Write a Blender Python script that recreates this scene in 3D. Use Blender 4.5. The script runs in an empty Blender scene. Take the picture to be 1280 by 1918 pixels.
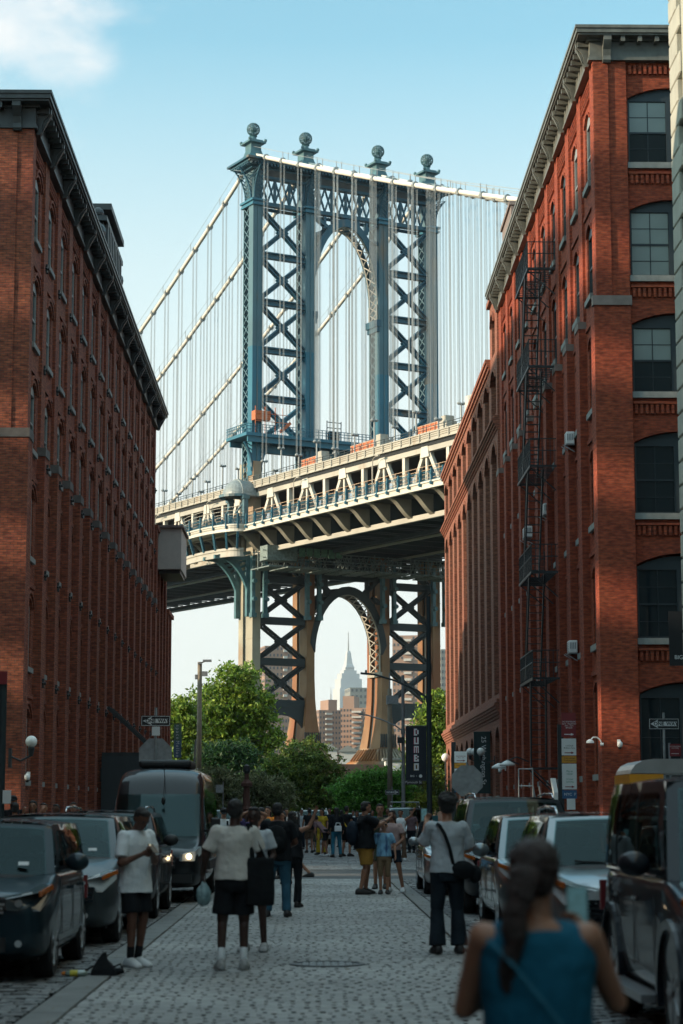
import bpy, bmesh, math, random
import numpy as np
from mathutils import Matrix, Vector, Euler
R = math.radians
PI = math.pi
random.seed(7)
C = bpy.context.scene.collection
S = bpy.context.scene

# ---------------------------------------------------------------- camera
F_PX = 3877.0
PITCH = math.atan(559 / F_PX)
YAW = math.atan(55 * math.cos(PITCH) / F_PX)
CAM_H = 1.68
cam_d = bpy.data.cameras.new('camera')
cam = bpy.data.objects.new('camera', cam_d)
C.objects.link(cam)
S.camera = cam
cam.location = (0, 0, CAM_H)
cam.rotation_euler = (R(90) + PITCH, 0, -YAW)
cam_d.sensor_fit = 'VERTICAL'
cam_d.sensor_height = 36
cam_d.lens = F_PX / 1918 * 36
cam_d.clip_start = 0.3
cam_d.clip_end = 30000
cam_d.dof.use_dof = True
cam_d.dof.focus_distance = 110
cam_d.dof.aperture_fstop = 2.7

# ---------------------------------------------------------------- world
SUN_AZ = 103.5      # degrees to the left of the street axis
SUN_EL = 15
w = bpy.data.worlds.new('World')
S.world = w
w.use_nodes = True
nt = w.node_tree
nt.nodes.clear()
N = nt.nodes.new
out = N('ShaderNodeOutputWorld')
bg = N('ShaderNodeBackground')
bg.inputs['Strength'].default_value = 0.15
sky = N('ShaderNodeTexSky')
sky.sky_type = 'NISHITA'
sky.sun_disc = False
sky.sun_elevation = R(SUN_EL)
sky.sun_rotation = R(-SUN_AZ)
sky.altitude = 10
sky.air_density = 1.0
sky.dust_density = 1.2
sky.ozone_density = 2.0
geo = N('ShaderNodeTexCoord')
sep = N('ShaderNodeSeparateXYZ')
nt.links.new(geo.outputs['Generated'], sep.inputs[0])
# high thin haze pales the low sky; the overhead stops are added fill
ramp = N('ShaderNodeValToRGB')
ramp.color_ramp.elements[0].position = 0.0
ramp.color_ramp.elements[0].color = (1, 1, 1, 1)
ramp.color_ramp.elements[1].position = 0.50
ramp.color_ramp.elements[1].color = (0, 0, 0, 1)
e_ = ramp.color_ramp.elements.new(0.16); e_.color = (.93, .93, .93, 1)
e_ = ramp.color_ramp.elements.new(0.26); e_.color = (.60, .60, .60, 1)
e_ = ramp.color_ramp.elements.new(0.36); e_.color = (.08, .08, .08, 1)
e_ = ramp.color_ramp.elements.new(0.62); e_.color = (.75, .75, .75, 1)
e_ = ramp.color_ramp.elements.new(0.8); e_.color = (1, 1, 1, 1)
nt.links.new(sep.outputs['Z'], ramp.inputs[0])
tint = N('ShaderNodeMixRGB'); tint.blend_type = 'MULTIPLY'; tint.inputs[0].default_value = 1
tint.inputs[2].default_value = (0.53, 0.77, 0.645, 1)
nt.links.new(sky.outputs[0], tint.inputs[1])
pale = N('ShaderNodeMixRGB')
hi = N('ShaderNodeMixRGB')    # bright bluish overhead, added out of view to fill the shade
hi.inputs[1].default_value = (2.08, 2.17, 2.10, 1); hi.inputs[2].default_value = (1.85, 2.62, 2.95, 1)
hr_ = N('ShaderNodeMapRange'); hr_.inputs['From Min'].default_value = .3; hr_.inputs['From Max'].default_value = .6
nt.links.new(sep.outputs['Z'], hr_.inputs['Value']); nt.links.new(hr_.outputs[0], hi.inputs[0]); nt.links.new(hi.outputs[0], pale.inputs[2])
mul = N('ShaderNodeMath'); mul.operation = 'MULTIPLY'; mul.inputs[1].default_value = 0.97
nt.links.new(ramp.outputs[0], mul.inputs[0])
nt.links.new(mul.outputs[0], pale.inputs[0])
nt.links.new(tint.outputs[0], pale.inputs[1])
# cloud bank in the upper left
cl_n = N('ShaderNodeTexNoise')
cl_n.inputs['Scale'].default_value = 24
cl_n.inputs['Detail'].default_value = 9
cl_n.inputs['Roughness'].default_value = 0.55
mp = N('ShaderNodeMapping'); mp.inputs['Scale'].default_value = (1, 1, 1.6)
nt.links.new(geo.outputs['Generated'], mp.inputs[0])
nt.links.new(mp.outputs[0], cl_n.inputs['Vector'])
dist = N('ShaderNodeVectorMath'); dist.operation = 'DISTANCE'
dist.inputs[1].default_value = (-0.150, 0.912, 0.375)
nt.links.new(geo.outputs['Generated'], dist.inputs[0])
fall = N('ShaderNodeMapRange')
fall.inputs['From Min'].default_value = 0.02
fall.inputs['From Max'].default_value = 0.125
fall.inputs['To Min'].default_value = 0.36
fall.inputs['To Max'].default_value = -0.42
nt.links.new(dist.outputs['Value'], fall.inputs['Value'])
add = N('ShaderNodeMath'); add.operation = 'ADD'
nt.links.new(fall.outputs[0], add.inputs[0]); nt.links.new(cl_n.outputs['Fac'], add.inputs[1])
cr = N('ShaderNodeMapRange')
cr.interpolation_type = 'SMOOTHSTEP'
cr.inputs['From Min'].default_value = 0.40
cr.inputs['From Max'].default_value = 1.0
cr.inputs['To Max'].default_value = 0.85
nt.links.new(add.outputs[0], cr.inputs['Value'])
cloud = N('ShaderNodeMixRGB')
cloud.inputs[2].default_value = (2.3, 2.28, 2.25, 1)
nt.links.new(cr.outputs[0], cloud.inputs[0])
nt.links.new(pale.outputs[0], cloud.inputs[1])
nt.links.new(cloud.outputs[0], bg.inputs['Color'])
nt.links.new(bg.outputs[0], out.inputs[0])

# ---------------------------------------------------------------- sun
sd = bpy.data.lights.new('sun', 'SUN')
sd.energy = 2.2
sd.angle = R(0.53)
sd.color = (1.0, 0.80, 0.58)
sun = bpy.data.objects.new('sun', sd)
C.objects.link(sun)
a_ = R(SUN_AZ); el_ = R(SUN_EL)
to_sun = Vector((-math.sin(a_) * math.cos(el_), math.cos(a_) * math.cos(el_), math.sin(el_)))
sun.rotation_euler = to_sun.to_track_quat('Z', 'Y').to_euler()
sun.location = (-60, 0, 60)

vs = S.view_settings
vs.view_transform = 'Standard'
vs.look = 'None'
vs.exposure = 1.62
vs.gamma = 1.0
S.cycles.max_bounces = 6
S.cycles.diffuse_bounces = 3
S.cycles.glossy_bounces = 3
S.cycles.transmission_bounces = 3
S.cycles.transparent_max_bounces = 6
S.cycles.volume_bounces = 0
S.cycles.use_denoising = True
S.cycles.caustics_reflective = False
S.cycles.caustics_refractive = False

# ---------------------------------------------------------------- helpers
def tag(o, label=None, cat=None, group=None, kind=None):
    if label: o['label'] = label
    if cat: o['category'] = cat
    if group: o['group'] = group
    if kind: o['kind'] = kind
    return o

def thing(name, label, cat, loc=(0, 0, 0), rz=0.0, group=None):
    o = bpy.data.objects.new(name, None)
    C.objects.link(o)
    o.location = loc
    o.rotation_euler = (0, 0, rz)
    o.empty_display_size = 0.3
    return tag(o, label, cat, group)

class MB:
    """collects simple shapes and links them as one mesh object"""
    def __init__(s, M=None):
        s.v = []; s.f = []; s.m = []; s.M = M; s.mi = 0
    def add(s, vs, fs):
        b = len(s.v)
        if s.M is not None:
            vs = [s.M @ Vector(p) for p in vs]
        s.v.extend([tuple(p) for p in vs])
        s.f.extend([tuple(i + b for i in f) for f in fs])
        s.m.extend([s.mi] * len(fs))
        return s
    def box(s, x0, x1, y0, y1, z0, z1):
        return s.add([(x0, y0, z0), (x1, y0, z0), (x1, y1, z0), (x0, y1, z0), (x0, y0, z1), (x1, y0, z1), (x1, y1, z1), (x0, y1, z1)],
                     [(0, 3, 2, 1), (4, 5, 6, 7), (0, 1, 5, 4), (1, 2, 6, 5), (2, 3, 7, 6), (3, 0, 4, 7)])
    def beam(s, p, q, w, h, up=(0, 0, 1)):
        p = Vector(p); q = Vector(q); d = q - p
        if d.length < 1e-6: return s
        d.normalize(); up = Vector(up)
        a = d.cross(up)
        if a.length < 1e-4: a = d.cross(Vector((0, 1, 0)))
        a.normalize(); b = a.cross(d).normalized()
        a = a * (w / 2); b = b * (h / 2)
        vs = [p - a - b, p + a - b, p + a + b, p - a + b, q - a - b, q + a - b, q + a + b, q - a + b]
        return s.add(vs, [(0, 1, 2, 3), (7, 6, 5, 4), (4, 5, 1, 0), (5, 6, 2, 1), (6, 7, 3, 2), (7, 4, 0, 3)])
    def tube(s, p, q, r0, r1=None, n=8, cap=True):
        if r1 is None: r1 = r0
        p = Vector(p); q = Vector(q); d = q - p
        if d.length < 1e-6: return s
        d.normalize()
        a = d.orthogonal().normalized(); b = d.cross(a)
        vs = []
        for c, r in ((p, r0), (q, r1)):
            for i in range(n):
                t = 2 * PI * i / n
                vs.append(c + a * (math.cos(t) * r) + b * (math.sin(t) * r))
        fs = [(i, (i + 1) % n, n + (i + 1) % n, n + i) for i in range(n)]
        if cap: fs += [tuple(range(n - 1, -1, -1)), tuple(range(n, 2 * n))]
        return s.add(vs, fs)
    def pipe(s, pts, r, n=8):
        for p, q in zip(pts[:-1], pts[1:]): s.tube(p, q, r, r, n)
        return s
    def rings(s, rings, cap=True, close=True):
        n = len(rings[0]); vs = [p for r in rings for p in r]; fs = []
        for k in range(len(rings) - 1):
            for i in range(n if close else n - 1):
                j = (i + 1) % n
                fs.append((k * n + i, k * n + j, (k + 1) * n + j, (k + 1) * n + i))
        if cap:
            fs.append(tuple(range(n - 1, -1, -1)))
            fs.append(tuple(range((len(rings) - 1) * n, len(rings) * n)))
        return s.add(vs, fs)
    def lathe(s, prof, c=(0, 0, 0), n=16, ax='z'):
        rs = []
        for r, z in prof:
            ring = []
            for i in range(n):
                t = 2 * PI * i / n
                x, y = r * math.cos(t), r * math.sin(t)
                if ax == 'z': ring.append((c[0] + x, c[1] + y, c[2] + z))
                elif ax == 'x': ring.append((c[0] + z, c[1] + x, c[2] + y))
                else: ring.append((c[0] + y, c[1] + z, c[2] + x))
            rs.append(ring)
        return s.rings(rs)
    def ball(s, c, r, n=12, m=8, sx=1, sy=1, sz=1):
        pr = [(max(1e-4, math.sin(PI * k / m)), -math.cos(PI * k / m)) for k in range(m + 1)]
        rs = []
        for q, z in pr:
            rs.append([(c[0] + q * math.cos(2 * PI * i / n) * r * sx, c[1] + q * math.sin(2 * PI * i / n) * r * sy, c[2] + z * r * sz) for i in range(n)])
        return s.rings(rs)
    def prism(s, pts, axis, a, b):
        """polygon pts (2-D) extruded along axis 'x','y','z' from a to b"""
        def P(p, t):
            return (t, p[0], p[1]) if axis == 'x' else ((p[0], t, p[1]) if axis == 'y' else (p[0], p[1], t))
        n = len(pts)
        vs = [P(p, a) for p in pts] + [P(p, b) for p in pts]
        fs = [tuple(range(n)), tuple(range(2 * n - 1, n - 1, -1))] + [(i, i + n, (i + 1) % n + n, (i + 1) % n) for i in range(n)]
        return s.add(vs, fs)
    def mesh(s, name, mats, smooth=False):
        me = bpy.data.meshes.new(name)
        me.from_pydata(s.v, [], s.f)
        if not isinstance(mats, (list, tuple)): mats = [mats]
        for m in mats: me.materials.append(m)
        if len(mats) > 1: me.polygons.foreach_set('material_index', s.m)
        me.validate()
        bm = bmesh.new(); bm.from_mesh(me)
        bmesh.ops.recalc_face_normals(bm, faces=bm.faces)
        bm.to_mesh(me); bm.free()
        if smooth: me.polygons.foreach_set('use_smooth', [True] * len(me.polygons))
        me.update()
        return me
    def build(s, name, mats, parent=None, smooth=False, loc=None):
        return link(name, s.mesh(name, mats, smooth), parent, loc)

def link(name, me, parent=None, loc=None, rot=None):
    o = bpy.data.objects.new(name, me)
    C.objects.link(o)
    if parent is not None: o.parent = parent
    if loc is not None: o.location = loc
    if rot is not None: o.rotation_euler = rot
    return o

def bevel(o, w=0.01, seg=2, angle=40):
    m = o.modifiers.new('bevel', 'BEVEL'); m.width = w; m.segments = seg
    m.limit_method = 'ANGLE'; m.angle_limit = R(angle)
    return o

def copy_tree(o, parent=None, **kw):
    c = o.copy(); C.objects.link(c); c.parent = parent
    for ch in [x for x in ALLCH.get(o.name, o.children)]: copy_tree(ch, c)
    return c
ALLCH = {}

def text(name, s, size, m, parent, M, depth=0.004, bold=0.0, spacing=1.0, align='CENTER'):
    cu = bpy.data.curves.new(name, 'FONT')
    cu.body = s; cu.size = size; cu.align_x = align; cu.align_y = 'CENTER'
    cu.extrude = depth; cu.offset = bold; cu.space_character = spacing
    t = bpy.data.objects.new('tmp_text', cu); C.objects.link(t)
    dg = bpy.context.evaluated_depsgraph_get()
    me = bpy.data.meshes.new_from_object(t.evaluated_get(dg))
    bpy.data.objects.remove(t); bpy.data.curves.remove(cu)
    me.materials.clear(); me.materials.append(m)
    me.name = name
    o = link(name, me, parent)
    o.matrix_local = M
    return o

def TM(x, y, z, rz=0.0, sx=1.0):
    """text standing upright and facing -Y, turned by rz"""
    return Matrix.Translation((x, y, z)) @ Matrix.Rotation(rz, 4, 'Z') @ Matrix.Rotation(R(90), 4, 'X') @ Matrix.Diagonal((sx, 1, 1, 1))

# ---------------------------------------------------------------- materials
def _p(name):
    m = bpy.data.materials.new(name); m.use_nodes = True
    t = m.node_tree
    return m, t, t.nodes['Principled BSDF']

def mat(name, col, rough=0.6, metal=0.0, var=0.18, scale=3.0, bump=0.0, bscale=40.0, spec=0.5, coat=0.0, emit=None, es=0.0, ior=None, stain=None):
    m, t, b = _p(name)
    b.inputs['Roughness'].default_value = rough
    b.inputs['Metallic'].default_value = metal
    b.inputs['Specular IOR Level'].default_value = spec
    b.inputs['Coat Weight'].default_value = coat
    b.inputs['Coat Roughness'].default_value = 0.04
    if ior: b.inputs['IOR'].default_value = ior
    tc = t.nodes.new('ShaderNodeTexCoord')
    n = t.nodes.new('ShaderNodeTexNoise')
    n.inputs['Scale'].default_value = scale; n.inputs['Detail'].default_value = 6
    t.links.new(tc.outputs['Object'], n.inputs['Vector'])
    mr = t.nodes.new('ShaderNodeMapRange')
    mr.inputs['From Min'].default_value = 0.3; mr.inputs['From Max'].default_value = 0.7
    mr.inputs['To Min'].default_value = 1 - var; mr.inputs['To Max'].default_value = 1 + var
    t.links.new(n.outputs['Fac'], mr.inputs['Value'])
    mx = t.nodes.new('ShaderNodeMixRGB'); mx.blend_type = 'MULTIPLY'; mx.inputs[0].default_value = 1
    mx.inputs[1].default_value = (*col, 1)
    t.links.new(mr.outputs[0], mx.inputs[2])
    last = mx
    if stain:
        n2 = t.nodes.new('ShaderNodeTexNoise'); n2.inputs['Scale'].default_value = stain[1]; n2.inputs['Detail'].default_value = 8
        mp = t.nodes.new('ShaderNodeMapping'); mp.inputs['Scale'].default_value = (1, 1, 0.25)
        t.links.new(tc.outputs['Object'], mp.inputs[0]); t.links.new(mp.outputs[0], n2.inputs['Vector'])
        r2 = t.nodes.new('ShaderNodeMapRange'); r2.inputs['From Min'].default_value = stain[2]; r2.inputs['From Max'].default_value = stain[2] + .14
        t.links.new(n2.outputs['Fac'], r2.inputs['Value'])
        m2 = t.nodes.new('ShaderNodeMixRGB'); m2.inputs[2].default_value = (*stain[0], 1)
        t.links.new(r2.outputs[0], m2.inputs[0]); t.links.new(mx.outputs[0], m2.inputs[1])
        last = m2
    t.links.new(last.outputs[0], b.inputs['Base Color'])
    if bump:
        nb = t.nodes.new('ShaderNodeTexNoise'); nb.inputs['Scale'].default_value = bscale; nb.inputs['Detail'].default_value = 5
        t.links.new(tc.outputs['Object'], nb.inputs['Vector'])
        bp = t.nodes.new('ShaderNodeBump'); bp.inputs['Strength'].default_value = bump; bp.inputs['Distance'].default_value = 0.02
        t.links.new(nb.outputs['Fac'], bp.inputs['Height']); t.links.new(bp.outputs[0], b.inputs['Normal'])
    if emit:
        b.inputs['Emission Color'].default_value = (*emit, 1); b.inputs['Emission Strength'].default_value = es
    return m

def brick_mat(name, c1, c2, mortar, bw=0.215, bh=0.075, patch=(.16, .05, .04), ground=0.5, mwid=0.009, pale=None):
    m, t, b = _p(name)
    L = t.links.new; nn = t.nodes.new
    b.inputs['Roughness'].default_value = 0.85
    b.inputs['Specular IOR Level'].default_value = 0.25
    tc = nn('ShaderNodeTexCoord'); sp = nn('ShaderNodeSeparateXYZ'); L(tc.outputs['Object'], sp.inputs[0])
    ad = nn('ShaderNodeMath'); ad.operation = 'ADD'; L(sp.outputs[0], ad.inputs[0]); L(sp.outputs[1], ad.inputs[1])
    cb = nn('ShaderNodeCombineXYZ'); L(ad.outputs[0], cb.inputs[0]); L(sp.outputs[2], cb.inputs[1])
    br = nn('ShaderNodeTexBrick')
    br.inputs['Scale'].default_value = 1; br.inputs['Brick Width'].default_value = bw; br.inputs['Row Height'].default_value = bh
    br.inputs['Mortar Size'].default_value = mwid; br.inputs['Mortar Smooth'].default_value = 0.3; br.inputs['Bias'].default_value = 0.0
    br.inputs['Color1'].default_value = (*c1, 1); br.inputs['Color2'].default_value = (*c2, 1); br.inputs['Mortar'].default_value = (*mortar, 1)
    L(cb.outputs[0], br.inputs['Vector'])
    n1 = nn('ShaderNodeTexNoise'); n1.inputs['Scale'].default_value = 0.35; n1.inputs['Detail'].default_value = 7; n1.inputs['Roughness'].default_value = 0.65
    L(cb.outputs[0], n1.inputs['Vector'])
    r1 = nn('ShaderNodeMapRange'); r1.inputs['From Min'].default_value = .42; r1.inputs['From Max'].default_value = .68; r1.inputs['To Max'].default_value = ground
    L(n1.outputs['Fac'], r1.inputs['Value'])
    mx = nn('ShaderNodeMixRGB'); mx.blend_type = 'MULTIPLY'; L(r1.outputs[0], mx.inputs[0]); L(br.outputs['Color'], mx.inputs[1])
    mx.inputs[2].default_value = (*[min(1, c / max(patch) ) for c in patch], 1)
    # per-brick tone from a stretched noise
    mp = nn('ShaderNodeMapping'); mp.inputs['Scale'].default_value = (1 / bw * .9, 1 / bh * .9, 1)
    L(cb.outputs[0], mp.inputs[0])
    n2 = nn('ShaderNodeTexNoise'); n2.inputs['Scale'].default_value = 1.0; n2.inputs['Detail'].default_value = 1
    L(mp.outputs[0], n2.inputs['Vector'])
    r2 = nn('ShaderNodeMapRange'); r2.inputs['From Min'].default_value = .3; r2.inputs['From Max'].default_value = .7; r2.inputs['To Min'].default_value = .62; r2.inputs['To Max'].default_value = 1.3
    L(n2.outputs['Fac'], r2.inputs['Value'])
    m2 = nn('ShaderNodeMixRGB'); m2.blend_type = 'MULTIPLY'; m2.inputs[0].default_value = 1
    L(mx.outputs[0], m2.inputs[1]); L(r2.outputs[0], m2.inputs[2])
    last = m2
    if pale:
        n3 = nn('ShaderNodeTexNoise'); n3.inputs['Scale'].default_value = 2.2; n3.inputs['Detail'].default_value = 6; n3.inputs['Roughness'].default_value = 0.7
        L(cb.outputs[0], n3.inputs['Vector'])
        r3 = nn('ShaderNodeMapRange'); r3.inputs['From Min'].default_value = .66; r3.inputs['From Max'].default_value = .74; r3.inputs['To Max'].default_value = .5
        L(n3.outputs['Fac'], r3.inputs['Value'])
        m3 = nn('ShaderNodeMixRGB'); m3.inputs[2].default_value = (*pale, 1)
        L(r3.outputs[0], m3.inputs[0]); L(m2.outputs[0], m3.inputs[1])
        last = m3
    L(last.outputs[0], b.inputs['Base Color'])
    bp = nn('ShaderNodeBump'); bp.inputs['Strength'].default_value = 0.6; bp.inputs['Distance'].default_value = 0.02; bp.invert = True
    L(br.outputs['Fac'], bp.inputs['Height']); L(bp.outputs[0], b.inputs['Normal'])
    return m

def glass_mat(name, col, rough=0.03, ior=1.6):
    m, t, b = _p(name)
    b.inputs['Base Color'].default_value = (*col, 1)
    b.inputs['Roughness'].default_value = rough
    b.inputs['IOR'].default_value = ior
    b.inputs['Specular IOR Level'].default_value = .42
    tc = t.nodes.new('ShaderNodeTexCoord'); n = t.nodes.new('ShaderNodeTexNoise'); n.inputs['Scale'].default_value = 0.9
    t.links.new(tc.outputs['Object'], n.inputs['Vector'])
    bp = t.nodes.new('ShaderNodeBump'); bp.inputs['Strength'].default_value = 0.05; bp.inputs['Distance'].default_value = 0.1
    t.links.new(n.outputs['Fac'], bp.inputs['Height']); t.links.new(bp.outputs[0], b.inputs['Normal'])
    return m

M = {}
M['brick_left'] = brick_mat('brick_left', (.30, .090, .045), (.19, .054, .034), (.10, .06, .045), patch=(.36, .26, .32), pale=(.30, .20, .16))
M['brick_right'] = brick_mat('brick_right', (.30, .066, .029), (.22, .046, .024), (.15, .06, .04), patch=(.5, .36, .4), mwid=0.006)
M['brick_far'] = brick_mat('brick_far', (.30, .11, .062), (.22, .075, .05), (.2, .13, .1), patch=(.6, .45, .42))
M['stone_grey'] = mat('stone_grey', (.22, .23, .22), .8, var=.2, bump=.3)
M['stone_block'] = mat('stone_block', (.36, .36, .31), .85, var=.12, scale=1.5, bump=.4, bscale=18)
M['stone_dull'] = mat('stone_dull', (.11, .10, .095), .9, var=.25)
M['stone_cap'] = mat('stone_cap', (.19, .15, .135), .85, var=.2, bump=.2)
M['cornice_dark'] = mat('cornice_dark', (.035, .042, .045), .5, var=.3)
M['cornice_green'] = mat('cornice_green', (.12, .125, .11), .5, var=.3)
M['iron'] = mat('iron', (.025, .03, .033), .5, var=.3, spec=.4)
M['frame_dark'] = mat('frame_dark', (.022, .032, .038), .45, var=.1)
M['frame_pale'] = mat('frame_pale', (.24, .26, .26), .5, var=.1)
M['glass'] = glass_mat('glass', (.012, .02, .024))
M['blind'] = mat('blind', (.21, .25, .235), .35, var=.12, scale=.8, spec=.8)
M['white_paint'] = mat('white_paint', (.74, .74, .72), .5, var=.08)
M['galv'] = mat('galv', (.28, .30, .31), .45, metal=.4, var=.2, scale=8)
M['globe'] = mat('globe', (.72, .73, .70), .3, var=.04)
M['roof_tar'] = mat('roof_tar', (.05, .05, .05), .9)
M['black'] = mat('black', (.010, .011, .013), .55, var=.2)
M['white_sign'] = mat('white_sign', (.70, .72, .72), .45, var=.06)
M['red_sign'] = mat('red_sign', (.20, .02, .025), .45, var=.1)
M['yellow_sign'] = mat('yellow_sign', (.55, .26, .03), .45, var=.1)
M['blue_sign'] = mat('blue_sign', (.03, .10, .22), .45, var=.1)
M['green_sign'] = mat('green_sign', (.02, .22, .14), .45, var=.1)
# ================================================================= ground
def paver_mat(name, col, joint, var=.3):
    m, t, b = _p(name)
    L = t.links.new; nn = t.nodes.new
    b.inputs['Roughness'].default_value = 0.62
    g = nn('ShaderNodeTexCoord')
    mp = nn('ShaderNodeMapping'); mp.inputs['Scale'].default_value = (5.2, 7.6, 1)
    L(g.outputs['Object'], mp.inputs[0])
    n = nn('ShaderNodeTexNoise'); n.inputs['Scale'].default_value = 1; n.inputs['Detail'].default_value = 2
    L(mp.outputs[0], n.inputs['Vector'])
    r = nn('ShaderNodeMapRange'); r.inputs['From Min'].default_value = .3; r.inputs['From Max'].default_value = .7
    r.inputs['To Min'].default_value = 1 - var; r.inputs['To Max'].default_value = 1 + var
    L(n.outputs['Fac'], r.inputs['Value'])
    n2 = nn('ShaderNodeTexNoise'); n2.inputs['Scale'].default_value = .35; n2.inputs['Detail'].default_value = 8; n2.inputs['Roughness'].default_value = .6
    L(g.outputs['Object'], n2.inputs['Vector'])
    r2 = nn('ShaderNodeMapRange'); r2.inputs['From Min'].default_value = .3; r2.inputs['From Max'].default_value = .7
    r2.inputs['To Min'].default_value = .58; r2.inputs['To Max'].default_value = 1.25
    L(n2.outputs['Fac'], r2.inputs['Value'])
    mm = nn('ShaderNodeMath'); mm.operation = 'MULTIPLY'; L(r.outputs[0], mm.inputs[0]); L(r2.outputs[0], mm.inputs[1])
    mx = nn('ShaderNodeMixRGB'); mx.blend_type = 'MULTIPLY'; mx.inputs[0].default_value = 1; mx.inputs[1].default_value = (*col, 1)
    L(mm.outputs[0], mx.inputs[2]); L(mx.outputs[0], b.inputs['Base Color'])
    n3 = nn('ShaderNodeTexNoise'); n3.inputs['Scale'].default_value = 60; n3.inputs['Detail'].default_value = 4
    L(g.outputs['Object'], n3.inputs['Vector'])
    bp = nn('ShaderNodeBump'); bp.inputs['Strength'].default_value = .5; bp.inputs['Distance'].default_value = .01
    L(n3.outputs['Fac'], bp.inputs['Height']); L(bp.outputs[0], b.inputs['Normal'])
    return m
M['paver'] = paver_mat('paver', (.265, .27, .262), (.02, .02, .02), .26)
M['sett'] = paver_mat('sett', (.16, .165, .165), (.02, .02, .02), .38)
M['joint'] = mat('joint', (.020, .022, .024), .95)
M['asphalt'] = mat('asphalt', (.085, .09, .092), .85, var=.25, scale=.6, bump=.6, bscale=60)
M['kerb'] = mat('kerb', (.15, .155, .15), .7, var=.22, scale=2.0, bump=.3)
M['walk'] = mat('walk', (.15, .155, .15), .85, var=.2, scale=.8, bump=.3)
M['earth'] = mat('earth', (.05, .06, .035), .95, var=.3, scale=.1)
M['water'] = mat('water', (.03, .06, .07), .12, var=.1)

def sheet(name, x0, x1, y0, y1, z, m):
    b = MB(); b.add([(x0, y0, z), (x1, y0, z), (x1, y1, z), (x0, y1, z)], [(0, 1, 2, 3)])
    o = b.build(name, m); o['kind'] = 'structure'; return o

sheet('ground', -9000, 9000, -300, 12000, -0.06, M['earth'])
sheet('river', -6000, 6000, 335, 900, -0.03, M['water'])
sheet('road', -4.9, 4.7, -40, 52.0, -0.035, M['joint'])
sheet('cross_street', -140, 140, 52.0, 60.0, -0.012, M['asphalt'])
sheet('street_beyond', -4.9, 4.7, 60.0, 150, -0.016, M['asphalt'])
for nm, x0, x1, y0, y1 in (('pavement_left', -8.9, -4.9, 62.3, 150), ('pavement_right', 4.7, 9.3, 62.3, 150),
                           ('near_pavement_left', -9.6, -4.9, -40, 49), ('near_pavement_right', 4.7, 9.4, -40, 51)):
    b = MB(); b.box(x0, x1, y0, y1, -0.05, 0.13)
    o = b.build(nm, M['walk']); o['kind'] = 'structure'
    b = MB()
    ex = x1 if x1 < 0 else x0 - .16
    b.box(ex, ex + .16, y0, y1, -0.05, 0.134)
    o = b.build('kerb', M['kerb']); o['kind'] = 'structure'

def stones(name, x0, x1, y0, y1, sw, sd, m, gap=.012, jit=.008, tilt=.004, wide=.25, seed=1, along='x'):
    """real setts: one chamfered block per stone"""
    rg = np.random.default_rng(seed)
    V = []; Fc = []; nb = 0
    y = y0; row = 0
    while y < y1:
        d = sd * rg.uniform(.92, 1.08)
        x = x0 - sw * (.5 if row % 2 else 0) + rg.uniform(-.02, .02)
        while x < x1:
            ww = sw * rg.uniform(.95, 1.06)
            a0 = max(x + gap / 2 + rg.uniform(0, jit), x0); a1 = min(x + ww - gap / 2 - (rg.uniform(.018, .042) if rg.random() < wide else 0), x1)
            b0 = y + gap / 2 * rg.uniform(.5, 1.4); b1 = y + d - gap / 2 * rg.uniform(.5, 1.4)
            if a1 - a0 > .05:
                z = rg.uniform(-tilt, tilt); c = .008
                tz = rg.uniform(-tilt, tilt, 4)
                V += [(a0, b0, -.034), (a1, b0, -.034), (a1, b1, -.034), (a0, b1, -.034),
                      (a0, b0, z - .005), (a1, b0, z - .005), (a1, b1, z - .005), (a0, b1, z - .005),
                      (a0 + c, b0 + c * .8, z + tz[0]), (a1 - c, b0 + c * .8, z + tz[1]), (a1 - c, b1 - c * .8, z + tz[2]), (a0 + c, b1 - c * .8, z + tz[3])]
                for q in ((0, 1, 5, 4), (1, 2, 6, 5), (2, 3, 7, 6), (3, 0, 4, 7), (4, 5, 9, 8), (5, 6, 10, 9), (6, 7, 11, 10), (7, 4, 8, 11), (8, 9, 10, 11)):
                    Fc.append(tuple(i + nb for i in q))
                nb += 12
            x += ww
        y += d; row += 1
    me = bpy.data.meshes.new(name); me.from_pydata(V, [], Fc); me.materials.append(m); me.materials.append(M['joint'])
    me.polygons.foreach_set('material_index', [1, 1, 1, 1, 0, 0, 0, 0, 0] * (len(Fc) // 9))  # stone sides dark: joint dirt, with the shadow of the gaps painted in
    o = link(name, me); o['kind'] = 'structure'; return o
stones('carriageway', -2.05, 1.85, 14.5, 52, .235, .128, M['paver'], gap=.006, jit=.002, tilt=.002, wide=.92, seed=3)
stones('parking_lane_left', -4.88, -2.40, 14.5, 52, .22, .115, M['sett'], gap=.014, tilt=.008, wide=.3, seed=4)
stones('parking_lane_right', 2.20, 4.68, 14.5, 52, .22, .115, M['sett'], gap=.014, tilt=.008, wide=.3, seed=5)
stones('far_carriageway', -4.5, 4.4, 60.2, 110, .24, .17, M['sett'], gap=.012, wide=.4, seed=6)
for nm, x0 in (('granite_strip_left', -2.38), ('granite_strip_right', 1.87)):
    b = MB(); y = 14.0
    while y < 51.9:
        L_ = min(random.uniform(1.5, 2.3), 51.9 - y)
        z = random.uniform(-.003, .003)
        b.box(x0 + .008, x0 + .312, y + .006, y + L_ - .006, -.034, .006 + z); y += L_
    o = b.build(nm, M['kerb']); bevel(o, .008, 1); o['kind'] = 'structure'
b = MB(); b.box(-4.8, 4.6, 52.0, 52.25, -.034, -.002)
o = b.build('crossing_kerb_line', M['sett']); o['kind'] = 'structure'

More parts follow.
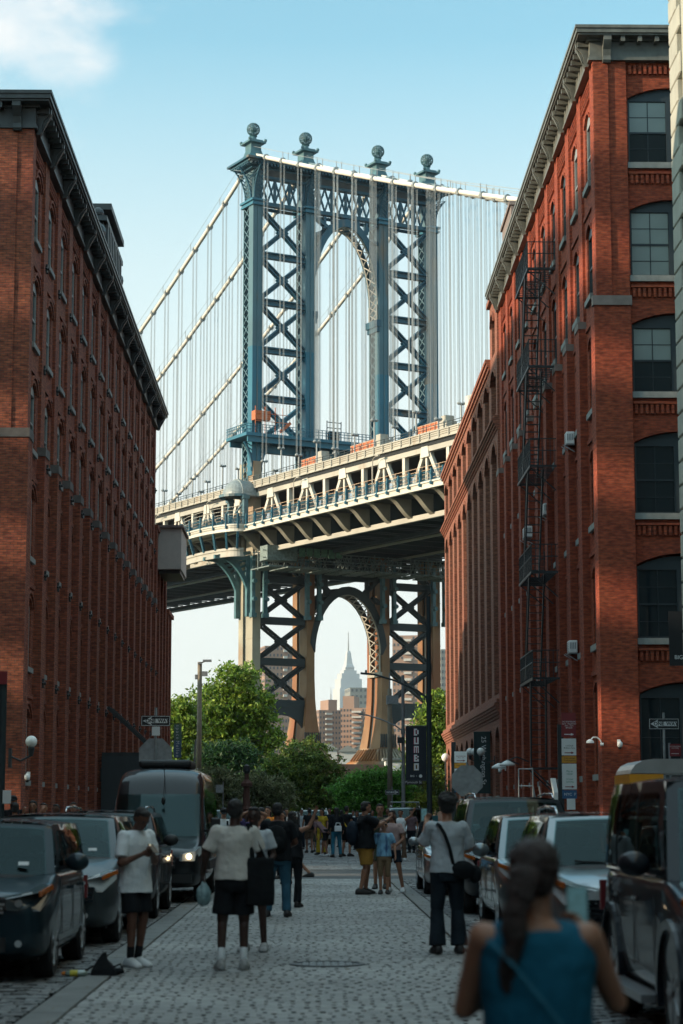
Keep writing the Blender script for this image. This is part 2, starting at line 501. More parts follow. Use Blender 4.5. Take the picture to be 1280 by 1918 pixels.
# manhole
mh = thing('manhole_cover', 'round iron manhole grate set flush in the middle of the cobbled carriageway', 'manhole', (.17, 23.3, .0))
b = MB(); b.lathe([(.42, .0), (.42, .011), (.36, .013), (.36, .003)], n=28); b.build('rim', M['iron'], mh)
b = MB()
for i in range(-4, 5):
    for j in range(-4, 5):
        if i * i + j * j < 17: b.box(i * .08 - .028, i * .08 + .028, j * .08 - .028, j * .08 + .028, -.02, .012 if (i + j) % 2 else .008)
b.build('grate', M['galv'], mh)

# ================================================================= brick facades
def arc(s0, s1, zs, rise, n=8):
    """points of a segmental arch from s0 to s1 springing at zs"""
    w = (s1 - s0) / 2; r = (w * w + rise * rise) / (2 * rise); c = (s0 + s1) / 2; zc = zs + rise - r
    a = math.asin(min(1, w / r)); out = []
    for i in range(n + 1):
        t = -a + 2 * a * i / n
        out.append((c + r * math.sin(t), zc + r * math.cos(t)))
    return out

class Facade:
    """draws in (s, z) along a wall and d outwards from its face"""
    def __init__(s, kind, plane):
        s.kind = kind; s.plane = plane
    def P(s, t, z, d):
        if s.kind == 'left': return (s.plane + d, t, z)
        if s.kind == 'right': return (s.plane - d, t, z)
        return (t, s.plane - d, z)
    def poly(s, mb, pts, d0, d1):
        n = len(pts)
        vs = [s.P(p[0], p[1], d0) for p in pts] + [s.P(p[0], p[1], d1) for p in pts]
        fs = [tuple(range(n)), tuple(range(2 * n - 1, n - 1, -1))] + [(i, (i + 1) % n, (i + 1) % n + n, i + n) for i in range(n)]
        mb.add(vs, fs)
    def rect(s, mb, s0, s1, z0, z1, d0, d1):
        s.poly(mb, [(s0, z0), (s1, z0), (s1, z1), (s0, z1)], d0, d1)
    def panel(s, mb, s0, s1, z0, z1, holes, d0, d1):
        """wall strip s0..s1 with one column of arched openings: holes = (h0, h1, zb, zs, rise)"""
        holes = sorted(holes, key=lambda h: h[2]); z = z0
        for h0, h1, zb, zs, rise in holes:
            s.rect(mb, s0, s1, z, zb, d0, d1)
            s.rect(mb, s0, h0, zb, zs, d0, d1); s.rect(mb, h1, s1, zb, zs, d0, d1)
            top = zs + rise + .12
            a = arc(h0, h1, zs, rise)
            s.poly(mb, [(s0, zs)] + a + [(s1, zs), (s1, top), (s0, top)], d0, d1)
            z = top
        s.rect(mb, s0, s1, z, z1, d0, d1)
    def hood(s, mb, h0, h1, zs, rise, t, d0, d1, o=0.03):
        a = arc(h0 - o, h1 + o, zs, rise + o * .4); b_ = arc(h0 - o - t * .7, h1 + o + t * .7, zs - t * .12, rise + t)
        for i in range(len(a) - 1):
            s.poly(mb, [a[i], a[i + 1], b_[i + 1], b_[i]], d0, d1)

def window_meshes(tag_, wd, ht, rise, fm, gm, kind, dbl=1, muntin=True, blind=None, dx=0):
    """frame mesh and pane mesh around the local origin (centre of sill) of a left/right/front wall"""
    F = Facade(kind, 0.0)
    fr = MB(); pn = MB()
    t = .075; hw = wd / 2
    F.rect(fr, -hw, -hw + t, 0, ht - rise, -.06, .05); F.rect(fr, hw - t, hw, 0, ht - rise, -.06, .05)
    F.rect(fr, -hw + t, hw - t, 0, t, -.06, .048)
    F.poly(fr, arc(-hw, hw, ht - rise, rise) + [(hw, ht - rise - .10), (-hw, ht - rise - .10)], -.06, .052)
    zt = ht - rise - .10
    if dbl == 2: F.rect(fr, -.14, .14, t, zt, -.06, .056)
    F.rect(fr, -hw + t, -0.14 if dbl == 2 else hw - t, zt * .5 - .03, zt * .5 + .035, -.06, .035)
    if dbl == 2: F.rect(fr, .14, hw - t, zt * .5 - .03, zt * .5 + .035, -.06, .035)
    cols = [(-hw + t, hw - t)] if dbl == 1 else [(-hw + t, -.14), (.14, hw - t)]
    for c0, c1 in cols:
        if muntin:
            cx = (c0 + c1) / 2
            F.rect(fr, cx - .014, cx + .014, t, zt * .5 - .03, -.05, .018); F.rect(fr, cx - .014, cx + .014, zt * .5 + .035, zt, -.05, .018)
            if dbl == 2:
                for q in (.25, .75): F.rect(fr, c0, c1, zt * q - .012, zt * q + .012, -.05, .016)
        F.rect(pn, c0, c1, t, zt, -.05, .0)
        if blind:
            pn.mi = 1
            F.rect(pn, c0 + .01, c1 - .01, zt * (1 - blind), zt - .02, .0015, .006)
            pn.mi = 0
    return fr.mesh(tag_ + '_frame', fm), pn.mesh(tag_ + '_pane', [gm, M['blind']])

def sill_mesh(kind, w_, h, d0, d1):
    F = Facade(kind, 0.0); b = MB(); F.rect(b, -w_ / 2, w_ / 2, -h, 0, d0, d1); return b.mesh('sill', M['stone_grey'])
def put_window(parent, meshes, F, s_, z_, d_, sill=None):
    f = link('window', meshes[0], parent, F.P(s_, z_, d_))
    if sill: link('sill', sill, f)
    p = link('pane', meshes[1], f)
    return f

# ---- left warehouse
XL, YL = -8.7, 62.5
left = thing('brick_warehouse', 'long dark red brick warehouse with black bracketed cornice on the left of the street', 'building')
wall = MB()
FL = Facade('left', XL)
ROWS_L = [(19.72, 21.85), (16.32, 18.45), (12.95, 15.1), (9.55, 11.7), (6.1, 8.25), (2.6, 4.8)]
BAY = 3.4; NB = 15; YL1 = YL + .9 + NB * BAY + .0
wall.box(-34, XL - .55, YL + .01, YL1, -.1, 22.9)            # core
FFL = Facade('front', YL)
wall.box(-33.9, XL - .003, YL, YL + .55, -.1, 13.0)
wall.box(-33.9, XL - .05, YL + .04, YL + .55, 13.28, 22.8)
pil = .95
sills = MB(); caps = MB()
for i in range(NB + 1):
    y0 = YL + i * BAY; y1 = y0 + pil
    if i == 0: y0 += .56
    FL.rect(wall, y0, y1, -.1, 12.98, -.6, 0.0 if i == 0 else .07)
    FL.rect(wall, y0, y1, 13.26, 22.85, -.6, -.09)
    FL.rect(caps, y0 - .03 if i else y0, y1 + .03, 12.98, 13.26, -.3, 0.03 if i == 0 else .10)
caps.box(-33.9, XL + .03, YL - .03, YL + .5, 13.0, 13.28)
for i in range(NB):
    s0 = YL + i * BAY + pil; s1 = YL + (i + 1) * BAY
    c = (s0 + s1) / 2; hw = .62
    FL.panel(wall, s0, s1, -.1, 22.85, [(c - hw, c + hw, a, b - .25, .25) for a, b in ROWS_L], -.6, -.19)
    for a, b in ROWS_L:
        FL.hood(wall, c - hw, c + hw, b - .25, .25, .12, -.19, -.14)
        FL.hood(wall, c - hw - .17, c + hw + .17, b - .25, .40, .12, -.19, -.10)
        FL.rect(wall, s0 + .15, s1 - .15, a - .95, a - .80, -.19, -.13)
    # corbel table under the cornice: rows of small blocks
    for k in range(14):
        t = s0 + .08 + k * (s1 - s0 - .16) / 14
        for r in range(3):
            FL.rect(wall, t + (.07 if r % 2 else 0), t + .085 + (.07 if r % 2 else 0), 22.2 + r * .16, 22.31 + r * .16, -.19, -.11)
wall.build('wall', M['brick_left'], left)
caps.build('stone_band', M['stone_dull'], left)
sl = sill_mesh('left', 1.44, .16, 0, .20)
wl = window_meshes('left', 1.24, 2.14, .25, M['frame_pale'], M['glass'], 'left', muntin=True)
for i in range(NB):
    c = YL + i * BAY + pil + (BAY - pil) / 2
    for a, b in ROWS_L: put_window(left, wl, FL, c, a, -.29, sl)
# star shaped tie plates on the piers
b = MB(); FT = Facade('left', 0.0)
FT.poly(b, [((.17 if k % 2 == 0 else .09) * math.cos(PI * k / 6), (.17 if k % 2 == 0 else .09) * math.sin(PI * k / 6)) for k in range(12)], 0, .06)
FT.poly(b, [(.05 * math.cos(PI * k / 4), .05 * math.sin(PI * k / 4)) for k in range(8)], .06, .12)
tie = b.mesh('tie_plate', M['iron'])
for i in range(1, NB + 1):
    for z in (19.3, 15.9, 12.62, 9.15, 5.7):
        link('tie_plate', tie, left, (XL + (0.07 if z < 13 else -.09), YL + i * BAY + pil / 2, z))

def cornice(parent, x0, x1, y0, y1, z0, z1, ov, m, sx, pitch, nbr, front_x, name='cornice'):
    """layered cornice round the footprint; sx=+1 projects to +X (left building), -1 to -X"""
    c = MB(); H = z1 - z0
    def lay(d, a, b_):
        if sx > 0: c.box(x0, x1 + d, y0 - d, y1 + d, a, b_)
        else: c.box(x0 - d, x1, y0 - d, y1 + d, a, b_)
    lay(.05, z0 + .003, z0 + .10 * H); lay(.02, z0 + .10 * H, z0 + .18 * H); lay(.0, z0 + .18 * H, z0 + .62 * H)
    lay(.12, z0 + .62 * H, z0 + .70 * H); lay(ov - .10, z0 + .70 * H, z0 + .76 * H)
    lay(ov - .04, z0 + .76 * H, z0 + .90 * H); lay(ov, z0 + .90 * H, z1)
    # modillions
    fx = x1 if sx > 0 else x0
    k = 0; y = y0 + .2
    while y < y1:
        d = ov - .16
        if sx > 0: c.box(fx, fx + d, y, y + .14, z0 + .52 * H, z0 + .70 * H)
        else: c.box(fx - d, fx, y, y + .14, z0 + .52 * H, z0 + .70 * H)
        y += pitch / 6.0
    x = fx - sx * .5
    while abs(x - fx) < front_x:
        c.box(x - .07, x + .07, y0 - ov + .16, y0, z0 + .52 * H, z0 + .70 * H); x -= sx * pitch / 6.0
    c.build(name, m, parent)
    # scrolled brackets
    b = MB()
    prof = [(0, 0), (.10, .0), (.16, .06), (.15, .18), (.20, .34), (.34, .48), (ov - .12, .56), (ov - .12, .68), (0, .68)]
    prof = [(p[0], p[1] / .68 * (.70 * H + .10)) for p in prof]
    b.prism([(sx * p[0], p[1]) for p in prof], 'y', -.13, .13)
    b.prism([(sx * p[0] * 1.06, p[1] * .98) for p in prof[1:7]], 'y', -.07, .07)
    br = b.mesh('bracket', m)
    b = MB(); b.prism([(-p[0], p[1]) for p in prof], 'x', -.13, .13)
    brf = b.mesh('bracket_front', m)
    for i in range(nbr + 1):
        link('bracket', br, parent, (fx, y0 + .45 + i * pitch, z0 - .10))
    for i in range(int(front_x / pitch) + 1):
        link('bracket', brf, parent, (fx - sx * (.55 + i * pitch), y0, z0 - .10))

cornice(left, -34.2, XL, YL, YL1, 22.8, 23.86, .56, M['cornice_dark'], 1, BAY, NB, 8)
# pediment rising over the cornice
b = MB()
b.box(-9.6, -8.35, 80.2, 86.6, 23.862, 24.9); b.box(-9.7, -8.2, 79.9, 86.9, 24.9, 25.1)
b.box(-9.5, -8.45, 80.9, 85.9, 25.1, 25.55); b.box(-9.75, -8.1, 80.6, 86.2, 25.55, 25.8)
for k in range(9): b.box(-8.35, -8.2, 80.4 + k * .7, 80.7 + k * .7, 24.0, 24.88)
for y in (79.5, 87.1): b.ball((-8.6, y, 24.3), .42, 10, 8)
for y in (80.3, 86.5): b.ball((-8.6, y, 25.3), .24, 10, 8)
b.build('pediment', M['cornice_dark'], left)
b = MB(); b.pipe([(-30, 64.2, 24.7), (-10.2, 64.2, 24.7), (-9.9, 64.2, 24.45), (-9.8, 64.2, 23.86)], .03, 6); b.pipe([(-30, 64.2, 24.35), (-9.95, 64.2, 24.35)], .02, 6)
for x in (-12, -14, -16): b.tube((x, 64.2, 23.86), (x, 64.2, 24.7), .025)
b.build('roof_rail', M['iron'], left)

# ---- lower wing behind it
wing = thing('brick_wing', 'lower flat roofed red brick wing at the far end of the left warehouse', 'building')
b = MB(); y0 = YL1 + .02
def wing_part(b, y0, y1, zt, nb):
    b.box(-30, XL - .4, y0, y1, -.1, zt)
    st = (y1 - y0) / nb
    for i in range(nb):
        s0 = y0 + i * st
        FL.rect(b, s0, s0 + .7, -.1, zt - .01, -.45, .04)
        FL.panel(b, s0 + .7, s0 + st, -.1, zt - .02, [(s0 + 1.0, s0 + st - .3, z, z + 1.7, .2) for z in np.arange(2.6, zt - 2.6, 3.4)], -.45, -.14)
    b.box(-30, XL + .08, y0, y1, zt - .0, zt + .25)
wing_part(b, y0, y0 + 9.8, 17.2, 4)
wing_part(b, y0 + 9.82, y0 + 14.2, 13.4, 2)
b.build('wall', M['brick_left'], wing)
wg = window_meshes('wing', 1.2, 1.9, .2, M['frame_dark'], M['glass'], 'left')
wg2 = window_meshes('wing2', .95, 1.9, .2, M['frame_dark'], M['glass'], 'left')
for (ya, yb, zt, nb) in ((y0, y0 + 9.8, 17.2, 4), (y0 + 9.82, y0 + 14.2, 13.4, 2)):
    st = (yb - ya) / nb
    for i in range(nb):
        for z in np.arange(2.6, zt - 2.6, 3.4):
            f = put_window(wing, wg if nb == 4 else wg2, FL, ya + i * st + (st + .7) / 2, z, -.32)
# hanging beige enclosure
bx = thing('hoist_housing', 'plain beige metal housing hung high on the far end of the left brick wall', 'housing')
b = MB(); b.box(-8.75, -7.42, 116.2, 121, 15.15, 17.5); o = b.build('body', mat('beige_panel', (.42, .37, .33), .6, var=.06), bx); bevel(o, .02, 1)
b = MB(); b.box(-8.85, -7.3, 116.0, 121.2, 17.505, 17.65); b.build('cap', M['stone_cap'], bx)
b = MB(); b.box(-8.7, -7.5, 116.5, 120.7, 14.95, 15.145); b.build('underside', M['black'], bx)

# ---- right warehouse
XR, YR = 9.2, 66.0
right = thing('brick_loft_building', 'tall orange red brick loft building with greenish grey bracketed cornice at the right corner', 'building')
FR = Facade('right', XR)
ROWS_R = [(22.75, 25.25), (18.85, 21.35), (14.95, 17.45), (11.1, 13.6), (7.1, 9.65), (2.85, 5.85)]
NBR = 10; YR1 = YR + .95 + NBR * 3.4 + .35
wall = MB(); sills = MB(); caps = MB()
wall.box(XR + .55, 34, YR + .56, YR1, -.1, 26.45)
for i in range(NBR + 1):
    y0 = YR + i * 3.4; y1 = y0 + pil
    if i == 0: y0 += .005
    if i == NBR: y1 = YR1
    FR.rect(wall, y0, y1, -.1, 18.05, -.6, 0.0 if i == 0 else .07)
    FR.rect(wall, y0, y1, 18.3, 26.45, -.6, -.10)
    if i: FR.rect(caps, y0 - .03, y1 + .03, 18.05, 18.3, -.3, .10)
for i in range(NBR):
    s0 = YR + i * 3.4 + pil; s1 = YR + (i + 1) * 3.4; c = (s0 + s1) / 2; hw = .6
    FR.panel(wall, s0, s1, -.1, 26.45, [(c - hw, c + hw, a, b - .28, .28) for a, b in ROWS_R], -.6, -.19)
    for a, b in ROWS_R:
        FR.hood(wall, c - hw, c + hw, b - .28, .28, .12, -.19, -.14)
        FR.rect(wall, s0 + .15, s1 - .15, a - 1.0, a - .85, -.19, -.13)
    for k in range(14):
        t = s0 + .08 + k * (s1 - s0 - .16) / 14
        for r in range(4):
            FR.rect(wall, t + (.07 if r % 2 else 0), t + .085 + (.07 if r % 2 else 0), 25.55 + r * .17, 25.66 + r * .17, -.19, -.11)
# front (faces the cross street)
FF = Facade('front', YR)
ROWS_F = [(22.95, 25.55), (19.1, 21.7), (15.2, 17.85), (11.2, 13.9), (7.15, 9.9), (.2, 5.75)]
FB = 4.2
for i in range(5):
    x0 = XR + i * FB
    FF.rect(wall, x0 + .002, x0 + 1.2, -.1, 18.15, -.56, 0)
    FF.rect(wall, x0 + .09, x0 + 1.2, 18.4, 26.45, -.56, -.06)
    FF.rect(caps, x0 - .045, x0 + 1.24, 18.06, 18.38, -.3, .05)
    s0 = x0 + 1.2; s1 = x0 + FB
    FF.panel(wall, s0, s1, -.1, 26.45, [(s0 + .06, s1 - .06, a, b - .35, .35) for a, b in ROWS_F], -.5, -.20)
    for a, b in ROWS_F[:-1]:
        for k in range(17): FF.rect(wall, s0 + .10 + k * .17, s0 + .19 + k * .17, a - .72, a - .42, -.20, -.12)
        FF.rect(wall, s0 + .04, s1 - .04, a - .40, a - .32, -.20, -.10)
    for k in range(17): FF.rect(wall, s0 + .10 + k * .17, s0 + .19 + k * .17, 26.0, 26.3, -.20, -.10)
wall.build('wall', M['brick_right'], right)
caps.build('stone_band', M['stone_cap'], right)
sr = sill_mesh('right', 1.44, .2, 0, .22); sf = sill_mesh('front', FB - 1.24, .2, 0, .31)
wr = window_meshes('right', 1.2, 2.5, .28, M['frame_dark'], M['glass'], 'right')
wr2 = window_meshes('right_ground', 1.2, 3.0, .28, M['frame_dark'], M['glass'], 'right')
wrw = window_meshes('right_pale', 1.2, 2.5, .28, M['frame_pale'], M['glass'], 'right')
for i in range(NBR):
    c = YR + i * 3.4 + pil + (3.4 - pil) / 2
    for k, (a, b) in enumerate(ROWS_R): put_window(right, wr2 if k == 5 else (wrw if (k == 0 and i < 2) else wr), FR, c, a, -.29, sr)
wf = window_meshes('front', FB - 1.32, 2.62, .35, M['frame_dark'], M['glass'], 'front', dbl=2, blind=.5)
wfb = window_meshes('front_low', FB - 1.32, 2.68, .35, M['frame_dark'], M['glass'], 'front', dbl=2)
wfd = window_meshes('front_blind', FB - 1.32, 2.65, .35, M['frame_dark'], M['glass'], 'front', dbl=2, blind=.96)
wfg = window_meshes('shopfront', FB - 1.32, 5.5, .35, M['frame_dark'], M['glass'], 'front', dbl=2)
for i in range(4):
    for k, (a, b) in enumerate(ROWS_F):
        put_window(right, (wf, wfd, wf, wfb, wfb, wfg)[k], FF, XR + i * FB + 1.2 + (FB - 1.2) / 2, a, -.40, sf if k < 5 else None)
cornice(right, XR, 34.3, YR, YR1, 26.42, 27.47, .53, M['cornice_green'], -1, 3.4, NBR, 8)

# ---- arcaded building beyond
XB = 9.2; YB0 = YR1 + .03; YB1 = 143.0
far = thing('arcaded_brick_building', 'sunlit brick building with tall arcades and moulded brick bands beyond the right loft', 'building')
FB2 = Facade('right', XB)
sb = sill_mesh('right', 2.2, .2, 0, .48)
NB2 = 10; st = (YB1 - YB0 - .6) / NB2
wall = MB(); bands = MB(); sills = MB()
wall.box(XB + .8, 32, YB0, YB1, -.1, 24.3)
wall.box(XB + .001, XB + .8, YB1 - .8, YB1, -.1, 24.3)
wtall = window_meshes('arcade', st - 1.55, 2.6, .2, M['frame_dark'], M['glass'], 'right')
wtop = window_meshes('attic', st - 1.55, 2.3, .5, M['frame_dark'], M['glass'], 'right')
wlow = window_meshes('street', st - 1.9, 3.4, .5, M['frame_dark'], M['glass'], 'right')
for i in range(NB2):
    s0 = YB0 + i * st; s1 = s0 + st; h0 = s0 + .72; h1 = s1 - .72
    FB2.panel(wall, s0, s1, -.1, 6.2, [(s0 + .9, s1 - .9, 2.4, 5.3, .5)], -.8, 0)
    FB2.panel(wall, s0, s1, 7.1, 20.5, [(h0, h1, 7.4, 19.3, .75)], -.8, 0)
    FB2.panel(wall, s0, s1, 21.2, 24.3, [(h0, h1, 21.45, 23.3, .5)], -.8, 0)
    FB2.hood(wall, h0, h1, 19.3, .75, .2, 0, .06); FB2.hood(wall, h0, h1, 23.3, .5, .18, 0, .08)
    for z in (10.4, 13.9, 17.3): FB2.rect(wall, h0, h1, z - .8, z, -.8, -.42)
    put_window(far, wlow, FB2, (s0 + s1) / 2, 2.4, -.4, sb)
    put_window(far, wtop, FB2, (s0 + s1) / 2, 21.5, -.4)
    for z in (7.4, 10.4, 13.9, 17.3): put_window(far, wtall, FB2, (s0 + s1) / 2, z, -.5)
for k, (d, z) in enumerate(((.06, 20.5), (.14, 20.64), (.22, 20.78), (.30, 20.92), (.2, 21.06))):
    bands.box(XB - d, XB + .8, YB0, YB1 + d, z, z + .14)
for d, z in ((.05, 6.2), (.12, 6.34), (.18, 6.48), (.24, 6.62), (.30, 6.76), (.2, 6.93)):
    bands.box(XB - d, XB + .8, YB0, YB1 + d, z, z + .14 if z < 6.9 else 7.1)
for d, z in ((.08, 24.3), (.18, 24.5), (.26, 24.7)):
    bands.box(XB - d, XB + 22, YB0 + 4, YB1 + d, z, z + .2)
wall.build('wall', M['brick_far'], far); bands.build('brick_bands', M['brick_far'], far)
# taller end bay
b = MB(); b.box(XB + .5, 30, YB0 + .01, YB0 + 4.2, 24.31, 27.6)
FB2.panel(b, YB0, YB0 + 4.2, 24.31, 27.6, [(YB0 + 1.3, YB0 + 2.9, 24.7, 26.3, .5)], -.5, -.02); FB2.hood(b, YB0 + 1.3, YB0 + 2.9, 26.3, .5, .2, -.02, .1)
b.box(XB - .15, 30, YB0 + .01, YB0 + 4.3, 27.6, 27.85)
b.build('end_bay', M['brick_far'], far)
put_window(far, window_meshes('end', 1.6, 2.1, .5, M['frame_dark'], M['glass'], 'right'), FB2, YB0 + 2.1, 24.7, -.3)
b = MB(); b.box(10.2, 14, YB0 + 2.0, YB0 + 7, 27.86, 32.6); b.box(10.1, 14.1, YB0 + 1.9, YB0 + 7.1, 32.6, 32.8); b.build('roof_bulkhead', M['stone_cap'], far)
b = MB()
for k in range(22): b.tube((XB + .3, 110 + k * 1.5, 24.9), (XB + .3, 110 + k * 1.5, 25.8), .03, .03, 5)
for z in (25.35, 25.8): b.tube((XB + .3, 110, z), (XB + .3, 141.5, z), .03, .03, 5)
b.build('roof_railing', M['iron'], far)

# ---- quoined stone building at the right edge
quo = thing('stone_corner_building', 'pale grey stone building with cut quoin blocks at the right edge of the view', 'building')
b = MB()
b.box(9.55, 30, -90, 51.75, -.1, 30)
b.build('wall', M['stone_block'], quo)
b = MB(); z = .0; k = 0
while z < 30:
    w_ = 1.5 if k % 2 else 1.05
    b.box(9.33, 10.6, 51.98 - w_, 51.98, z + .012, z + .60); z += .615; k += 1
o = b.build('quoins', M['stone_block'], quo); bevel(o, .03, 1)
b = MB(); b.box(9.38, 9.55, -10, 50.4, 0, 30); b.build('facing', M['stone_block'], quo)

# ---- neighbours outside the frame that shade the street
def off_building(name, label, x0, x1, y0, y1, h, m):
    t = thing(name, label, 'building', ((x0 + x1) / 2, (y0 + y1) / 2, 0))
    hx = (x1 - x0) / 2; hy = (y1 - y0) / 2
    b = MB(); b.box(-hx, hx, -hy, hy, -.1, h); b.build('wall', m, t)
    b = MB(); b.box(-hx - .3, hx + .3, -hy - .3, hy + .3, h, h + .8); b.build('cornice', M['cornice_dark'], t)
off_building('brick_block', 'brick block on the left before the crossing, outside the picture', -36, -9.7, -90, 46, 24, M['brick_left'])
off_building('brick_block', 'brick block closing the street behind the camera', -30, 30, -112, -91, 24, M['brick_left'])
off_building('tall_shade_block', 'unseen tall block added behind the left warehouse to shade the right wall', -62, -40, 66, 106, 37, M['brick_left'])  # added out of view, sized to hold the right side wall in shade
# unseen slab frame added to cut low sun into bands on the walls
t = thing('sun_band_frame', 'unseen slab frame added far down the cross street to band the sunlight', 'building', (-92, 44, 0))
b = MB()
for k in range(13): b.box(-.6, .6, -9.5, 9.5, 2.2 + k * 3.9, 4.4 + k * 3.9)
b.build('slabs', M['stone_grey'], t)
for sx in (0,):
    for sy in (-8.5, 0, 8.5):
        b = MB(); b.box(sx - .35, sx + .35, sy - .35, sy + .35, 0, 52); b.build('column', M['stone_grey'], t)
# ================================================================= suspension bridge
PHI = R(28.414)
BO = (-8.65, 286.96, 0)
bridge = thing('suspension_bridge', 'blue steel suspension bridge with arched tower, four cables and a cream trussed deck', 'bridge', BO, PHI)
M['steel_grey'] = mat('steel_grey', (.062, .135, .165), .5, var=.16, scale=.25, stain=((.20, .14, .09), .35, .60))
M['steel_teal'] = mat('steel_teal', (.016, .125, .185), .45, var=.15, scale=.3)
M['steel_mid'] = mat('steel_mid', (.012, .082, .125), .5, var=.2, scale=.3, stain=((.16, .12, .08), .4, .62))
M['steel_cream'] = mat('steel_cream', (.39, .365, .31), .55, var=.12, scale=.3, stain=((.28, .20, .13), .3, .60))
M['steel_white'] = mat('steel_white', (.55, .52, .45), .5, var=.1, scale=.3)
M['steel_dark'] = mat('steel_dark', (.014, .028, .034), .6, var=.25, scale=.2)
M['steel_rust'] = mat('steel_rust', (.27, .15, .07), .65, var=.3, scale=.3, stain=((.24, .085, .03), .22, .46))
M['steel_low'] = mat('steel_low', (.30, .27, .20), .6, var=.25, scale=.22, stain=((.36, .16, .06), .18, .50))
M['rope'] = mat('rope', (.27, .29, .29), .5, var=.1)
M['cable_white'] = mat('cable_white', (.68, .64, .56), .5, var=.08, scale=.5)
M['copper_green'] = mat('copper_green', (.055, .14, .16), .5, var=.3, scale=.8)
M['granite_red'] = mat('granite_red', (.23, .12, .085), .85, var=.25, scale=.25, bump=.3)
M['bracket_tan'] = mat('bracket_tan', (.24, .225, .18), .6, var=.2, scale=.5)
M['deck_dark'] = mat('deck_dark', (.018, .022, .025), .9, var=.2)
M['orange'] = mat('orange', (.50, .12, .035), .6, var=.15)
U4 = [0.0, 8.53, 20.73, 29.26]
Z0T = 50.0

def lattice(mb, p0, p1, wdir, w, bay, bar=.12, edge=.14, thick=.12, nrm=(0, 1, 0)):
    """X-laced strip from p0 to p1, width w along wdir"""
    p0 = Vector(p0); p1 = Vector(p1); wd = Vector(wdir).normalized() * (w / 2); L_ = (p1 - p0).length
    n = max(1, round(L_ / bay)); d = (p1 - p0) / n
    mb.beam(p0 - wd, p1 - wd, edge, thick, nrm); mb.beam(p0 + wd, p1 + wd, edge, thick, nrm)
    for i in range(n):
        a = p0 + d * i; b_ = a + d
        mb.beam(a - wd, b_ + wd, bar, thick * .5, nrm); mb.beam(a + wd, b_ - wd, bar, thick * .5, nrm)

# --- columns above the deck
for ci, u in enumerate(U4):
    b = MB(); b.mi = 0
    zc = 66.5 if ci < 2 else (64.5 if ci == 2 else 64.0)
    for (za, zb, mi) in ((Z0T - 2, zc, 1), (zc, 87.0, 0)):
        b.mi = mi
        b.box(u - .7, u + .7, -1.6, -.32, za, zb)
        b.box(u - .7, u + .7, 1.42, 1.6, za, zb)
        b.box(u - .76, u - .62, -1.66, -.26, za, zb); b.box(u + .62, u + .76, -1.66, -.26, za, zb)
    b.mi = 0
    b.box(u - .06, u + .10, -1.70, -1.60, Z0T, 87)
    for sx in (-.66, .66):
        lattice(b, (u + sx, .55, Z0T - 8), (u + sx, .55, 87), (0, 1, 0), 1.7, 1.55, .15, .17, .14, (1, 0, 0))
    # head above the capital
    b.mi = 0
    b.box(u - .62, u + .62, -1.4, 1.4, 87.9, 92.3)
    b.build('tower_column', [M['steel_grey'], M['steel_teal']], bridge)
    b = MB()
    b.box(u - 1.0, u + 1.0, -1.95, 1.9, 87.0, 87.3); b.box(u - .85, u + .85, -1.8, 1.75, 87.3, 87.6); b.box(u - 1.1, u + 1.1, -2.05, 2.0, 87.6, 87.9)
    b.build('capital', M['steel_teal'], bridge)
    # flaring openwork console under the cornice
    b = MB()
    dirs = [(0, -1)] + ([(-1, 0)] if ci == 0 else []) + ([(1, 0)] if ci == 3 else [])
    for dx, dy in dirs:
        side = (dy, dx) if dx == 0 else (0, 1)
        pts = [(0.15 + 1.9 * (t ** 2.4), 87.9 + 4.5 * t) for t in [i / 8 for i in range(9)]]
        base = .62 if dx else 1.4
        for (d0, z0), (d1, z1) in zip(pts[:-1], pts[1:]):
            for w_ in (-.55, .55):
                sxv = (w_, 0) if dx == 0 else (0, w_ * 1.6)
                p = Vector((u + dx * (base + d0) + sxv[0], dy * (base + d0) + sxv[1], z0)); q = Vector((u + dx * (base + d1) + sxv[0], dy * (base + d1) + sxv[1], z1))
                b.beam(p, q, .16, .16)
                b.beam((u + dx * base + sxv[0], dy * base + sxv[1], z0), q, .09, .09)
            a0 = (.55, 0) if dx == 0 else (0, .88)
            b.beam((u + dx * (base + d0) - a0[0], dy * (base + d0) - a0[1], z0), (u + dx * (base + d1) + a0[0], dy * (base + d1) + a0[1], z1), .09, .09)
            b.beam((u + dx * (base + d0) + a0[0], dy * (base + d0) + a0[1], z0), (u + dx * (base + d1) - a0[0], dy * (base + d1) - a0[1], z1), .09, .09)
    b.build('console', M['steel_mid'], bridge)

# --- X bracing
def xpanel(b, ua, ub, z0, z1, v=-.9):
    for (p, q, lat) in (((ua, z1), (ub, z0), True), ((ua, z0), (ub, z1), False)):
        P = Vector((p[0], v, p[1])); Q = Vector((q[0], v, q[1])); d = (Q - P).normalized(); nrm = Vector((0, 1, 0)); a = d.cross(nrm).normalized()
        for s_ in (-1, 1):
            b.beam(P + a * .24 * s_, Q + a * .24 * s_, .16, .75, (0, 1, 0))
        if not lat: b.beam(P, Q, .34, .10, (0, 1, 0))
        n = 9
        for k in range(n):
            s0 = P + (Q - P) * (k / n); s1 = P + (Q - P) * ((k + 1) / n)
            b.beam(s0 + a * .2, s1 - a * .2, .09, .5, (0, 1, 0))
    c = Vector(((ua + ub) / 2, v, (z0 + z1) / 2))
    b.prism([(c.x - .95, c.z), (c.x - .4, c.z + .55), (c.x + .4, c.z + .55), (c.x + .95, c.z), (c.x + .4, c.z - .55), (c.x - .4, c.z - .55)], 'y', v - .3, v + .3)
ZB = [87.2, 80.0, 73.15, 66.2, 59.25]
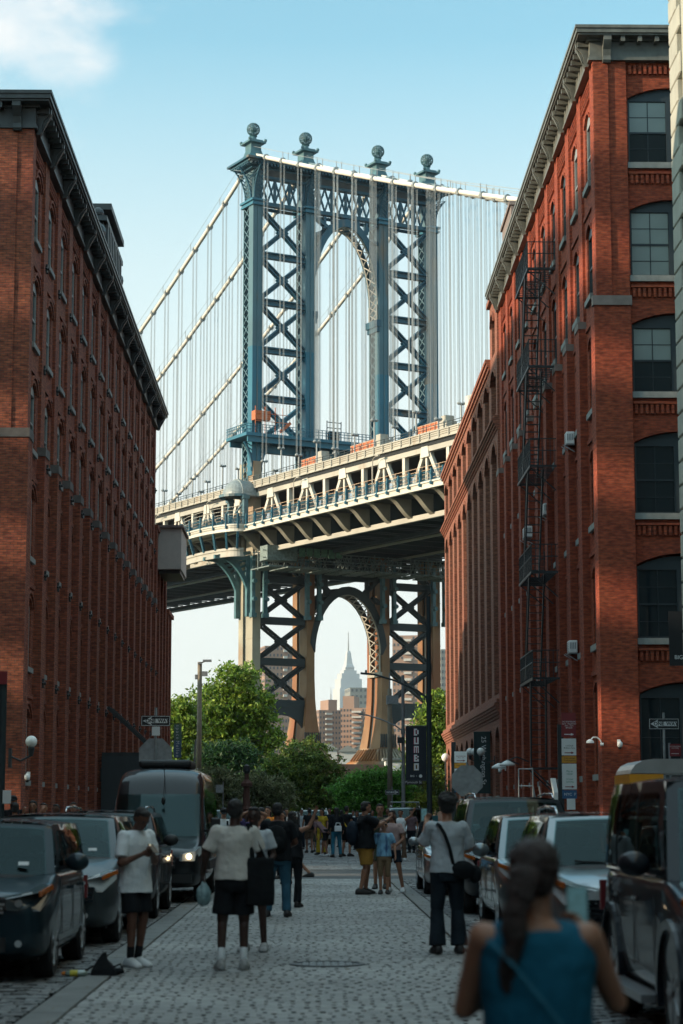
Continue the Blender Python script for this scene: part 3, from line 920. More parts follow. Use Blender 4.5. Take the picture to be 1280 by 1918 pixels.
for ua, ub in ((U4[0] + .7, U4[1] - .7), (U4[2] + .7, U4[3] - .7)):
    for z1, z0 in zip(ZB, ZB[1:] + [52.6]):
        b = MB(); xpanel(b, ua, ub, z0 + .4, z1 - .4)
        b.build('cross_brace', M['steel_mid'] if z1 > 70 else M['steel_teal'] if z1 < 62 else M['steel_mid'], bridge)
    for z in ZB[1:]:
        b = MB(); b.box(ua, ub, -1.35, -.4, z + .28, z + .46); b.box(ua, ub, -1.35, -.4, z - .46, z - .28); b.box(ua, ub, -1.0, -.75, z - .28, z + .28)
        b.build('strut', M['steel_mid'], bridge)

# --- top portal truss, cornice
b = MB()
b.box(-.7, 29.96, -1.35, -.35, 87.2, 87.75); b.box(-.7, 29.96, -1.35, -.35, 91.2, 91.6)
b.box(-.7, 29.96, 1.0, 1.4, 87.2, 87.6)
for k in range(24):
    u0 = .7 + k * 1.165
    b.beam((u0, -.95, 87.75), (u0 + 1.165, -.95, 91.2), .17, .3, (0, 1, 0)); b.beam((u0 + 1.165, -.95, 87.75), (u0, -.95, 91.2), .17, .3, (0, 1, 0))
    if k % 2 == 0: b.beam((u0, -.95, 87.75), (u0, -.95, 91.2), .3, .4, (0, 1, 0))
    b.beam((u0 + .2, -.95, 88.6), (u0 + 1.0, -.95, 90.3), .1, .2, (0, 1, 0)); b.beam((u0 + 1.0, -.95, 88.6), (u0 + .2, -.95, 90.3), .1, .2, (0, 1, 0))
b.build('portal_truss', M['steel_mid'], bridge)
b = MB()
b.box(-1.2, 30.46, -2.0, 2.0, 92.3, 92.6); b.box(-1.7, 30.96, -2.6, 2.6, 92.6, 92.85); b.box(-2.1, 31.36, -3.1, 3.1, 92.95, 93.25); b.box(-2.5, 31.76, -3.5, 3.5, 93.25, 93.55)
b.box(-1.9, 31.1, -2.85, 2.85, 92.85, 92.95)
for k in range(64):
    u0 = -1.8 + k * .52; b.box(u0, u0 + .24, -3.05, -2.6, 92.62, 92.93)
for k in range(10): b.box(-2.05, -1.7, -2.5 + k * .52, -2.26 + k * .52, 92.62, 92.93)
b.box(-1.0, 30.2, -1.6, 1.6, 93.55, 93.95); b.box(-.3, 29.6, -1.2, 1.2, 93.95, 94.2)
b.build('cornice', M['steel_mid'], bridge)
# pedestals with openwork globes
for ci, u in enumerate(U4):
    b = MB()
    pr = [(1.75, 93.95), (1.62, 94.15), (1.05, 94.7), (.85, 95.4), (.85, 96.3), (1.0, 96.35)]
    rg = [[(u + x * r * .95, y * r * 1.1, z) for x, y in ((-1, -1), (1, -1), (1, 1), (-1, 1))] for r, z in pr]
    b.rings(rg)
    b.box(u - 1.35, u + 1.35, -1.5, 1.5, 96.35, 96.6); b.box(u - 1.0, u + 1.0, -1.15, 1.15, 96.6, 96.85)
    for x in (-1.25, 1.25):
        for y in (-1.4, 1.4): b.ball((u + x, y, 96.75), .25, 8, 6)
    b.lathe([(.9, 96.85), (.5, 97.1), (.42, 97.45), (.6, 97.6), (.3, 97.7)], (u, 0, 0), 12)
    b.build('pedestal', M['copper_green'], bridge)
    b = MB(); c = Vector((u, 0, 98.6)); r = .93
    for k in range(9):
        a = PI * k / 9
        pts = [c + Vector((math.cos(a) * math.cos(t) * r, math.sin(a) * math.cos(t) * r, math.sin(t) * r)) for t in [2 * PI * i / 20 for i in range(21)]]
        b.pipe(pts, .055, 5)
    for h in (-.62, -.3, 0, .3, .62):
        q = math.sqrt(r * r - h * h)
        b.pipe([c + Vector((q * math.cos(t), q * math.sin(t), h)) for t in [2 * PI * i / 18 for i in range(19)]], .05, 5)
    b.ball(c, .5, 10, 8)
    b.build('finial_globe', M['copper_green'], bridge)

# --- arches
def arch_rib(name, ua, ub, zs, ztop, m, thick=1.15, v0=-1.45, v1=-.3, pw=1.95):
    """pointed-oval arch: solid front ring, laced soffit"""
    c = (ua + ub) / 2; hw = (ub - ua) / 2
    n = 20; inner = []; outer = []
    for i in range(n + 1):
        t = math.sin(-PI / 2 + PI * i / n)
        z = zs + (ztop - zs) * (max(0.0, 1 - abs(t) ** pw)) ** .52
        inner.append((c + hw * t, z))
    for i, (x, z) in enumerate(inner):
        j0 = inner[max(0, i - 1)]; j1 = inner[min(n, i + 1)]
        dx, dz = j1[0] - j0[0], j1[1] - j0[1]; L_ = math.hypot(dx, dz)
        nx, nz = -dz / L_, dx / L_
        outer.append((x + nx * thick * .75 * (1 if 0 < i < n else .2), z + nz * thick))
    b = MB()
    for i in range(n):
        b.prism([inner[i], inner[i + 1], outer[i + 1], outer[i]], 'y', v0, v0 + .3)
        b.prism([inner[i], inner[i + 1], outer[i + 1], outer[i]], 'y', 1.4, 1.7)
    # laced soffit
    mids = [( (inner[i][0] + outer[i][0]) / 2, (inner[i][1] + outer[i][1]) / 2) for i in range(n + 1)]
    b2 = MB()
    for i in range(n):
        p = Vector((inner[i][0], 0, inner[i][1])); q = Vector((inner[i + 1][0], 0, inner[i + 1][1]))
        for va, vb in ((v0 + .3, 1.4),):
            b2.beam(p + Vector((0, va + .15, 0)), q + Vector((0, va + .15, 0)), .12, .3, (0, 1, 0)); b2.beam(p + Vector((0, vb - .15, 0)), q + Vector((0, vb - .15, 0)), .12, .3, (0, 1, 0))
            b2.beam(p + Vector((0, va, 0)), q + Vector((0, vb, 0)), .16, .12); b2.beam(p + Vector((0, vb, 0)), q + Vector((0, va, 0)), .16, .12)
    b.build(name, m, bridge); b2.build('arch_lacing', M['steel_cream'], bridge)
    return outer
ua, ub = U4[1] + .7, U4[2] - .7
oc = arch_rib('tower_arch', ua, ub, 74.6, 85.9, M['steel_mid'])
b = MB()
for s_ in (0, 1):
    uu = ua if s_ == 0 else ub; sg = 1 if s_ == 0 else -1
    b.beam((uu, -.9, 87.0), (uu + sg * 2.8, -.9, 85.2), .5, .8, (0, 1, 0)); b.beam((uu, -.9, 84.0), (uu + sg * 1.0, -.9, 84.5), .4, .7, (0, 1, 0)); b.beam((uu + sg * 1.9, -.9, 85.2), (uu + sg * 1.9, -.9, 87), .4, .7, (0, 1, 0))
    b.box(uu - .2 if s_ == 0 else uu - .55, uu + .55 if s_ == 0 else uu + .2, -1.7, 1.6, 71.6, 72.6)
    b.box(uu - .1 if s_ == 0 else uu - .35, uu + .35 if s_ == 0 else uu + .1, -1.6, 1.5, 70.9, 71.6)
for x in (12.6, 16.7): b.box(x - .25, x + .25, -1.2, -.6, 86.2, 87.2)
b.build('arch_spandrel', M['steel_mid'], bridge)

# --- gallery round the tower above the deck
b = MB()
b.box(-2.4, 31.8, -3.2, 3.2, 53.3, 53.75); b.box(-2.0, 31.3, -2.9, -2.6, 52.5, 53.3); b.box(-2.0, 31.3, 2.6, 2.9, 52.5, 53.3)
b.box(-.7, 29.96, -1.2, -.3, 51.4, 53.28)
for k in range(58):
    u0 = -2.3 + k * .595; b.box(u0, u0 + .09, -3.18, -3.10, 53.75, 54.95)
for k in range(11): b.box(-2.38, -2.30, -3.1 + k * .6, -3.01 + k * .6, 53.75, 54.95)
for z in (54.2, 54.6, 54.95): b.box(-2.4, 31.8, -3.2, -3.08, z, z + .07); b.box(-2.4, -2.28, -3.2, 3.2, z, z + .07)
b.build('tower_gallery', M['steel_teal'], bridge)
for u in U4:
    b = MB()
    for s_ in (-1, 1):
        pts = [Vector((u + s_ * (.7 + 1.3 * (t ** 2.2)), -1.6 - 0.2 * t, 48.6 + 4.0 * t)) for t in [i / 7 for i in range(8)]]
        for p, q in zip(pts[:-1], pts[1:]): b.beam(p, q, .3, .3); b.beam((u + s_ * .7, p.y, p.z), q, .12, .12)
    b.build('gallery_bracket', M['steel_mid'], bridge)
b = MB(); b.box(-.9, 1.5, -3.0, -1.8, 55.7, 57.0); b.build('work_cradle', M['orange'], bridge)
b = MB()
for x in (-.9, .6, 2.2, 3.4): b.tube((x, -3.0, 53.7), (x, -3.0, 57.6), .06)
for z in (55.5, 56.6): b.tube((-.9, -3.02, z), (4.2, -3.02, z), .05)
b.beam((3.0, -3.0, 54.2), (4.6, -3.0, 55.6), .4, .4)
b.build('cradle_rail', M['orange'], bridge)
b = MB()
for x in (10.7, 11.8, 13.0): b.tube((x, -2.6, 53.7), (x, -2.6, 56.6), .07)
for z in (54.8, 55.6, 56.4): b.tube((10.7, -2.6, z), (13.0, -2.6, z), .06)
b.box(11.0, 12.6, -2.9, -2.3, 53.8, 55.0)
b.build('gallery_scaffold', M['steel_dark'], bridge)

# --- columns below the deck, flaring on to the pier
def leg_rings(b, u0, u1, v0, v1, fu0, fu1, fv0, fv1, zt, zb):
    rs = []
    for z in (zt, 30, 24, 20, 17, 15, 13.4, 12.2, 11.2, zb):
        t = max(0.0, (20.5 - z) / (20.5 - zb)) ** 2.2
        rs.append([(u0 - fu0 * t, v0 - fv0 * t, z), (u1 + fu1 * t, v0 - fv0 * t, z), (u1 + fu1 * t, v1 + fv1 * t, z), (u0 - fu0 * t, v1 + fv1 * t, z)])
    b.rings(rs)
for ci, u in enumerate(U4):
    b = MB()
    fo = .85
    leg_rings(b, u - .62, u + .62, -1.9, .15, fo, fo, .7, 0, 50.0, 10.4)
    leg_rings(b, u - .62, u + .62, 1.05, 2.4, fo, fo, 0, .8, 50.0, 10.4)
    for z in (14.5, 19.0, 25.2, 31.4): b.box(u - .66, u + .66, -1.94, .17, z, z + .12) if z > 22 else None
    b.build('tower_leg', M['steel_low'] if ci == 0 else M['steel_rust'], bridge)
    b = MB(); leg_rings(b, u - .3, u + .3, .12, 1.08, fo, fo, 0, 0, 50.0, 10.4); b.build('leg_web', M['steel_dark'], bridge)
    b = MB()
    for k in range(9):
        uu = u - 1.35 + k * .3
        b.box(uu, uu + .14, -2.72, -2.6, 10.5, 12.4)
    b.build('leg_louvre', M['steel_dark'], bridge)
    # corrugated stone foot
    b = MB()
    rs = [[(u + sx * (w_), sy * (w_ + .8) + .25, z) for sx, sy in ((-1, -1), (1, -1), (1, 1), (-1, 1))] for w_, z in ((1.6, 10.4), (1.7, 10.1), (1.85, 9.6), (2.2, 9.0), (2.9, 8.5), (3.1, 8.35), (3.1, 8.0))]
    b.rings(rs)
    for k in range(9):
        x = -1.6 + k * .4
        b.beam((u + x, -2.35, 10.25), (u + x * 1.45, -3.45, 8.6), .16, .25)
    for k in range(9):
        y = -2.6 + k * .68
        b.beam((u - 1.7, y, 10.25), (u - 2.9, y * 1.15, 8.6), .16, .25)
    b.build('leg_shoe', M['steel_low'], bridge)
ZL = [33.6, 27.8, 22.1, 16.35]
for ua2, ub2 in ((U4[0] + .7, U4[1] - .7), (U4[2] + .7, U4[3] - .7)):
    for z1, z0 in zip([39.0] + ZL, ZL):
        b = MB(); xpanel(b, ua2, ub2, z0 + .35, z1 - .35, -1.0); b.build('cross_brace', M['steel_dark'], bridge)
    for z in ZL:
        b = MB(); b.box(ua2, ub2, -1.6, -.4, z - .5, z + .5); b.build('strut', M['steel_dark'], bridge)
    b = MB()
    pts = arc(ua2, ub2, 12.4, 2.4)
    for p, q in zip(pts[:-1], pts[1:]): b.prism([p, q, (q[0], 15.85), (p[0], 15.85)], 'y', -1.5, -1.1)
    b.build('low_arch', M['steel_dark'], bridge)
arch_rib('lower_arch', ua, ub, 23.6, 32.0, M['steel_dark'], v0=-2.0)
b = MB()
for zz_, zt_, va_ in ((21.2, 23.8, -1.7), (72.6, 75.0, -1.15)):
    lattice(b, (ub - .12, (va_ + 1.4) / 2, zz_), (ub - .12, (va_ + 1.4) / 2, zt_), (0, 1, 0), 1.4 - va_ - .3, 1.3, .16, .3, .12, (1, 0, 0))
b.box(ub - .35, ub + .1, -1.9, 1.6, 20.5, 21.2)
b.build('arch_lacing', M['steel_cream'], bridge)
b = MB()
b.box(ua, ub, -1.6, -.6, 34.0, 35.0)
for s_ in (0, 1):
    uu = ua if s_ == 0 else ub; sg = 1 if s_ == 0 else -1
    b.beam((uu, -1.2, 34.6), (uu + sg * 2.6, -1.2, 32.2), .6, .8, (0, 1, 0)); b.beam((uu, -1.2, 31.0), (uu + sg * 1.2, -1.2, 31.8), .5, .8, (0, 1, 0))
    b.beam((uu + sg * 2.0, -1.2, 31.6), (uu + sg * 2.0, -1.2, 34), .4, .8, (0, 1, 0))
for k in range(10):
    u0 = ua + k * (ub - ua) / 10; b.beam((u0, -1.2, 35), (u0 + 1.0, -1.2, 37.4), .2, .4, (0, 1, 0)); b.beam((u0 + 1.0, -1.2, 35), (u0, -1.2, 37.4), .2, .4, (0, 1, 0))
b.build('lower_spandrel', M['steel_dark'], bridge)
# side brackets on the legs
for u in U4:
    b = MB()
    for s_ in (-1, 1):
        b.box(u + s_ * .95 - .25, u + s_ * .95 + .25, -2.9, -2.3, 28.6, 36.5)
        b.box(u + s_ * .95 - .4, u + s_ * .95 + .4, -3.1, -2.3, 28.0, 28.6)
        b.lathe([(.32, -.4), (.32, 0), (.2, .05)], (u + s_ * .95, -3.0, 30.5), 10, 'y'); b.lathe([(.32, -.4), (.32, 0), (.2, .05)], (u + s_ * .95, -3.0, 33), 10, 'y')
    b.build('leg_bracket', M['copper_green'], bridge)
# granite pier
pier = MB()
pier.box(-5.5, 35, -6.5, 7.5, 6.9, 7.99); pier.box(-6.2, 35.8, -7.4, 8.2, 5.9, 6.9); pier.box(-5.8, 35.2, -6.9, 7.8, -.1, 5.9)
pier.build('granite_pier', M['granite_red'], bridge)

# --- deck
SL = .012
def dz(v): return SL * v
VA, VB = -150.0, 330.0
PAN = 10.13
deck = MB()
def strip(b, u0, u1, z0, z1, va=VA, vb=VB, seg=20):
    n = int((vb - va) / seg)
    for i in range(n):
        a = va + (vb - va) * i / n; c = va + (vb - va) * (i + 1) / n
        zz = [dz(a), dz(c)]
        b.add([(u0, a, z0 + zz[0]), (u1, a, z0 + zz[0]), (u1, c, z0 + zz[1]), (u0, c, z0 + zz[1]), (u0, a, z1 + zz[0]), (u1, a, z1 + zz[0]), (u1, c, z1 + zz[1]), (u0, c, z1 + zz[1])],
              [(0, 3, 2, 1), (4, 5, 6, 7), (1, 2, 6, 5), (3, 0, 4, 7)] + ([(0, 1, 5, 4)] if i == 0 else []) + ([(2, 3, 7, 6)] if i == n - 1 else []))
strip(deck, -3.2, 32.4, 39.62, 39.95)
strip(deck, -.4, 8.9, 45.55, 46.05); strip(deck, 20.3, 29.7, 45.55, 46.05)
deck.build('roadway_slab', M['deck_dark'], bridge)
fas = MB(); strip(fas, 32.4, 32.65, 39.55, 40.45); fas.build('far_fascia', M['steel_white'], bridge)
fas = MB(); strip(fas, -3.45, -3.2, 39.55, 40.45)
strip(fas, -3.62, -3.45, 40.25, 40.45); strip(fas, -3.62, -3.45, 39.55, 39.68)
fas.build('fascia_girder', M['steel_white'], bridge)
tf = MB()
strip(tf, -.62, -.40, 46.15, 47.15); strip(tf, -.75, -.40, 46.05, 46.2); strip(tf, -.75, -.40, 47.0, 47.15); strip(tf, -.72, -.62, 46.5, 46.56); strip(tf, -.72, -.62, 46.75, 46.8)
for k in range(200):
    v = VA + k * 2.2
    if v < VB: tf.box(-.80, -.62, v, v + .13, 46.1 + dz(v), 47.2 + dz(v))
tf.build('upper_fascia', M['steel_cream'], bridge)
# handrails of the upper level
hr = MB(); strip(hr, -.66, -.60, 47.75, 47.82); strip(hr, -.66, -.60, 47.45, 47.5)
for k in range(240):
    v = VA + k * 2.0
    if v < VB: hr.box(-.68, -.60, v, v + .08, 47.1 + dz(v), 47.82 + dz(v))
hr.build('upper_handrail', M['steel_dark'], bridge)
# walkway fence: blue panels between posts
fz = MB(); strip(fz, -3.40, -3.36, 41.55, 41.63); strip(fz, -3.40, -3.36, 40.55, 40.62)
for k in range(int((VB - VA) / .34)):
    v = VA + k * .34; fz.box(-3.39, -3.36, v, v + .07, 40.6 + dz(v), 41.6 + dz(v))
fz.build('walkway_fence', M['steel_mid'], bridge)
fp = MB()
for k in range(int((VB - VA) / 2.53)):
    v = VA + k * 2.53
    fp.box(-3.70, -3.42, v - .07, v + .07, 39.9 + dz(v), 41.9 + dz(v)); fp.box(-3.85, -3.42, v - .10, v + .10, 39.95 + dz(v), 40.3 + dz(v)); fp.box(-3.78, -3.4, v - .12, v + .12, 41.15 + dz(v), 41.3 + dz(v))
fp.build('fence_posts', M['steel_teal'], bridge)
# inner tall fence of the walkway, tan rails
fi = MB()
for z in (41.0, 41.5, 42.0, 42.5, 42.95): strip(fi, -.95, -.88, z, z + .05)
for k in range(int((VB - VA) / 2.53)):
    v = VA + k * 2.53; fi.box(-.98, -.88, v, v + .09, 40.0 + dz(v), 43.0 + dz(v))
fi.build('inner_railing', mat('tan_rail', (.52, .36, .24), .6), bridge)
# stiffening trusses
for ti, u in enumerate(U4):
    v0 = -7.2 + .6
    k0 = int((VA - v0) / PAN); k1 = int((VB - v0) / PAN)
    ch = MB(); strip(ch, u - .35, u + .35, 39.96, 40.55); strip(ch, u - .35, u + .35, 44.9, 45.54); strip(ch, u - .3, u + .3, 36.95, 37.45)
    ch.build('truss_chord', M['steel_cream'] if ti in (0,) else M['steel_dark'], bridge)
    for k in range(k0, k1):
        v = v0 + k * PAN
        if ti and (v < -110 or v > 120): continue
        if ti == 1 and v > 60: continue
        b = MB(); zz = dz(v)
        for s_ in (-1, 1):
            b.beam((u, v + s_ * .45, 45.1 + zz), (u, v + s_ * 3.6, 40.3 + zz), .55, .42, (1, 0, 0))
        b.beam((u, v, 45.1 + zz), (u, v, 40.3 + zz), .4, .30, (1, 0, 0))
        b.prism([(v - 1.0, 44.3 + zz), (v + 1.0, 44.3 + zz), (v + .75, 45.6 + zz), (v - .75, 45.6 + zz)], 'x', u - .42, u + .42)
        b.box(u - .3, u + .3, v + PAN / 2 - .3, v + PAN / 2 + .3, 40.4 + zz, 45.2 + zz)
        b.build('truss_frame', M['steel_white'] if ti == 0 else M['steel_low'], bridge)
# floor beams with scalloped cantilever brackets
fb = MB(); cb_ = MB()
n = 8; low = [(-3.3 + 3.3 * i / n, 39.5 - 2.3 * (.5 - .5 * math.cos(PI * i / n))) for i in range(n + 1)]
cb_.prism(low + [(0, 39.6), (-3.3, 39.6)], 'y', -.12, .12)
for i in range(n):
    p, q = low[i], low[i + 1]; cb_.beam((p[0], 0, p[1]), (q[0], 0, q[1]), .9, .10)
cbm = cb_.mesh('cantilever_bracket', M['bracket_tan'])
v = VA
while v < VB:
    zz = dz(v)
    if v > -110 and v < 150:
        fb.box(-.2, 29.4, v - .25, v + .25, 37.46 + zz, 39.6 + zz)
        link('cantilever_bracket', cbm, bridge, (0, v, zz))
        for q, (uu0, uu1) in enumerate(((1.2, 7.3), (22, 28))):
            fb.beam((uu0, v, 37.3 + zz), (uu1, v, 37.3 + zz), .5, .12)
    v += PAN / 2
for uu in (2.4, 4.6, 6.6, 11, 13.5, 16, 18.5, 23, 25.4, 27.5):
    strip(fb, uu - .15, uu + .15, 38.6, 39.61, -110, 150)
fb.build('floor_beams', M['steel_dark'], bridge)
und = MB()
for uu in (-.3, 9.6, 20.0, 29.9): strip(und, uu - .25, uu + .25, 36.75, 37.0, -110, 150)
for k in range(60):
    v = -110 + k * 4.3; und.box(-.1, .15, v, v + .2, 37.0 + dz(v), 37.5 + dz(v))
und.build('lower_runway_rails', M['steel_cream'], bridge)
# painting platform slung under the deck by the tower
pf = MB(); r_ = random.Random(4)
for k in range(42):
    u0 = -2.0 + k * .72; v0_ = -5.5 - r_.random() * 3
    pf.beam((u0, v0_, 34.6), (u0 + .75, v0_, 36.6), .1, .1); pf.beam((u0 + .75, v0_, 34.6), (u0, v0_, 36.6), .1, .1)
    if k % 4 == 0: pf.box(u0, u0 + 2.0, -9.5, -4, 34.3, 34.45); pf.tube((u0, v0_, 34), (u0, v0_, 37), .07)
for z in (34.6, 35.6, 36.6): pf.tube((-2.5, -8.6, z), (28, -8.6, z), .07); pf.tube((-2.5, -5.6, z), (28, -5.6, z), .07)
pf.box(-2.0, 2.6, -9.0, -6.8, 35.3, 37.3)
pf.build('work_platform', mat('scaffold_grey', (.16, .20, .19), .6, var=.4), bridge)
pn_ = MB()
for k in range(6): pn_.box(3.0 + k * 1.15, 3.95 + k * 1.15, -8.8, -8.7, 36.0 + .1 * (k % 2), 37.2)
pn_.build('platform_netting', mat('net_green', (.10, .22, .14), .8, var=.3), bridge)

# --- balcony bowed round the outside of the tower
VC = 4.5; AV = 9.5; AU = 3.4
def bow(t, k=0.0): return (-3.3 - (AU + k) * max(0, math.sin(t)) ** .8, VC + (AV + k) * math.cos(t))
NT = 26; ts = [PI * i / NT for i in range(NT + 1)]
ba = MB()
for i in range(NT):
    for (k0, k1, z0, z1) in ((0, -.35, 39.5, 40.5), (.15, 0, 40.3, 40.5)):
        p0, p1 = bow(ts[i], k0), bow(ts[i + 1], k0); q0, q1 = bow(ts[i], k1), bow(ts[i + 1], k1)
        ba.prism([p0, p1, q1, q0], 'z', z0, z1)
    p0, p1 = bow(ts[i]), bow(ts[i + 1]); ba.prism([p0, p1, (-3.0, p1[1]), (-3.0, p0[1])], 'z', 39.9, 40.1)
ba.build('balcony_fascia', M['steel_white'], bridge)
bb = MB()
for i in range(NT):
    p0, p1 = bow(ts[i], -.2), bow(ts[i + 1], -.2)
    for z in (40.6, 41.6): bb.beam((*p0, z), (*p1, z), .07, .07)
    for k in range(3):
        t = ts[i] + (ts[i + 1] - ts[i]) * k / 3; p = bow(t, -.2); bb.box(p[0] - .03, p[0] + .03, p[1] - .03, p[1] + .03, 40.5, 41.6)
    if i % 3 == 0:
        p = bow(ts[i], .1); bb.box(p[0] - .12, p[0] + .12, p[1] - .12, p[1] + .12, 39.9, 42.0)
        q = bow(ts[i], -.6); bb.beam((*p, 39.4), (*q, 37.2), .28, .35)
    for z, rr in ((42.4, 0), (43.0, 0), (43.6, 0)):
        pass
bb.build('balcony_railing', M['steel_mid'], bridge)
bc = MB()
for i in range(NT):
    for z in (42.0, 42.5, 43.0):
        p0, p1 = bow(ts[i], -.8), bow(ts[i + 1], -.8); bc.beam((*p0, z), (*p1, z), .05, .05)
bc.build('balcony_rail', M['steel_cream'], bridge)
bd = MB()
for i in range(NT):
    for (k0, k1, z0, z1) in ((-.7, -1.2, 36.2, 37.3), (-.55, -.7, 36.95, 37.3), (-.55, -.7, 36.1, 36.4)):
        p0, p1 = bow(ts[i], k0), bow(ts[i + 1], k0); q0, q1 = bow(ts[i], k1), bow(ts[i + 1], k1)
        bd.prism([p0, p1, q1, q0], 'z', z0, z1)
bd.build('balcony_lower_ring', M['steel_cream'], bridge)
be = MB()
for vv in (-1.2, 2.2):
    n = 12; inn = []; ou = []
    for i in range(n + 1):
        t = PI / 2 * i / n
        ou.append((-.7 - 5.4 * (1 - math.cos(t)), 28.4 + 7.9 * math.sin(t)))
        inn.append((-.7 - 4.2 * (1 - math.cos(t)) , 29.4 + 6.0 * math.sin(t)))
    for i in range(n):
        be.prism([ou[i], ou[i + 1], (ou[i + 1][0] + .5, ou[i + 1][1] + .3), (ou[i][0] + .5, ou[i][1] + .3)], 'y', vv - .25, vv + .25)
        be.beam((ou[i][0], vv, ou[i][1]), (-.7, vv, ou[i][1] + 1.0), .14, .3)
    be.box(-6.2, -.7, vv - .25, vv + .25, 36.0, 36.5); be.box(-1.3, -.7, vv - .3, vv + .3, 28.2, 36)
be.build('balcony_bracket', M['copper_green'], bridge)
# half-dome pavilion against the column
dm = MB(); ro = 2.35; cx0, cy0, cz0 = -2.2, -.2, 45.0
nn_ = 14
for layer, (rr, z_off) in enumerate(((ro, 0), )):
    for i in range(nn_):
        for j in range(8):
            def sp(a, e, r): return (cx0 - r * math.cos(e) * math.sin(a) * .9, cy0 + r * math.cos(e) * math.cos(a), cz0 + r * math.sin(e))
            a0, a1 = PI * i / nn_, PI * (i + 1) / nn_; e0, e1 = PI / 2 * j / 8, PI / 2 * (j + 1) / 8
            q = [sp(a0, e0, rr), sp(a1, e0, rr), sp(a1, e1, rr), sp(a0, e1, rr)]; r2 = rr - .15
            q2 = [sp(a0, e0, r2), sp(a1, e0, r2), sp(a1, e1, r2), sp(a0, e1, r2)]
            dm.add(q + q2, [(0, 1, 2, 3), (7, 6, 5, 4)])
dm.tube((cx0, cy0 - ro, cz0), (cx0 + 2, cy0 - ro, cz0), .2)
for i in range(10):
    a0, a1 = PI * i / 10, PI * (i + 1) / 10
    for yy in (cy0 - ro - .1, cy0 + ro + .1):
        pass
    p = [(cx0 - .2 + 0, cy0 + ro * math.cos(a0), cz0 + ro * math.sin(a0)), (cx0 - .2, cy0 + ro * math.cos(a1), cz0 + ro * math.sin(a1))]
    dm.beam(p[0], p[1], .35, .3)
# barrel vault running from dome to column
for i in range(12):
    a0, a1 = PI * i / 12, PI * (i + 1) / 12
    pa = (cy0 + ro * math.cos(a0), cz0 + ro * math.sin(a0)); pb = (cy0 + ro * math.cos(a1), cz0 + ro * math.sin(a1))
    pc = (cy0 + (ro - .2) * math.cos(a1), cz0 + (ro - .2) * math.sin(a1)); pd = (cy0 + (ro - .2) * math.cos(a0), cz0 + (ro - .2) * math.sin(a0))
    dm.prism([pa, pb, pc, pd], 'x', cx0, cx0 + 2.0)
dm.build('pavilion_dome', mat('dome_lead', (.22, .25, .25), .45, var=.2), bridge)
pv = MB()
for y in (cy0 - ro, cy0 + ro):
    pv.box(cx0 - .3, cx0 + .35, y - .3, y + .3, 40.0, 45.0); pv.box(cx0 - .5, cx0 + .5, y - .45, y + .45, 44.4, 44.9)
    pv.tube((cx0 - 1.0, y * .6, 42.4), (cx0 + .2, y, 44.4), .15)
rr_ = [[(cx0 - r * math.sin(PI * i / 10), cy0 + r * math.cos(PI * i / 10), z) for i in range(11)] for r, z in ((ro + .3, 44.75), (ro + .3, 45.1), (ro, 45.1), (ro, 44.75))]
for k in range(3): 
    pv.rings([rr_[k], rr_[k + 1]], cap=False, close=False)
pv.build('pavilion_posts', M['steel_grey'], bridge)

# --- cables
def zmain(v): return 94.3 - .475 * v + .0009 * v * v
def zside(t): return 94.9 - .39 * t + .0004 * t * t
for u in U4:
    b = MB()
    pts = [(u, -t, zside(t)) for t in np.arange(120, -.1, -5)] + [(u, v, zmain(v)) for v in np.arange(5, 121, 5)]
    rs = []
    for i, p in enumerate(pts):
        d = (Vector(pts[min(i + 1, len(pts) - 1)]) - Vector(pts[max(i - 1, 0)])).normalized(); up = d.cross(Vector((1, 0, 0))).normalized()
        rs.append([tuple(Vector(p) + Vector((1, 0, 0)) * .30 * math.cos(2 * PI * k / 10) + up * .30 * math.sin(2 * PI * k / 10)) for k in range(10)])
    b.rings(rs)
    b.build('main_cable', M['cable_white'], bridge, smooth=True)
    b = MB()
    for p, q in zip(pts[:-1], pts[1:]):
        for s_ in (-.42, .42):
            b.beam((p[0] + s_, p[1], p[2] + 1.25), (q[0] + s_, q[1], q[2] + 1.25), .035, .035)
    for i, p in enumerate(pts):
        if i % 2 == 0: b.beam((p[0] - .42, p[1], p[2] + .3), (p[0] - .42, p[1], p[2] + 1.4), .07, .07); b.beam((p[0] + .42, p[1], p[2] + .3), (p[0] + .42, p[1], p[2] + 1.4), .07, .07)
    b.build('cable_handropes', M['rope'], bridge)
# suspenders: a pair of ropes, clamp band, socket casting and tail
rk = random.Random(3); nsus = 0; extra = MB()
for u in U4:
    for side in (-1, 1):
        n_ = 22 if side > 0 else 19
        for k in range(1, n_):
            v = side * (k * 5.07 - 1.0)
            zt = zmain(v) if side > 0 else zside(-v)
            zb = 47.2 + dz(v) if zt > 52 else None
            if zb is None: continue
            b = MB() if nsus < 100 else extra
            zk = zb + 1.4 + ((k * 37) % 5) * .55
            for s_ in (-.30, .30):
                b.tube((u + s_, v - .10, zk), (u + s_ * .9, v - .10, zt), .032, .032, 5, False)
                b.tube((u + s_, v + .18, zk), (u + s_ * .9, v + .18, zt), .032, .032, 5, False)
                b.ball((u + s_, v, zk), .26, 7, 5, 1, 1, .8)
            b.tube((u, v, zb - 2.0), (u, v, zk), .13, .11, 6)
            b.lathe([(.47, -.22), (.47, .22)], (u, v, zt), 8, 'y')
            nsus += 1
            if nsus <= 100: b.build('suspender', M['rope'], bridge)
o = extra.build('suspenders', M['rope'], bridge); o['kind'] = 'stuff'

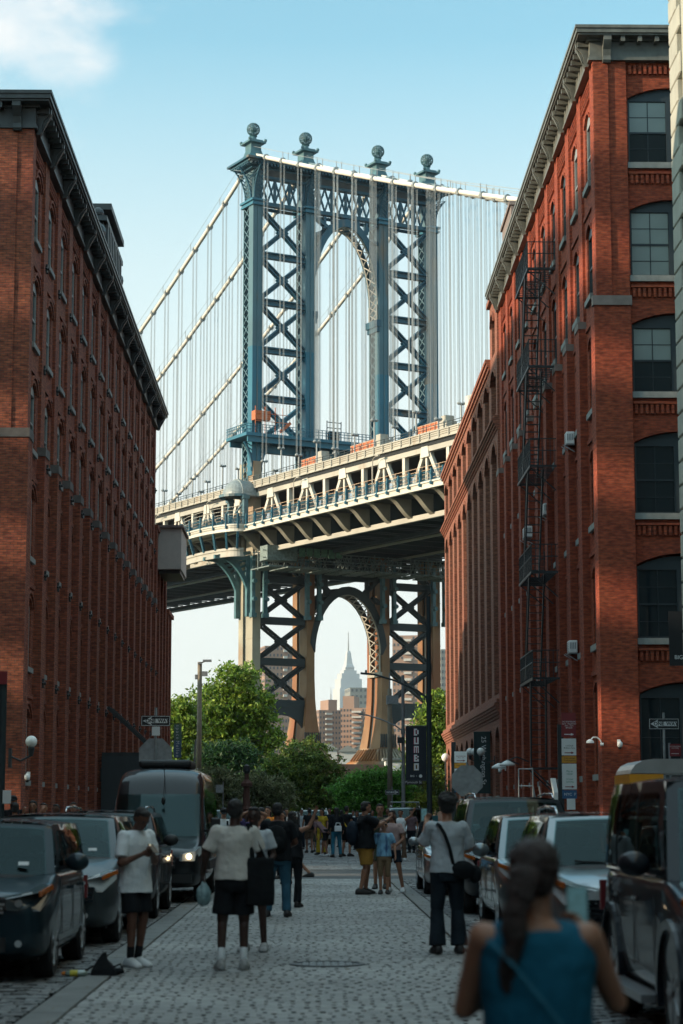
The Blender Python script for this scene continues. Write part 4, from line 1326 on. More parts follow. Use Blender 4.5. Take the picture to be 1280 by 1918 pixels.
# things standing on the upper level
def on_deck(v): return 47.15 + dz(v)
def barrier(u, v, L_, rows, label):
    t = thing('site_container', label, 'container', (0, 0, 0), 0)
    t.matrix_world = bridge_M @ Matrix.Translation((u, v, on_deck(v)))
    b = MB(); b.box(-.6, .6, 0, L_, .15, 1.45); b.build('body', M['orange'], t)
    b = MB()
    for k in range(int(L_ / 1.0) + 1): b.box(-.68, -.60, k * 1.0 - .05, k * 1.0 + .05, .1, 1.55)
    for z in (.1, .55, 1.0, 1.45): b.box(-.66, -.60, 0, L_, z, z + .09)
    b.build('slats', mat('slat_tan', (.5, .3, .2), .6), t)
    b = MB(); b.box(-.75, .75, -1.8, -.1, .3, 1.3); b.box(-.6, .6, -1.4, -.3, 1.3, 2.0); b.build('cab', M['steel_cream'], t)
    return t
bridge_M = Matrix.Translation(BO) @ Matrix.Rotation(PHI, 4, 'Z')
barrier(1.5, -17.5, 4.2, 2, 'orange slatted site container on the bridge deck left of centre')
barrier(1.5, -33.0, 6.2, 2, 'orange slatted site container on the bridge deck beneath the tower right leg')
barrier(1.5, -48.5, 5.4, 2, 'orange slatted site container on the bridge deck nearest the white trailer')
barrier(6.0, -31.0, 3.4, 2, 'small orange container behind the middle one on the bridge deck')
t = thing('box_trailer', 'long white box trailer standing on the bridge deck at the right', 'trailer')
t.matrix_world = bridge_M @ Matrix.Translation((2.2, -66.5, on_deck(-60)))
b = MB(); b.box(-1.2, 1.2, 0, 12.5, .9, 3.7); o = b.build('box', M['steel_white'], t); bevel(o, .06, 1)
b = MB()
for y in (1.2, 2.4, 10, 11.2): b.lathe([(.5, -1.15), (.5, 1.15)], (0, y, .5), 12, 'x')
b.build('wheels', M['black'], t)
b = MB(); b.box(-1.1, 1.1, .3, 12.2, .6, .9); b.build('chassis', M['steel_dark'], t)
# deck lamps
lm = MB(); lm.tube((0, 0, 0), (0, 0, 4.2), .08); lm.pipe([(0, 0, 4.2), (-.1, -.5, 4.6), (-.2, -1.4, 4.7)], .05, 6); lm.box(-.35, -.05, -2.0, -1.3, 4.6, 4.75)
lmm = lm.mesh('lamp', M['steel_cream'])
for i, v in enumerate((-15, -36, -57, 12, 30)):
    l_ = link('bridge_lamp', lmm); l_.matrix_world = bridge_M @ Matrix.Translation((-1.2, v, 41.0 + dz(v)))
    tag(l_, ['slim cream lamp on the bridge walkway nearest the tower on its right', 'slim cream lamp on the bridge walkway under the middle of the truss', 'slim cream lamp on the bridge walkway by the right buildings', 'slim cream lamp on the bridge walkway just left of the dome', 'slim cream lamp on the bridge walkway farthest to the left'][i], 'lamp', 'lamps along the bridge walkway')
# ================================================================= far skyline
M['far_red'] = mat('far_red', (.30, .19, .14), .9, var=.12, scale=.05)
M['far_grey'] = mat('far_grey', (.22, .22, .20), .9, var=.1, scale=.05)
M['far_pane'] = mat('far_pane', (.05, .06, .07), .3, var=.1)
M['far_pale'] = mat('far_pale', (.48, .46, .42), .8, var=.1)
M['limestone_b'] = mat('limestone_b', (.30, .31, .32), .8, var=.1, scale=.02)
M['limestone'] = mat('limestone', (.42, .43, .43), .8, var=.1, scale=.02)

def at(px, py, Y):
    """world point on the ray through a photograph pixel at depth Y"""
    Fv = Vector((math.sin(YAW) * math.cos(PITCH), math.cos(YAW) * math.cos(PITCH), math.sin(PITCH)))
    Rv = Vector((math.cos(YAW), -math.sin(YAW), 0)); Uv = Rv.cross(Fv)
    d = Fv + Rv * ((px - 640) / F_PX) + Uv * ((959 - py) / F_PX)
    return Vector((0, 0, CAM_H)) + d * (Y / d.y)

def tower_block(name, label, x0, x1, y, dep, h, rz, wallm, cols, rows, balcony=(), top=None):
    t = thing(name, label, 'building', ((x0 + x1) / 2, y, 0), rz)
    hw = (x1 - x0) / 2
    b = MB(); b.box(-hw, hw, 0, dep, -.1, h)
    if top:
        for (a, c, hh) in top: b.box(a * hw, c * hw, dep * .2, dep * .8, h, h + hh)
    b.build('wall', wallm, t)
    sp = 2 * hw / cols; zs = h / rows
    b = MB()
    for i in range(cols):
        for k in range(rows):
            if i in balcony: continue
            b.box(-hw + sp * (i + .28), -hw + sp * (i + .72), -.12, .1, zs * (k + .35), zs * (k + .78))
    nd = max(2, int(dep / sp))
    for i in range(nd):
        for k in range(rows):
            for sx in (-1, 1):
                b.box(sx * hw - .12, sx * hw + .12, dep / nd * (i + .3), dep / nd * (i + .7), zs * (k + .35), zs * (k + .78))
    b.build('windows', M['far_pane'], t)
    if balcony:
        b = MB()
        for i in balcony:
            for k in range(rows): b.box(-hw + sp * i, -hw + sp * (i + 1), -1.6, .05, zs * k + .2, zs * k + zs * .42)
        b.build('balconies', M['far_pale'], t)
    return t
def block_px(name, label, xa, xb, ytop, D, dep, rz, wm, cols, rows, balcony=(), top=None):
    p = at(xa, ytop, D); q = at(xb, ytop, D)
    return tower_block(name, label, p.x, q.x, D, dep, p.z, rz, wm, cols, rows, balcony, top)
block_px('apartment_tower', 'pink brick apartment tower seen through the lower bridge arch, left of two', 597, 640, 1330, 1150, 24, R(18), M['far_red'], 7, 20, (2, 3), [(.1, .9, 6)])
block_px('apartment_tower', 'brick apartment tower with white balcony bands seen through the lower bridge arch, right of two', 636, 690, 1326, 1180, 22, R(-14), M['far_red'], 9, 20, (4, 5, 6), [(-.9, -.1, 7)])
block_px('apartment_tower', 'grey office tower with big square windows above the brick towers in the arch', 656, 705, 1288, 1700, 30, R(8), M['far_grey'], 6, 20)
block_px('apartment_tower', 'tall brick tower showing between the left tower legs of the bridge', 496, 552, 1210, 1050, 26, R(12), M['far_red'], 8, 26, (5,))
block_px('apartment_tower', 'tall brick tower showing between the right tower legs of the bridge', 735, 800, 1190, 1100, 26, R(-10), M['far_red'], 9, 27, (3, 4))
block_px('apartment_tower', 'narrow grey tower just left of the right brick building', 826, 850, 1216, 1000, 26, R(5), M['far_grey'], 4, 25)
block_px('apartment_tower', 'low brick housing slab behind the big green tree on the left', 500, 545, 1330, 900, 20, R(10), M['far_red'], 8, 14)
# low river front buildings
for i, (xa, xb, yt, lab) in enumerate(((600, 632, 1404, 'low white shed on the far bank at the left of the arch'), (636, 668, 1408, 'low white shed on the far bank in the middle of the arch'), (670, 700, 1400, 'low white shed on the far bank at the right of the arch'))):
    p = at(xa, yt, 960); q = at(xb, yt, 960)
    t = thing('shed', lab, 'shed', ((p.x + q.x) / 2, 960, 0)); hw = (q.x - p.x) / 2
    b = MB(); b.box(-hw, hw, 0, 14, 0, p.z); b.build('wall', M['far_pale'], t)
    b = MB(); b.prism([(-hw - 1, p.z), (hw + 1, p.z), (0, p.z + 3)], 'y', -1, 15); b.build('roof', M['far_grey'], t)
# skyscraper with stepped crown and mast
D = 5200; p = at(653, 1518, D)
esb = thing('skyscraper', 'pale stepped skyscraper with tapering crown and tall mast seen through the bridge arch', 'skyscraper', (p.x, D, 0), R(22))
def Z(py): return at(653, py, D).z
W = D / F_PX
b = MB()
for hw, dd, z0, z1 in ((24.5 * W, 17 * W, 0, Z(1290)), (21.5 * W, 14 * W, Z(1290), Z(1272)), (18 * W, 11 * W, Z(1274), Z(1262)), (13 * W, 9 * W, Z(1262), Z(1256)), (9 * W, 7 * W, Z(1256), Z(1251))):
    b.box(-hw, hw, -dd, dd, z0, z1)
b.box(-14 * W, 14 * W, -18 * W, 18 * W, 0, Z(1300)); b.box(-26 * W, 26 * W, -12 * W, 12 * W, 0, Z(1330))
b.build('shaft', M['limestone'], esb)
b = MB()
for k in range(15):
    x = -20 * W + k * 2.9 * W
    b.box(x, x + 1.0 * W, -18.4 * W if abs(x) < 13 * W else -17.2 * W, -16 * W, Z(1500), Z(1302) if abs(x) < 13 * W else Z(1296))
b.build('window_bands', M['limestone_b'], esb)
b = MB()
b.rings([[(sx * r * W, sy * r * W, Z(y)) for sx, sy in ((-1, -1), (1, -1), (1, 1), (-1, 1))] for r, y in ((9, 1251), (6.2, 1244), (4.6, 1232), (3.8, 1224), (3.2, 1222), (2.4, 1219))])
b.build('crown', M['limestone'], esb)
b = MB(); b.tube((0, 0, Z(1221)), (0, 0, Z(1205)), 1.6 * W, 1.3 * W, 8); b.tube((0, 0, Z(1205)), (0, 0, Z(1184)), 1.0 * W, .6 * W, 6); b.build('mast', M['far_grey'], esb)
p = at(620, 1518, 4000); t = thing('radio_mast', 'thin pale mast rising left of the stepped skyscraper', 'mast', (p.x, 4000, 0))
b = MB(); b.tube((0, 0, 0), (0, 0, at(620, 1300, 4000).z), 1.6, 1.1, 6); b.tube((0, 0, at(620, 1300, 4000).z), (0, 0, at(620, 1287, 4000).z), .6, .3, 6); b.build('pole', M['far_grey'], t)
# ================================================================= trees
def leaf_mat(name, c1, c2, c3):
    m, t, b = _p(name); L = t.links.new; nn = t.nodes.new
    b.inputs['Roughness'].default_value = .55; b.inputs['Specular IOR Level'].default_value = .3
    g = nn('ShaderNodeTexCoord')
    n = nn('ShaderNodeTexNoise'); n.inputs['Scale'].default_value = 1.6; n.inputs['Detail'].default_value = 6; L(g.outputs['Object'], n.inputs['Vector'])
    cr = nn('ShaderNodeValToRGB'); e = cr.color_ramp.elements
    e[0].position = .3; e[0].color = (*c1, 1); e[1].position = .7; e[1].color = (*c3, 1); x = e.new(.5); x.color = (*c2, 1)
    L(n.outputs['Fac'], cr.inputs[0])
    rnd = nn('ShaderNodeNewGeometry'); mr = nn('ShaderNodeMapRange'); mr.inputs['To Min'].default_value = .35; mr.inputs['To Max'].default_value = 1.6
    L(rnd.outputs['Random Per Island'], mr.inputs['Value'])
    mx = nn('ShaderNodeMixRGB'); mx.blend_type = 'MULTIPLY'; mx.inputs[0].default_value = 1
    L(cr.outputs[0], mx.inputs[1]); L(mr.outputs[0], mx.inputs[2]); L(mx.outputs[0], b.inputs['Base Color'])
    tr = nn('ShaderNodeBsdfTranslucent'); L(mx.outputs[0], tr.inputs['Color'])
    ms = nn('ShaderNodeMixShader'); ms.inputs[0].default_value = .38
    L(b.outputs[0], ms.inputs[1]); L(tr.outputs[0], ms.inputs[2]); L(ms.outputs[0], t.nodes['Material Output'].inputs[0])
    return m
M['leaf_bright'] = leaf_mat('leaf_bright', (.07, .13, .018), (.16, .26, .035), (.33, .38, .06))
M['leaf_mid'] = leaf_mat('leaf_mid', (.05, .10, .024), (.10, .17, .035), (.25, .27, .06))
M['leaf_shrub'] = leaf_mat('leaf_shrub', (.06, .17, .03), (.10, .27, .04), (.17, .34, .06))
M['leaf_pale'] = leaf_mat('leaf_pale', (.08, .11, .045), (.16, .19, .09), (.32, .32, .19))
M['leaf_yellow'] = leaf_mat('leaf_yellow', (.10, .16, .02), (.2, .25, .03), (.32, .30, .05))
M['leaf_dark'] = leaf_mat('leaf_dark', (.02, .055, .022), (.03, .08, .026), (.05, .11, .03))
M['bark'] = mat('bark', (.09, .07, .05), .9, var=.3, scale=4, bump=.6)

def foliage(name, blobs, n, ls, m, parent, seed, clump=.55, shell=.55, flat=.0):
    """blobs: (cx,cy,cz,rx,ry,rz); leaves gather in small clumps spread through each blob"""
    rg = np.random.default_rng(seed)
    vol = np.array([b[3] * b[4] * b[5] for b in blobs]) ** .8; vol = vol / vol.sum()
    P = []; 
    for bl, w_ in zip(blobs, vol):
        k = max(4, int(n * w_ / 26 * .9))
        d = rg.normal(size=(k, 3)); d /= np.linalg.norm(d, axis=1)[:, None]
        r = rg.uniform(shell, 1.0, k) ** .7 * rg.uniform(.72, 1.28, k)
        c = np.array(bl[:3]) + d * r[:, None] * np.array(bl[3:6])
        m_ = 26
        off = rg.normal(size=(k, m_, 3)) * (clump * rg.uniform(.45, 1.05, k))[:, None, None] * np.array([1, 1, .62])
        P.append((c[:, None, :] + off).reshape(-1, 3))
    P = np.concatenate(P); P = P[P[:, 2] > .15]
    N_ = len(P)
    a = rg.normal(size=(N_, 3)); a /= np.linalg.norm(a, axis=1)[:, None]
    b_ = np.cross(a, rg.normal(size=(N_, 3))); b_ /= np.linalg.norm(b_, axis=1)[:, None]
    s = ls * rg.uniform(.6, 1.4, N_)[:, None]
    V = np.stack([P - a * s, P - b_ * s * .42 + a * s * .1, P + a * s, P + b_ * s * .42 + a * s * .1], axis=1).reshape(-1, 3)
    me = bpy.data.meshes.new(name)
    me.vertices.add(N_ * 4); me.vertices.foreach_set('co', V.ravel())
    me.loops.add(N_ * 4); me.loops.foreach_set('vertex_index', np.arange(N_ * 4))
    me.polygons.add(N_); me.polygons.foreach_set('loop_start', np.arange(N_) * 4); me.polygons.foreach_set('loop_total', np.full(N_, 4))
    me.update(calc_edges=True); me.materials.append(m)
    return link(name, me, parent)

def trunk(parent, h, r, seed, blobs):
    rr = random.Random(seed); b = MB()
    pts = [Vector((0, 0, -.1)), Vector((rr.uniform(-.1, .1), 0, h * .25)), Vector((rr.uniform(-.2, .2), rr.uniform(-.2, .2), h * .5)), Vector((rr.uniform(-.3, .3), rr.uniform(-.3, .3), h * .85))]
    for i in range(3): b.tube(pts[i], pts[i + 1], r * (1 - i * .25), r * (1 - (i + 1) * .25), 8)
    for bl in blobs:
        e = Vector(bl[:3]); s_ = pts[1].lerp(pts[2], rr.random()); m_ = s_.lerp(e, .5) + Vector((0, 0, -.1 * h * rr.random()))
        b.tube(s_, m_, r * .4, r * .26, 6); b.tube(m_, e, r * .26, r * .1, 6)
        for _ in range(4):
            q = e + Vector((rr.uniform(-1, 1) * bl[3], rr.uniform(-1, 1) * bl[4], rr.uniform(-.5, 1) * bl[5])) * .7
            b.tube(e.lerp(s_, .25), q, r * .12, r * .04, 5)
    b.build('trunk', M['bark'], parent, smooth=True)

def tree(name, label, cat, px, D, blobs, n, ls, m, seed, r=.2, clump=.5, group=None, shell=.5):
    """blobs given as (px, py, depth offset, rx m, rz m)"""
    base = at(px, 1518, D)
    t = thing(name, label, cat, (base.x, D, 0), 0, group)
    bl = []
    for (bx, by, dy, rx, rz) in blobs:
        q = at(bx, by, D + dy); bl.append((q.x - base.x, dy, q.z, rx, rx * .9, rz))
    foliage('crown', bl, n, ls, m, t, seed, clump, shell)
    trunk(t, max(b[2] for b in bl), r, seed, bl)
    return t
tree('tree', 'tall bright green tree beside the left brick building in front of the bridge leg', 'tree', 425, 158,
     [(440, 1275, 0, 1.6, 1.3), (408, 1308, 1, 1.9, 1.3), (470, 1315, 0, 1.7, 1.3), (392, 1352, -1, 1.7, 1.3), (440, 1345, 1, 2.6, 1.8), (480, 1375, 0, 1.9, 1.5), (420, 1400, 0, 2.8, 1.8), (460, 1262, 2, .9, .8)],
     27000, .17, M['leaf_bright'], 11, .3, .36, shell=.65)
tree('tree', 'smaller yellow green tree squeezed against the left brick wall end', 'tree', 338, 150,
     [(336, 1322, 0, .9, .8), (345, 1352, 0, 1.3, 1.3), (335, 1390, 0, 1.6, 1.8), (345, 1440, 0, 1.6, 1.6)], 13000, .17, M['leaf_bright'], 12, .18, .4)
tree('bush', 'dark rounded bush in the park at the left behind the black van', 'bush', 420, 140,
     [(405, 1430, 0, 1.6, 1.4), (440, 1420, 1, 1.8, 1.3), (460, 1455, 0, 1.8, 1.3)], 12000, .13, M['leaf_dark'], 13, .12, .34)
tree('shrub', 'pale flowering shrub right behind the black van', 'bush', 405, 118,
     [(400, 1462, 0, 1.1, .8), (425, 1485, 0, 1.0, .9), (395, 1500, 0, 1.2, .8)], 7000, .10, M['leaf_pale'], 14, .07, .22)
tree('shrub', 'pale flowering shrub around the brown lamp post left of centre', 'bush', 485, 122,
     [(470, 1468, 0, 1.1, .7), (505, 1478, 0, 1.2, .8), (480, 1500, 0, 1.5, .8), (520, 1500, 0, 1.2, .8)], 9000, .10, M['leaf_pale'], 15, .07, .22)
tree('bush', 'large mid green bush at the centre below the bridge left legs', 'bush', 570, 135,
     [(570, 1415, 1, 1.5, 1.0), (545, 1440, 0, 1.8, 1.1), (600, 1450, 0, 1.5, 1.2), (560, 1475, 0, 2.4, 1.4), (610, 1490, 0, 1.3, 1.2), (515, 1465, 0, 1.3, 1.1), (580, 1500, 0, 2.0, 1.0)],
     26000, .12, M['leaf_mid'], 16, .15, .30)
tree('bush', 'bright fine leaved bush with spiky tops right of the centre', 'bush', 690, 128,
     [(660, 1478, 0, 1.2, .8), (700, 1465, 0, 1.4, .9), (735, 1470, 0, 1.3, .9), (680, 1500, 0, 1.7, .9), (740, 1500, 0, 1.4, .9)],
     22000, .10, M['leaf_shrub'], 17, .1, .26)
tree('shrub', 'dark green shrub in shade between the two big bushes', 'bush', 632, 140,
     [(632, 1490, 0, 1.0, 1.0), (620, 1505, 0, 1.3, .8), (650, 1510, 0, 1.6, .7)], 6000, .11, M['leaf_dark'], 18, .08, .3)
tree('tree', 'yellow green tree beside the arcaded brick building on the right', 'tree', 815, 152,
     [(822, 1320, 0, .9, 1.2), (812, 1352, 0, 1.3, 1.2), (826, 1380, 1, 1.3, 1.3), (800, 1395, 0, 1.3, 1.1), (818, 1425, 0, 1.7, 1.4), (790, 1425, 0, 1.1, 1.0), (800, 1460, 0, 1.6, 1.2)],
     19000, .15, M['leaf_bright'], 19, .18, .36)
tree('tree', 'dark leafy tree behind the lamp posts at right centre', 'tree', 775, 140,
     [(785, 1450, 0, 1.4, 1.1), (765, 1475, 0, 1.3, 1.0), (800, 1490, 0, 1.4, 1.1), (770, 1500, 0, 1.5, .9)], 10000, .12, M['leaf_mid'], 20, .12, .32)
tree('shrub', 'small yellow green shrub at the foot of the tall lamp post', 'bush', 797, 100,
     [(797, 1502, 0, .55, .45), (790, 1514, 0, .6, .4)], 2600, .07, M['leaf_yellow'], 21, .05, .15)
tree('tree', 'dull golden green tree behind the bright tree on the left', 'tree', 398, 175,
     [(400, 1395, 0, 2.3, 1.5), (385, 1420, 0, 1.6, 1.2), (440, 1425, 0, 2.4, 1.4), (490, 1425, 0, 2.0, 1.3), (370, 1460, 0, 2.4, 1.6), (500, 1455, 0, 2.0, 1.3)], 17000, .16, M['leaf_yellow'], 22, .2, .4)
tree('hedge', 'low dark hedge closing the street at the park edge', 'hedge', 590, 146,
     [(x, 1505, 0, 2.2, 1.2) for x in range(380, 830, 45)], 16000, .14, M['leaf_dark'], 23, .06, .35)

# ================================================================= street furniture
def lamp_globe(label, X, Y, z, wall_dx, r=.17):
    t = thing('wall_lamp', label, 'lamp', (X, Y, z), 0, 'white globe lamps on brackets')
    b = MB(); b.ball((0, 0, 0), r, 20, 14); b.build('globe', M['globe'], t, smooth=True)
    b = MB(); b.lathe([(.06, -.42), (.08, -.3), (.11, -r - .02), (.07, -r + .02)], n=12); b.pipe([(0, 0, -.4), (wall_dx * .5, 0, -.55), (wall_dx, 0, -.42)], .03, 6)
    b.box(wall_dx - .04, wall_dx + .04, -.1, .1, -.75, -.2); b.build('bracket', M['iron'], t)
at_ = lambda px, py, X: (lambda d: (d.x, d.y, d.z))(at(px, py, X * 1.0))
def onX(px, py, X):
    lo, hi = 5.0, 400.0
    for _ in range(60):
        m_ = (lo + hi) / 2
        if abs(at(px, py, m_).x) < abs(X): lo = m_
        else: hi = m_
    return at(px, py, m_)
for px, py, X, lab in ((59, 1389, -8.1, 'largest white globe lamp on the left warehouse corner'), (218, 1430, -8.1, 'white globe lamp left of the pair by the black van'), (245, 1433, -8.1, 'white globe lamp right of the pair, nearest the black van')):
    p = onX(px, py, X); lamp_globe(lab, p.x, p.y, p.z, XL - p.x)
p = at(0, 1389, 61.6); lamp_globe('white globe lamp cut by the left edge of the view', p.x, p.y, p.z, 0.0)
for px, lab in ((881, 'white globe lamp, leftmost of three on the arcaded building'), (890, 'white globe lamp, middle of three on the arcaded building'), (901, 'white globe lamp, rightmost of three on the arcaded building')):
    p = onX(px, 1408, 8.5); lamp_globe(lab, p.x, p.y, p.z, 9.2 - p.x, .2)

def cameraish(label, loc, rz=0):
    t = thing('security_camera', label, 'camera', loc, rz)
    b = MB(); b.box(-.05, .05, -.02, .03, -.09, .09); b.tube((0, -.02, 0), (0, -.22, .02), .022); b.box(-.04, .04, -.2, -.14, -.05, .05); b.build('mount', M['white_paint'], t)
    b = MB(); b.lathe([(.06, -.04), (.085, 0), (.085, .1), (.05, .13)], (0, -.26, -.12), 12); b.build('housing', M['white_paint'], t, smooth=True)
    b = MB(); b.ball((0, -.26, -.17), .06, 10, 8); b.build('lens', M['black'], t, smooth=True)
p = at(52, 1451, 62.3); cameraish('white security camera on the corner of the left warehouse', (p.x, 62.5, p.z))
p = at(1160, 1390, 65.9); cameraish('white security camera on the corner pier of the right loft building', (p.x, 66.0, p.z))
p = onX(943, 1440, 9.1); cameraish('white camera low on the right loft building near the vertical banner', (9.2, p.y, p.z), R(-90))
# swan neck wall lights
for i, (px, py, lab) in enumerate(((1107, 1393, 'white swan neck wall light at the corner of the right loft building'),)):
    p = onX(px, py, 8.85)
    t = thing('wall_light', lab, 'lamp', (9.2, p.y, p.z))
    b = MB(); b.pipe([(0, 0, 0), (-.05, 0, .12), (-.15, 0, .2), (-.28, 0, .2), (-.36, 0, .1)], .022, 8); b.lathe([(.05, -.05), (.06, .05)], (0, 0, -.02), 10, 'x'); b.build('arm', M['white_paint'], t)
    b = MB(); b.lathe([(.13, -.06), (.12, 0), (.04, .06)], (-.37, 0, .08), 14); b.build('shade', M['white_paint'], t)
for px, py, lab in ((935, 1436, 'grey dish shaped wall light left of its pair above the entrance'), (951, 1431, 'grey dish shaped wall light right of its pair above the entrance')):
    p = onX(px, py, 8.3)
    t = thing('wall_light', lab, 'lamp', (p.x, p.y, p.z)); b = MB(); b.lathe([(.34, -.08), (.32, 0), (.12, .12), (.03, .16)], n=18); b.build('shade', M['globe'], t, smooth=True)
    b = MB(); b.pipe([(0, 0, .14), (.4, 0, .3), (9.2 - p.x, 0, .1)], .03, 6); b.build('arm', M['iron'], t)

def air_con(label, px, py, wd, bracket=True, Xo=8.9):
    p = onX(px, py, Xo)
    t = thing('air_conditioner', label, 'air conditioner', (p.x, p.y, p.z), 0, 'air conditioners on the right loft building')
    b = MB(); b.box(.12, .42, -wd / 2, wd / 2, -.22, .22); o = b.build('casing', M['white_paint'], t); bevel(o, .02, 1)
    b = MB()
    for k in range(6): b.box(.11, .12, -wd / 2 + .05, wd / 2 - .05, -.18 + k * .06, -.16 + k * .06)
    for k in range(4): b.box(.15 + k * .06, .18 + k * .06, -wd / 2 - .012, -wd / 2, -.08, .14)
    b.build('grille', M['galv'], t)
    b = MB(); b.beam((.0, wd / 2 - .05, -.25), (.42, wd / 2 - .05, -.5), .03, .03); b.beam((.0, -wd / 2 + .05, -.25), (.42, -wd / 2 + .05, -.5), .03, .03); b.box(.1, .42, -wd / 2, wd / 2, -.25, -.225); b.build('bracket', M['galv'], t)
air_con('white air conditioner upper right of the fire escape', 1053, 822, .5)
air_con('white air conditioner behind the fire escape ladder', 1011, 955, .7)
air_con('white air conditioner left of the fire escape', 976, 998, 1.0, Xo=8.5)
air_con('white air conditioner low and right of the fire escape', 1058, 1212, .55)

# ---- fire escape on the right building
fe_y0, fe_y1 = 76.4, 81.0
fe = thing('fire_escape', 'black iron fire escape zigzagging down the right loft building', 'fire escape', (XR, fe_y0, 0))
L_ = fe_y1 - fe_y0; OUTX = -1.05
levels = [22.1, 18.3, 14.5, 10.5, 6.55]
for li, z in enumerate(levels):
    b = MB()
    b.box(OUTX, 0, -.02, .03, z - .08, z); b.box(OUTX, 0, L_ - .03, L_ + .02, z - .08, z); b.box(OUTX - .03, OUTX + .02, 0, L_, z - .1, z)
    for k in range(0, 30, 2): b.box(OUTX + .02, -.05, k * L_ / 30, k * L_ / 30 + .04, z - .03, z) if not (4 < k < 14) else b.box(OUTX + .55 if li < 5 else OUTX, -.05, k * L_ / 30, k * L_ / 30 + .04, z - .03, z)
    for y in (.2, L_ / 2, L_ - .2):
        b.beam((OUTX, y, z - .06), (0, y, z - 1.0), .04, .04)
    b.build('platform', M['iron'], fe)
    b = MB()
    for h in (.55, 1.0): 
        b.tube((OUTX, 0, z + h), (OUTX, L_, z + h), .028, .028, 5)
        for y in (0, L_): b.tube((OUTX, y, z + h), (0, y, z + h), .02, .02, 5)
    n = 22
    for k in range(n + 1):
        y = L_ * k / n; b.box(OUTX - .011, OUTX + .011, y - .011, y + .011, z, z + 1.0)
    for k in range(7):
        for y in (0, L_): b.box(OUTX * k / 7 - .01, OUTX * k / 7 + .01, y - .01, y + .01, z, z + 1.0)
    for k in range(8):
        c = L_ * (k + .5) / 8; b.beam((OUTX, c - .3, z + .05), (OUTX, c + .3, z + .55), .02, .02); b.beam((OUTX, c + .3, z + .05), (OUTX, c - .3, z + .55), .02, .02)
    b.build('railing', M['iron'], fe)
    z2 = levels[li + 1] if li < 4 else 3.3
    b = MB(); ya, yb = (1.0, 2.9)
    if li == 4: ya, yb = 1.0, 1.3
    xa = OUTX + .30
    for xx in (xa - .28, xa + .28): b.beam((xx, ya, z), (xx, yb, z2), .06, .16)
    ns = int((z - z2) / .27)
    for k in range(1, ns):
        t_ = k / ns; y = ya + (yb - ya) * t_; zz = z + (z2 - z) * t_
        b.box(xa - .28, xa + .28, y - .06, y + .06, zz - .012, zz + .012)
    for xx in (xa - .30, xa + .30): b.tube((xx, ya, z + .85), (xx, yb, z2 + .85), .018, .018, 5)
    b.build('stair' if li < 4 else 'drop_ladder', M['iron'], fe)
b = MB()
b.box(OUTX, -.05, .6, 1.9, 3.2, 3.26); b.beam((OUTX, .6, 3.2), (0, .6, 2.2), .05, .05); b.beam((OUTX, 1.9, 3.2), (0, 1.9, 2.2), .05, .05)
b.build('ladder_rest', M['iron'], fe)

# ---- signs
def plate(mb, w_, h, z, y=0, t=.006, r=.0): mb.box(-w_ / 2, w_ / 2, y - t, y, z - h / 2, z + h / 2)
def sign_one_way(label, loc, rz, w_=.92, h=.31, pole_h=3.2, sx=1, pole_extra=None, arrow=-1):
    t = thing('road_sign', label, 'sign', loc, rz)
    b = MB(); b.tube((0, 0, 0), (0, 0, pole_h), .032, .032, 8); b.build('post', M['galv'], t)
    z = pole_h - .30
    b = MB(); b.box(-w_ / 2, w_ / 2, -.050, -.044, z - h / 2, z + h / 2); pl = b.build('panel', M['black'], t)
    b = MB()
    bw = .012; y0, y1 = -.053, -.0505
    b.box(-w_ / 2 + .012, w_ / 2 - .012, y0, y1, z + h / 2 - .022, z + h / 2 - .012); b.box(-w_ / 2 + .012, w_ / 2 - .012, y0, y1, z - h / 2 + .012, z - h / 2 + .022)
    b.box(-w_ / 2 + .012, -w_ / 2 + .022, y0, y1, z - h / 2 + .022, z + h / 2 - .022); b.box(w_ / 2 - .022, w_ / 2 - .012, y0, y1, z - h / 2 + .022, z + h / 2 - .022)
    e = arrow
    b.prism([(e * (w_ / 2 - .04), z), (e * (w_ / 2 - .25), z + h * .40), (e * (w_ / 2 - .22), z + h * .20), (-e * (w_ / 2 - .06), z + h * .20), (-e * (w_ / 2 - .06), z - h * .20), (e * (w_ / 2 - .22), z - h * .20), (e * (w_ / 2 - .25), z - h * .40)], 'y', y0, y1)
    b.build('arrow', M['white_sign'], pl)
    text('lettering', 'ONE', .165 * w_, M['black'], pl, TM(-.17 * w_ if e < 0 else -.26 * w_, -.0545, z), .0008, .004)
    text('lettering', 'WAY', .165 * w_, M['black'], pl, TM(.27 * w_ if e < 0 else .14 * w_, -.0545, z), .0008, .004)
    return t, z
# left: ONE WAY above the back of a stop sign
p = at(290, 1518, 47.0)
ls, zz = sign_one_way('ONE WAY arrow sign above the back of a stop sign, left of the black van', (p.x, 47.0, .13), 0, .66 * 1.0, .24, 3.85)
for ch in list(ls.children):
    pass
b = MB(); b.prism([(.40 * math.cos(PI / 8 + k * PI / 4), 2.92 - .13 + .40 * math.sin(PI / 8 + k * PI / 4)) for k in range(8)], 'y', .03, .037); b.build('stop_sign_back', M['galv'], ls)
b = MB(); b.box(-.08, .10, -.06, -.045, 3.22, 3.42); b.build('sticker', M['white_sign'], ls)
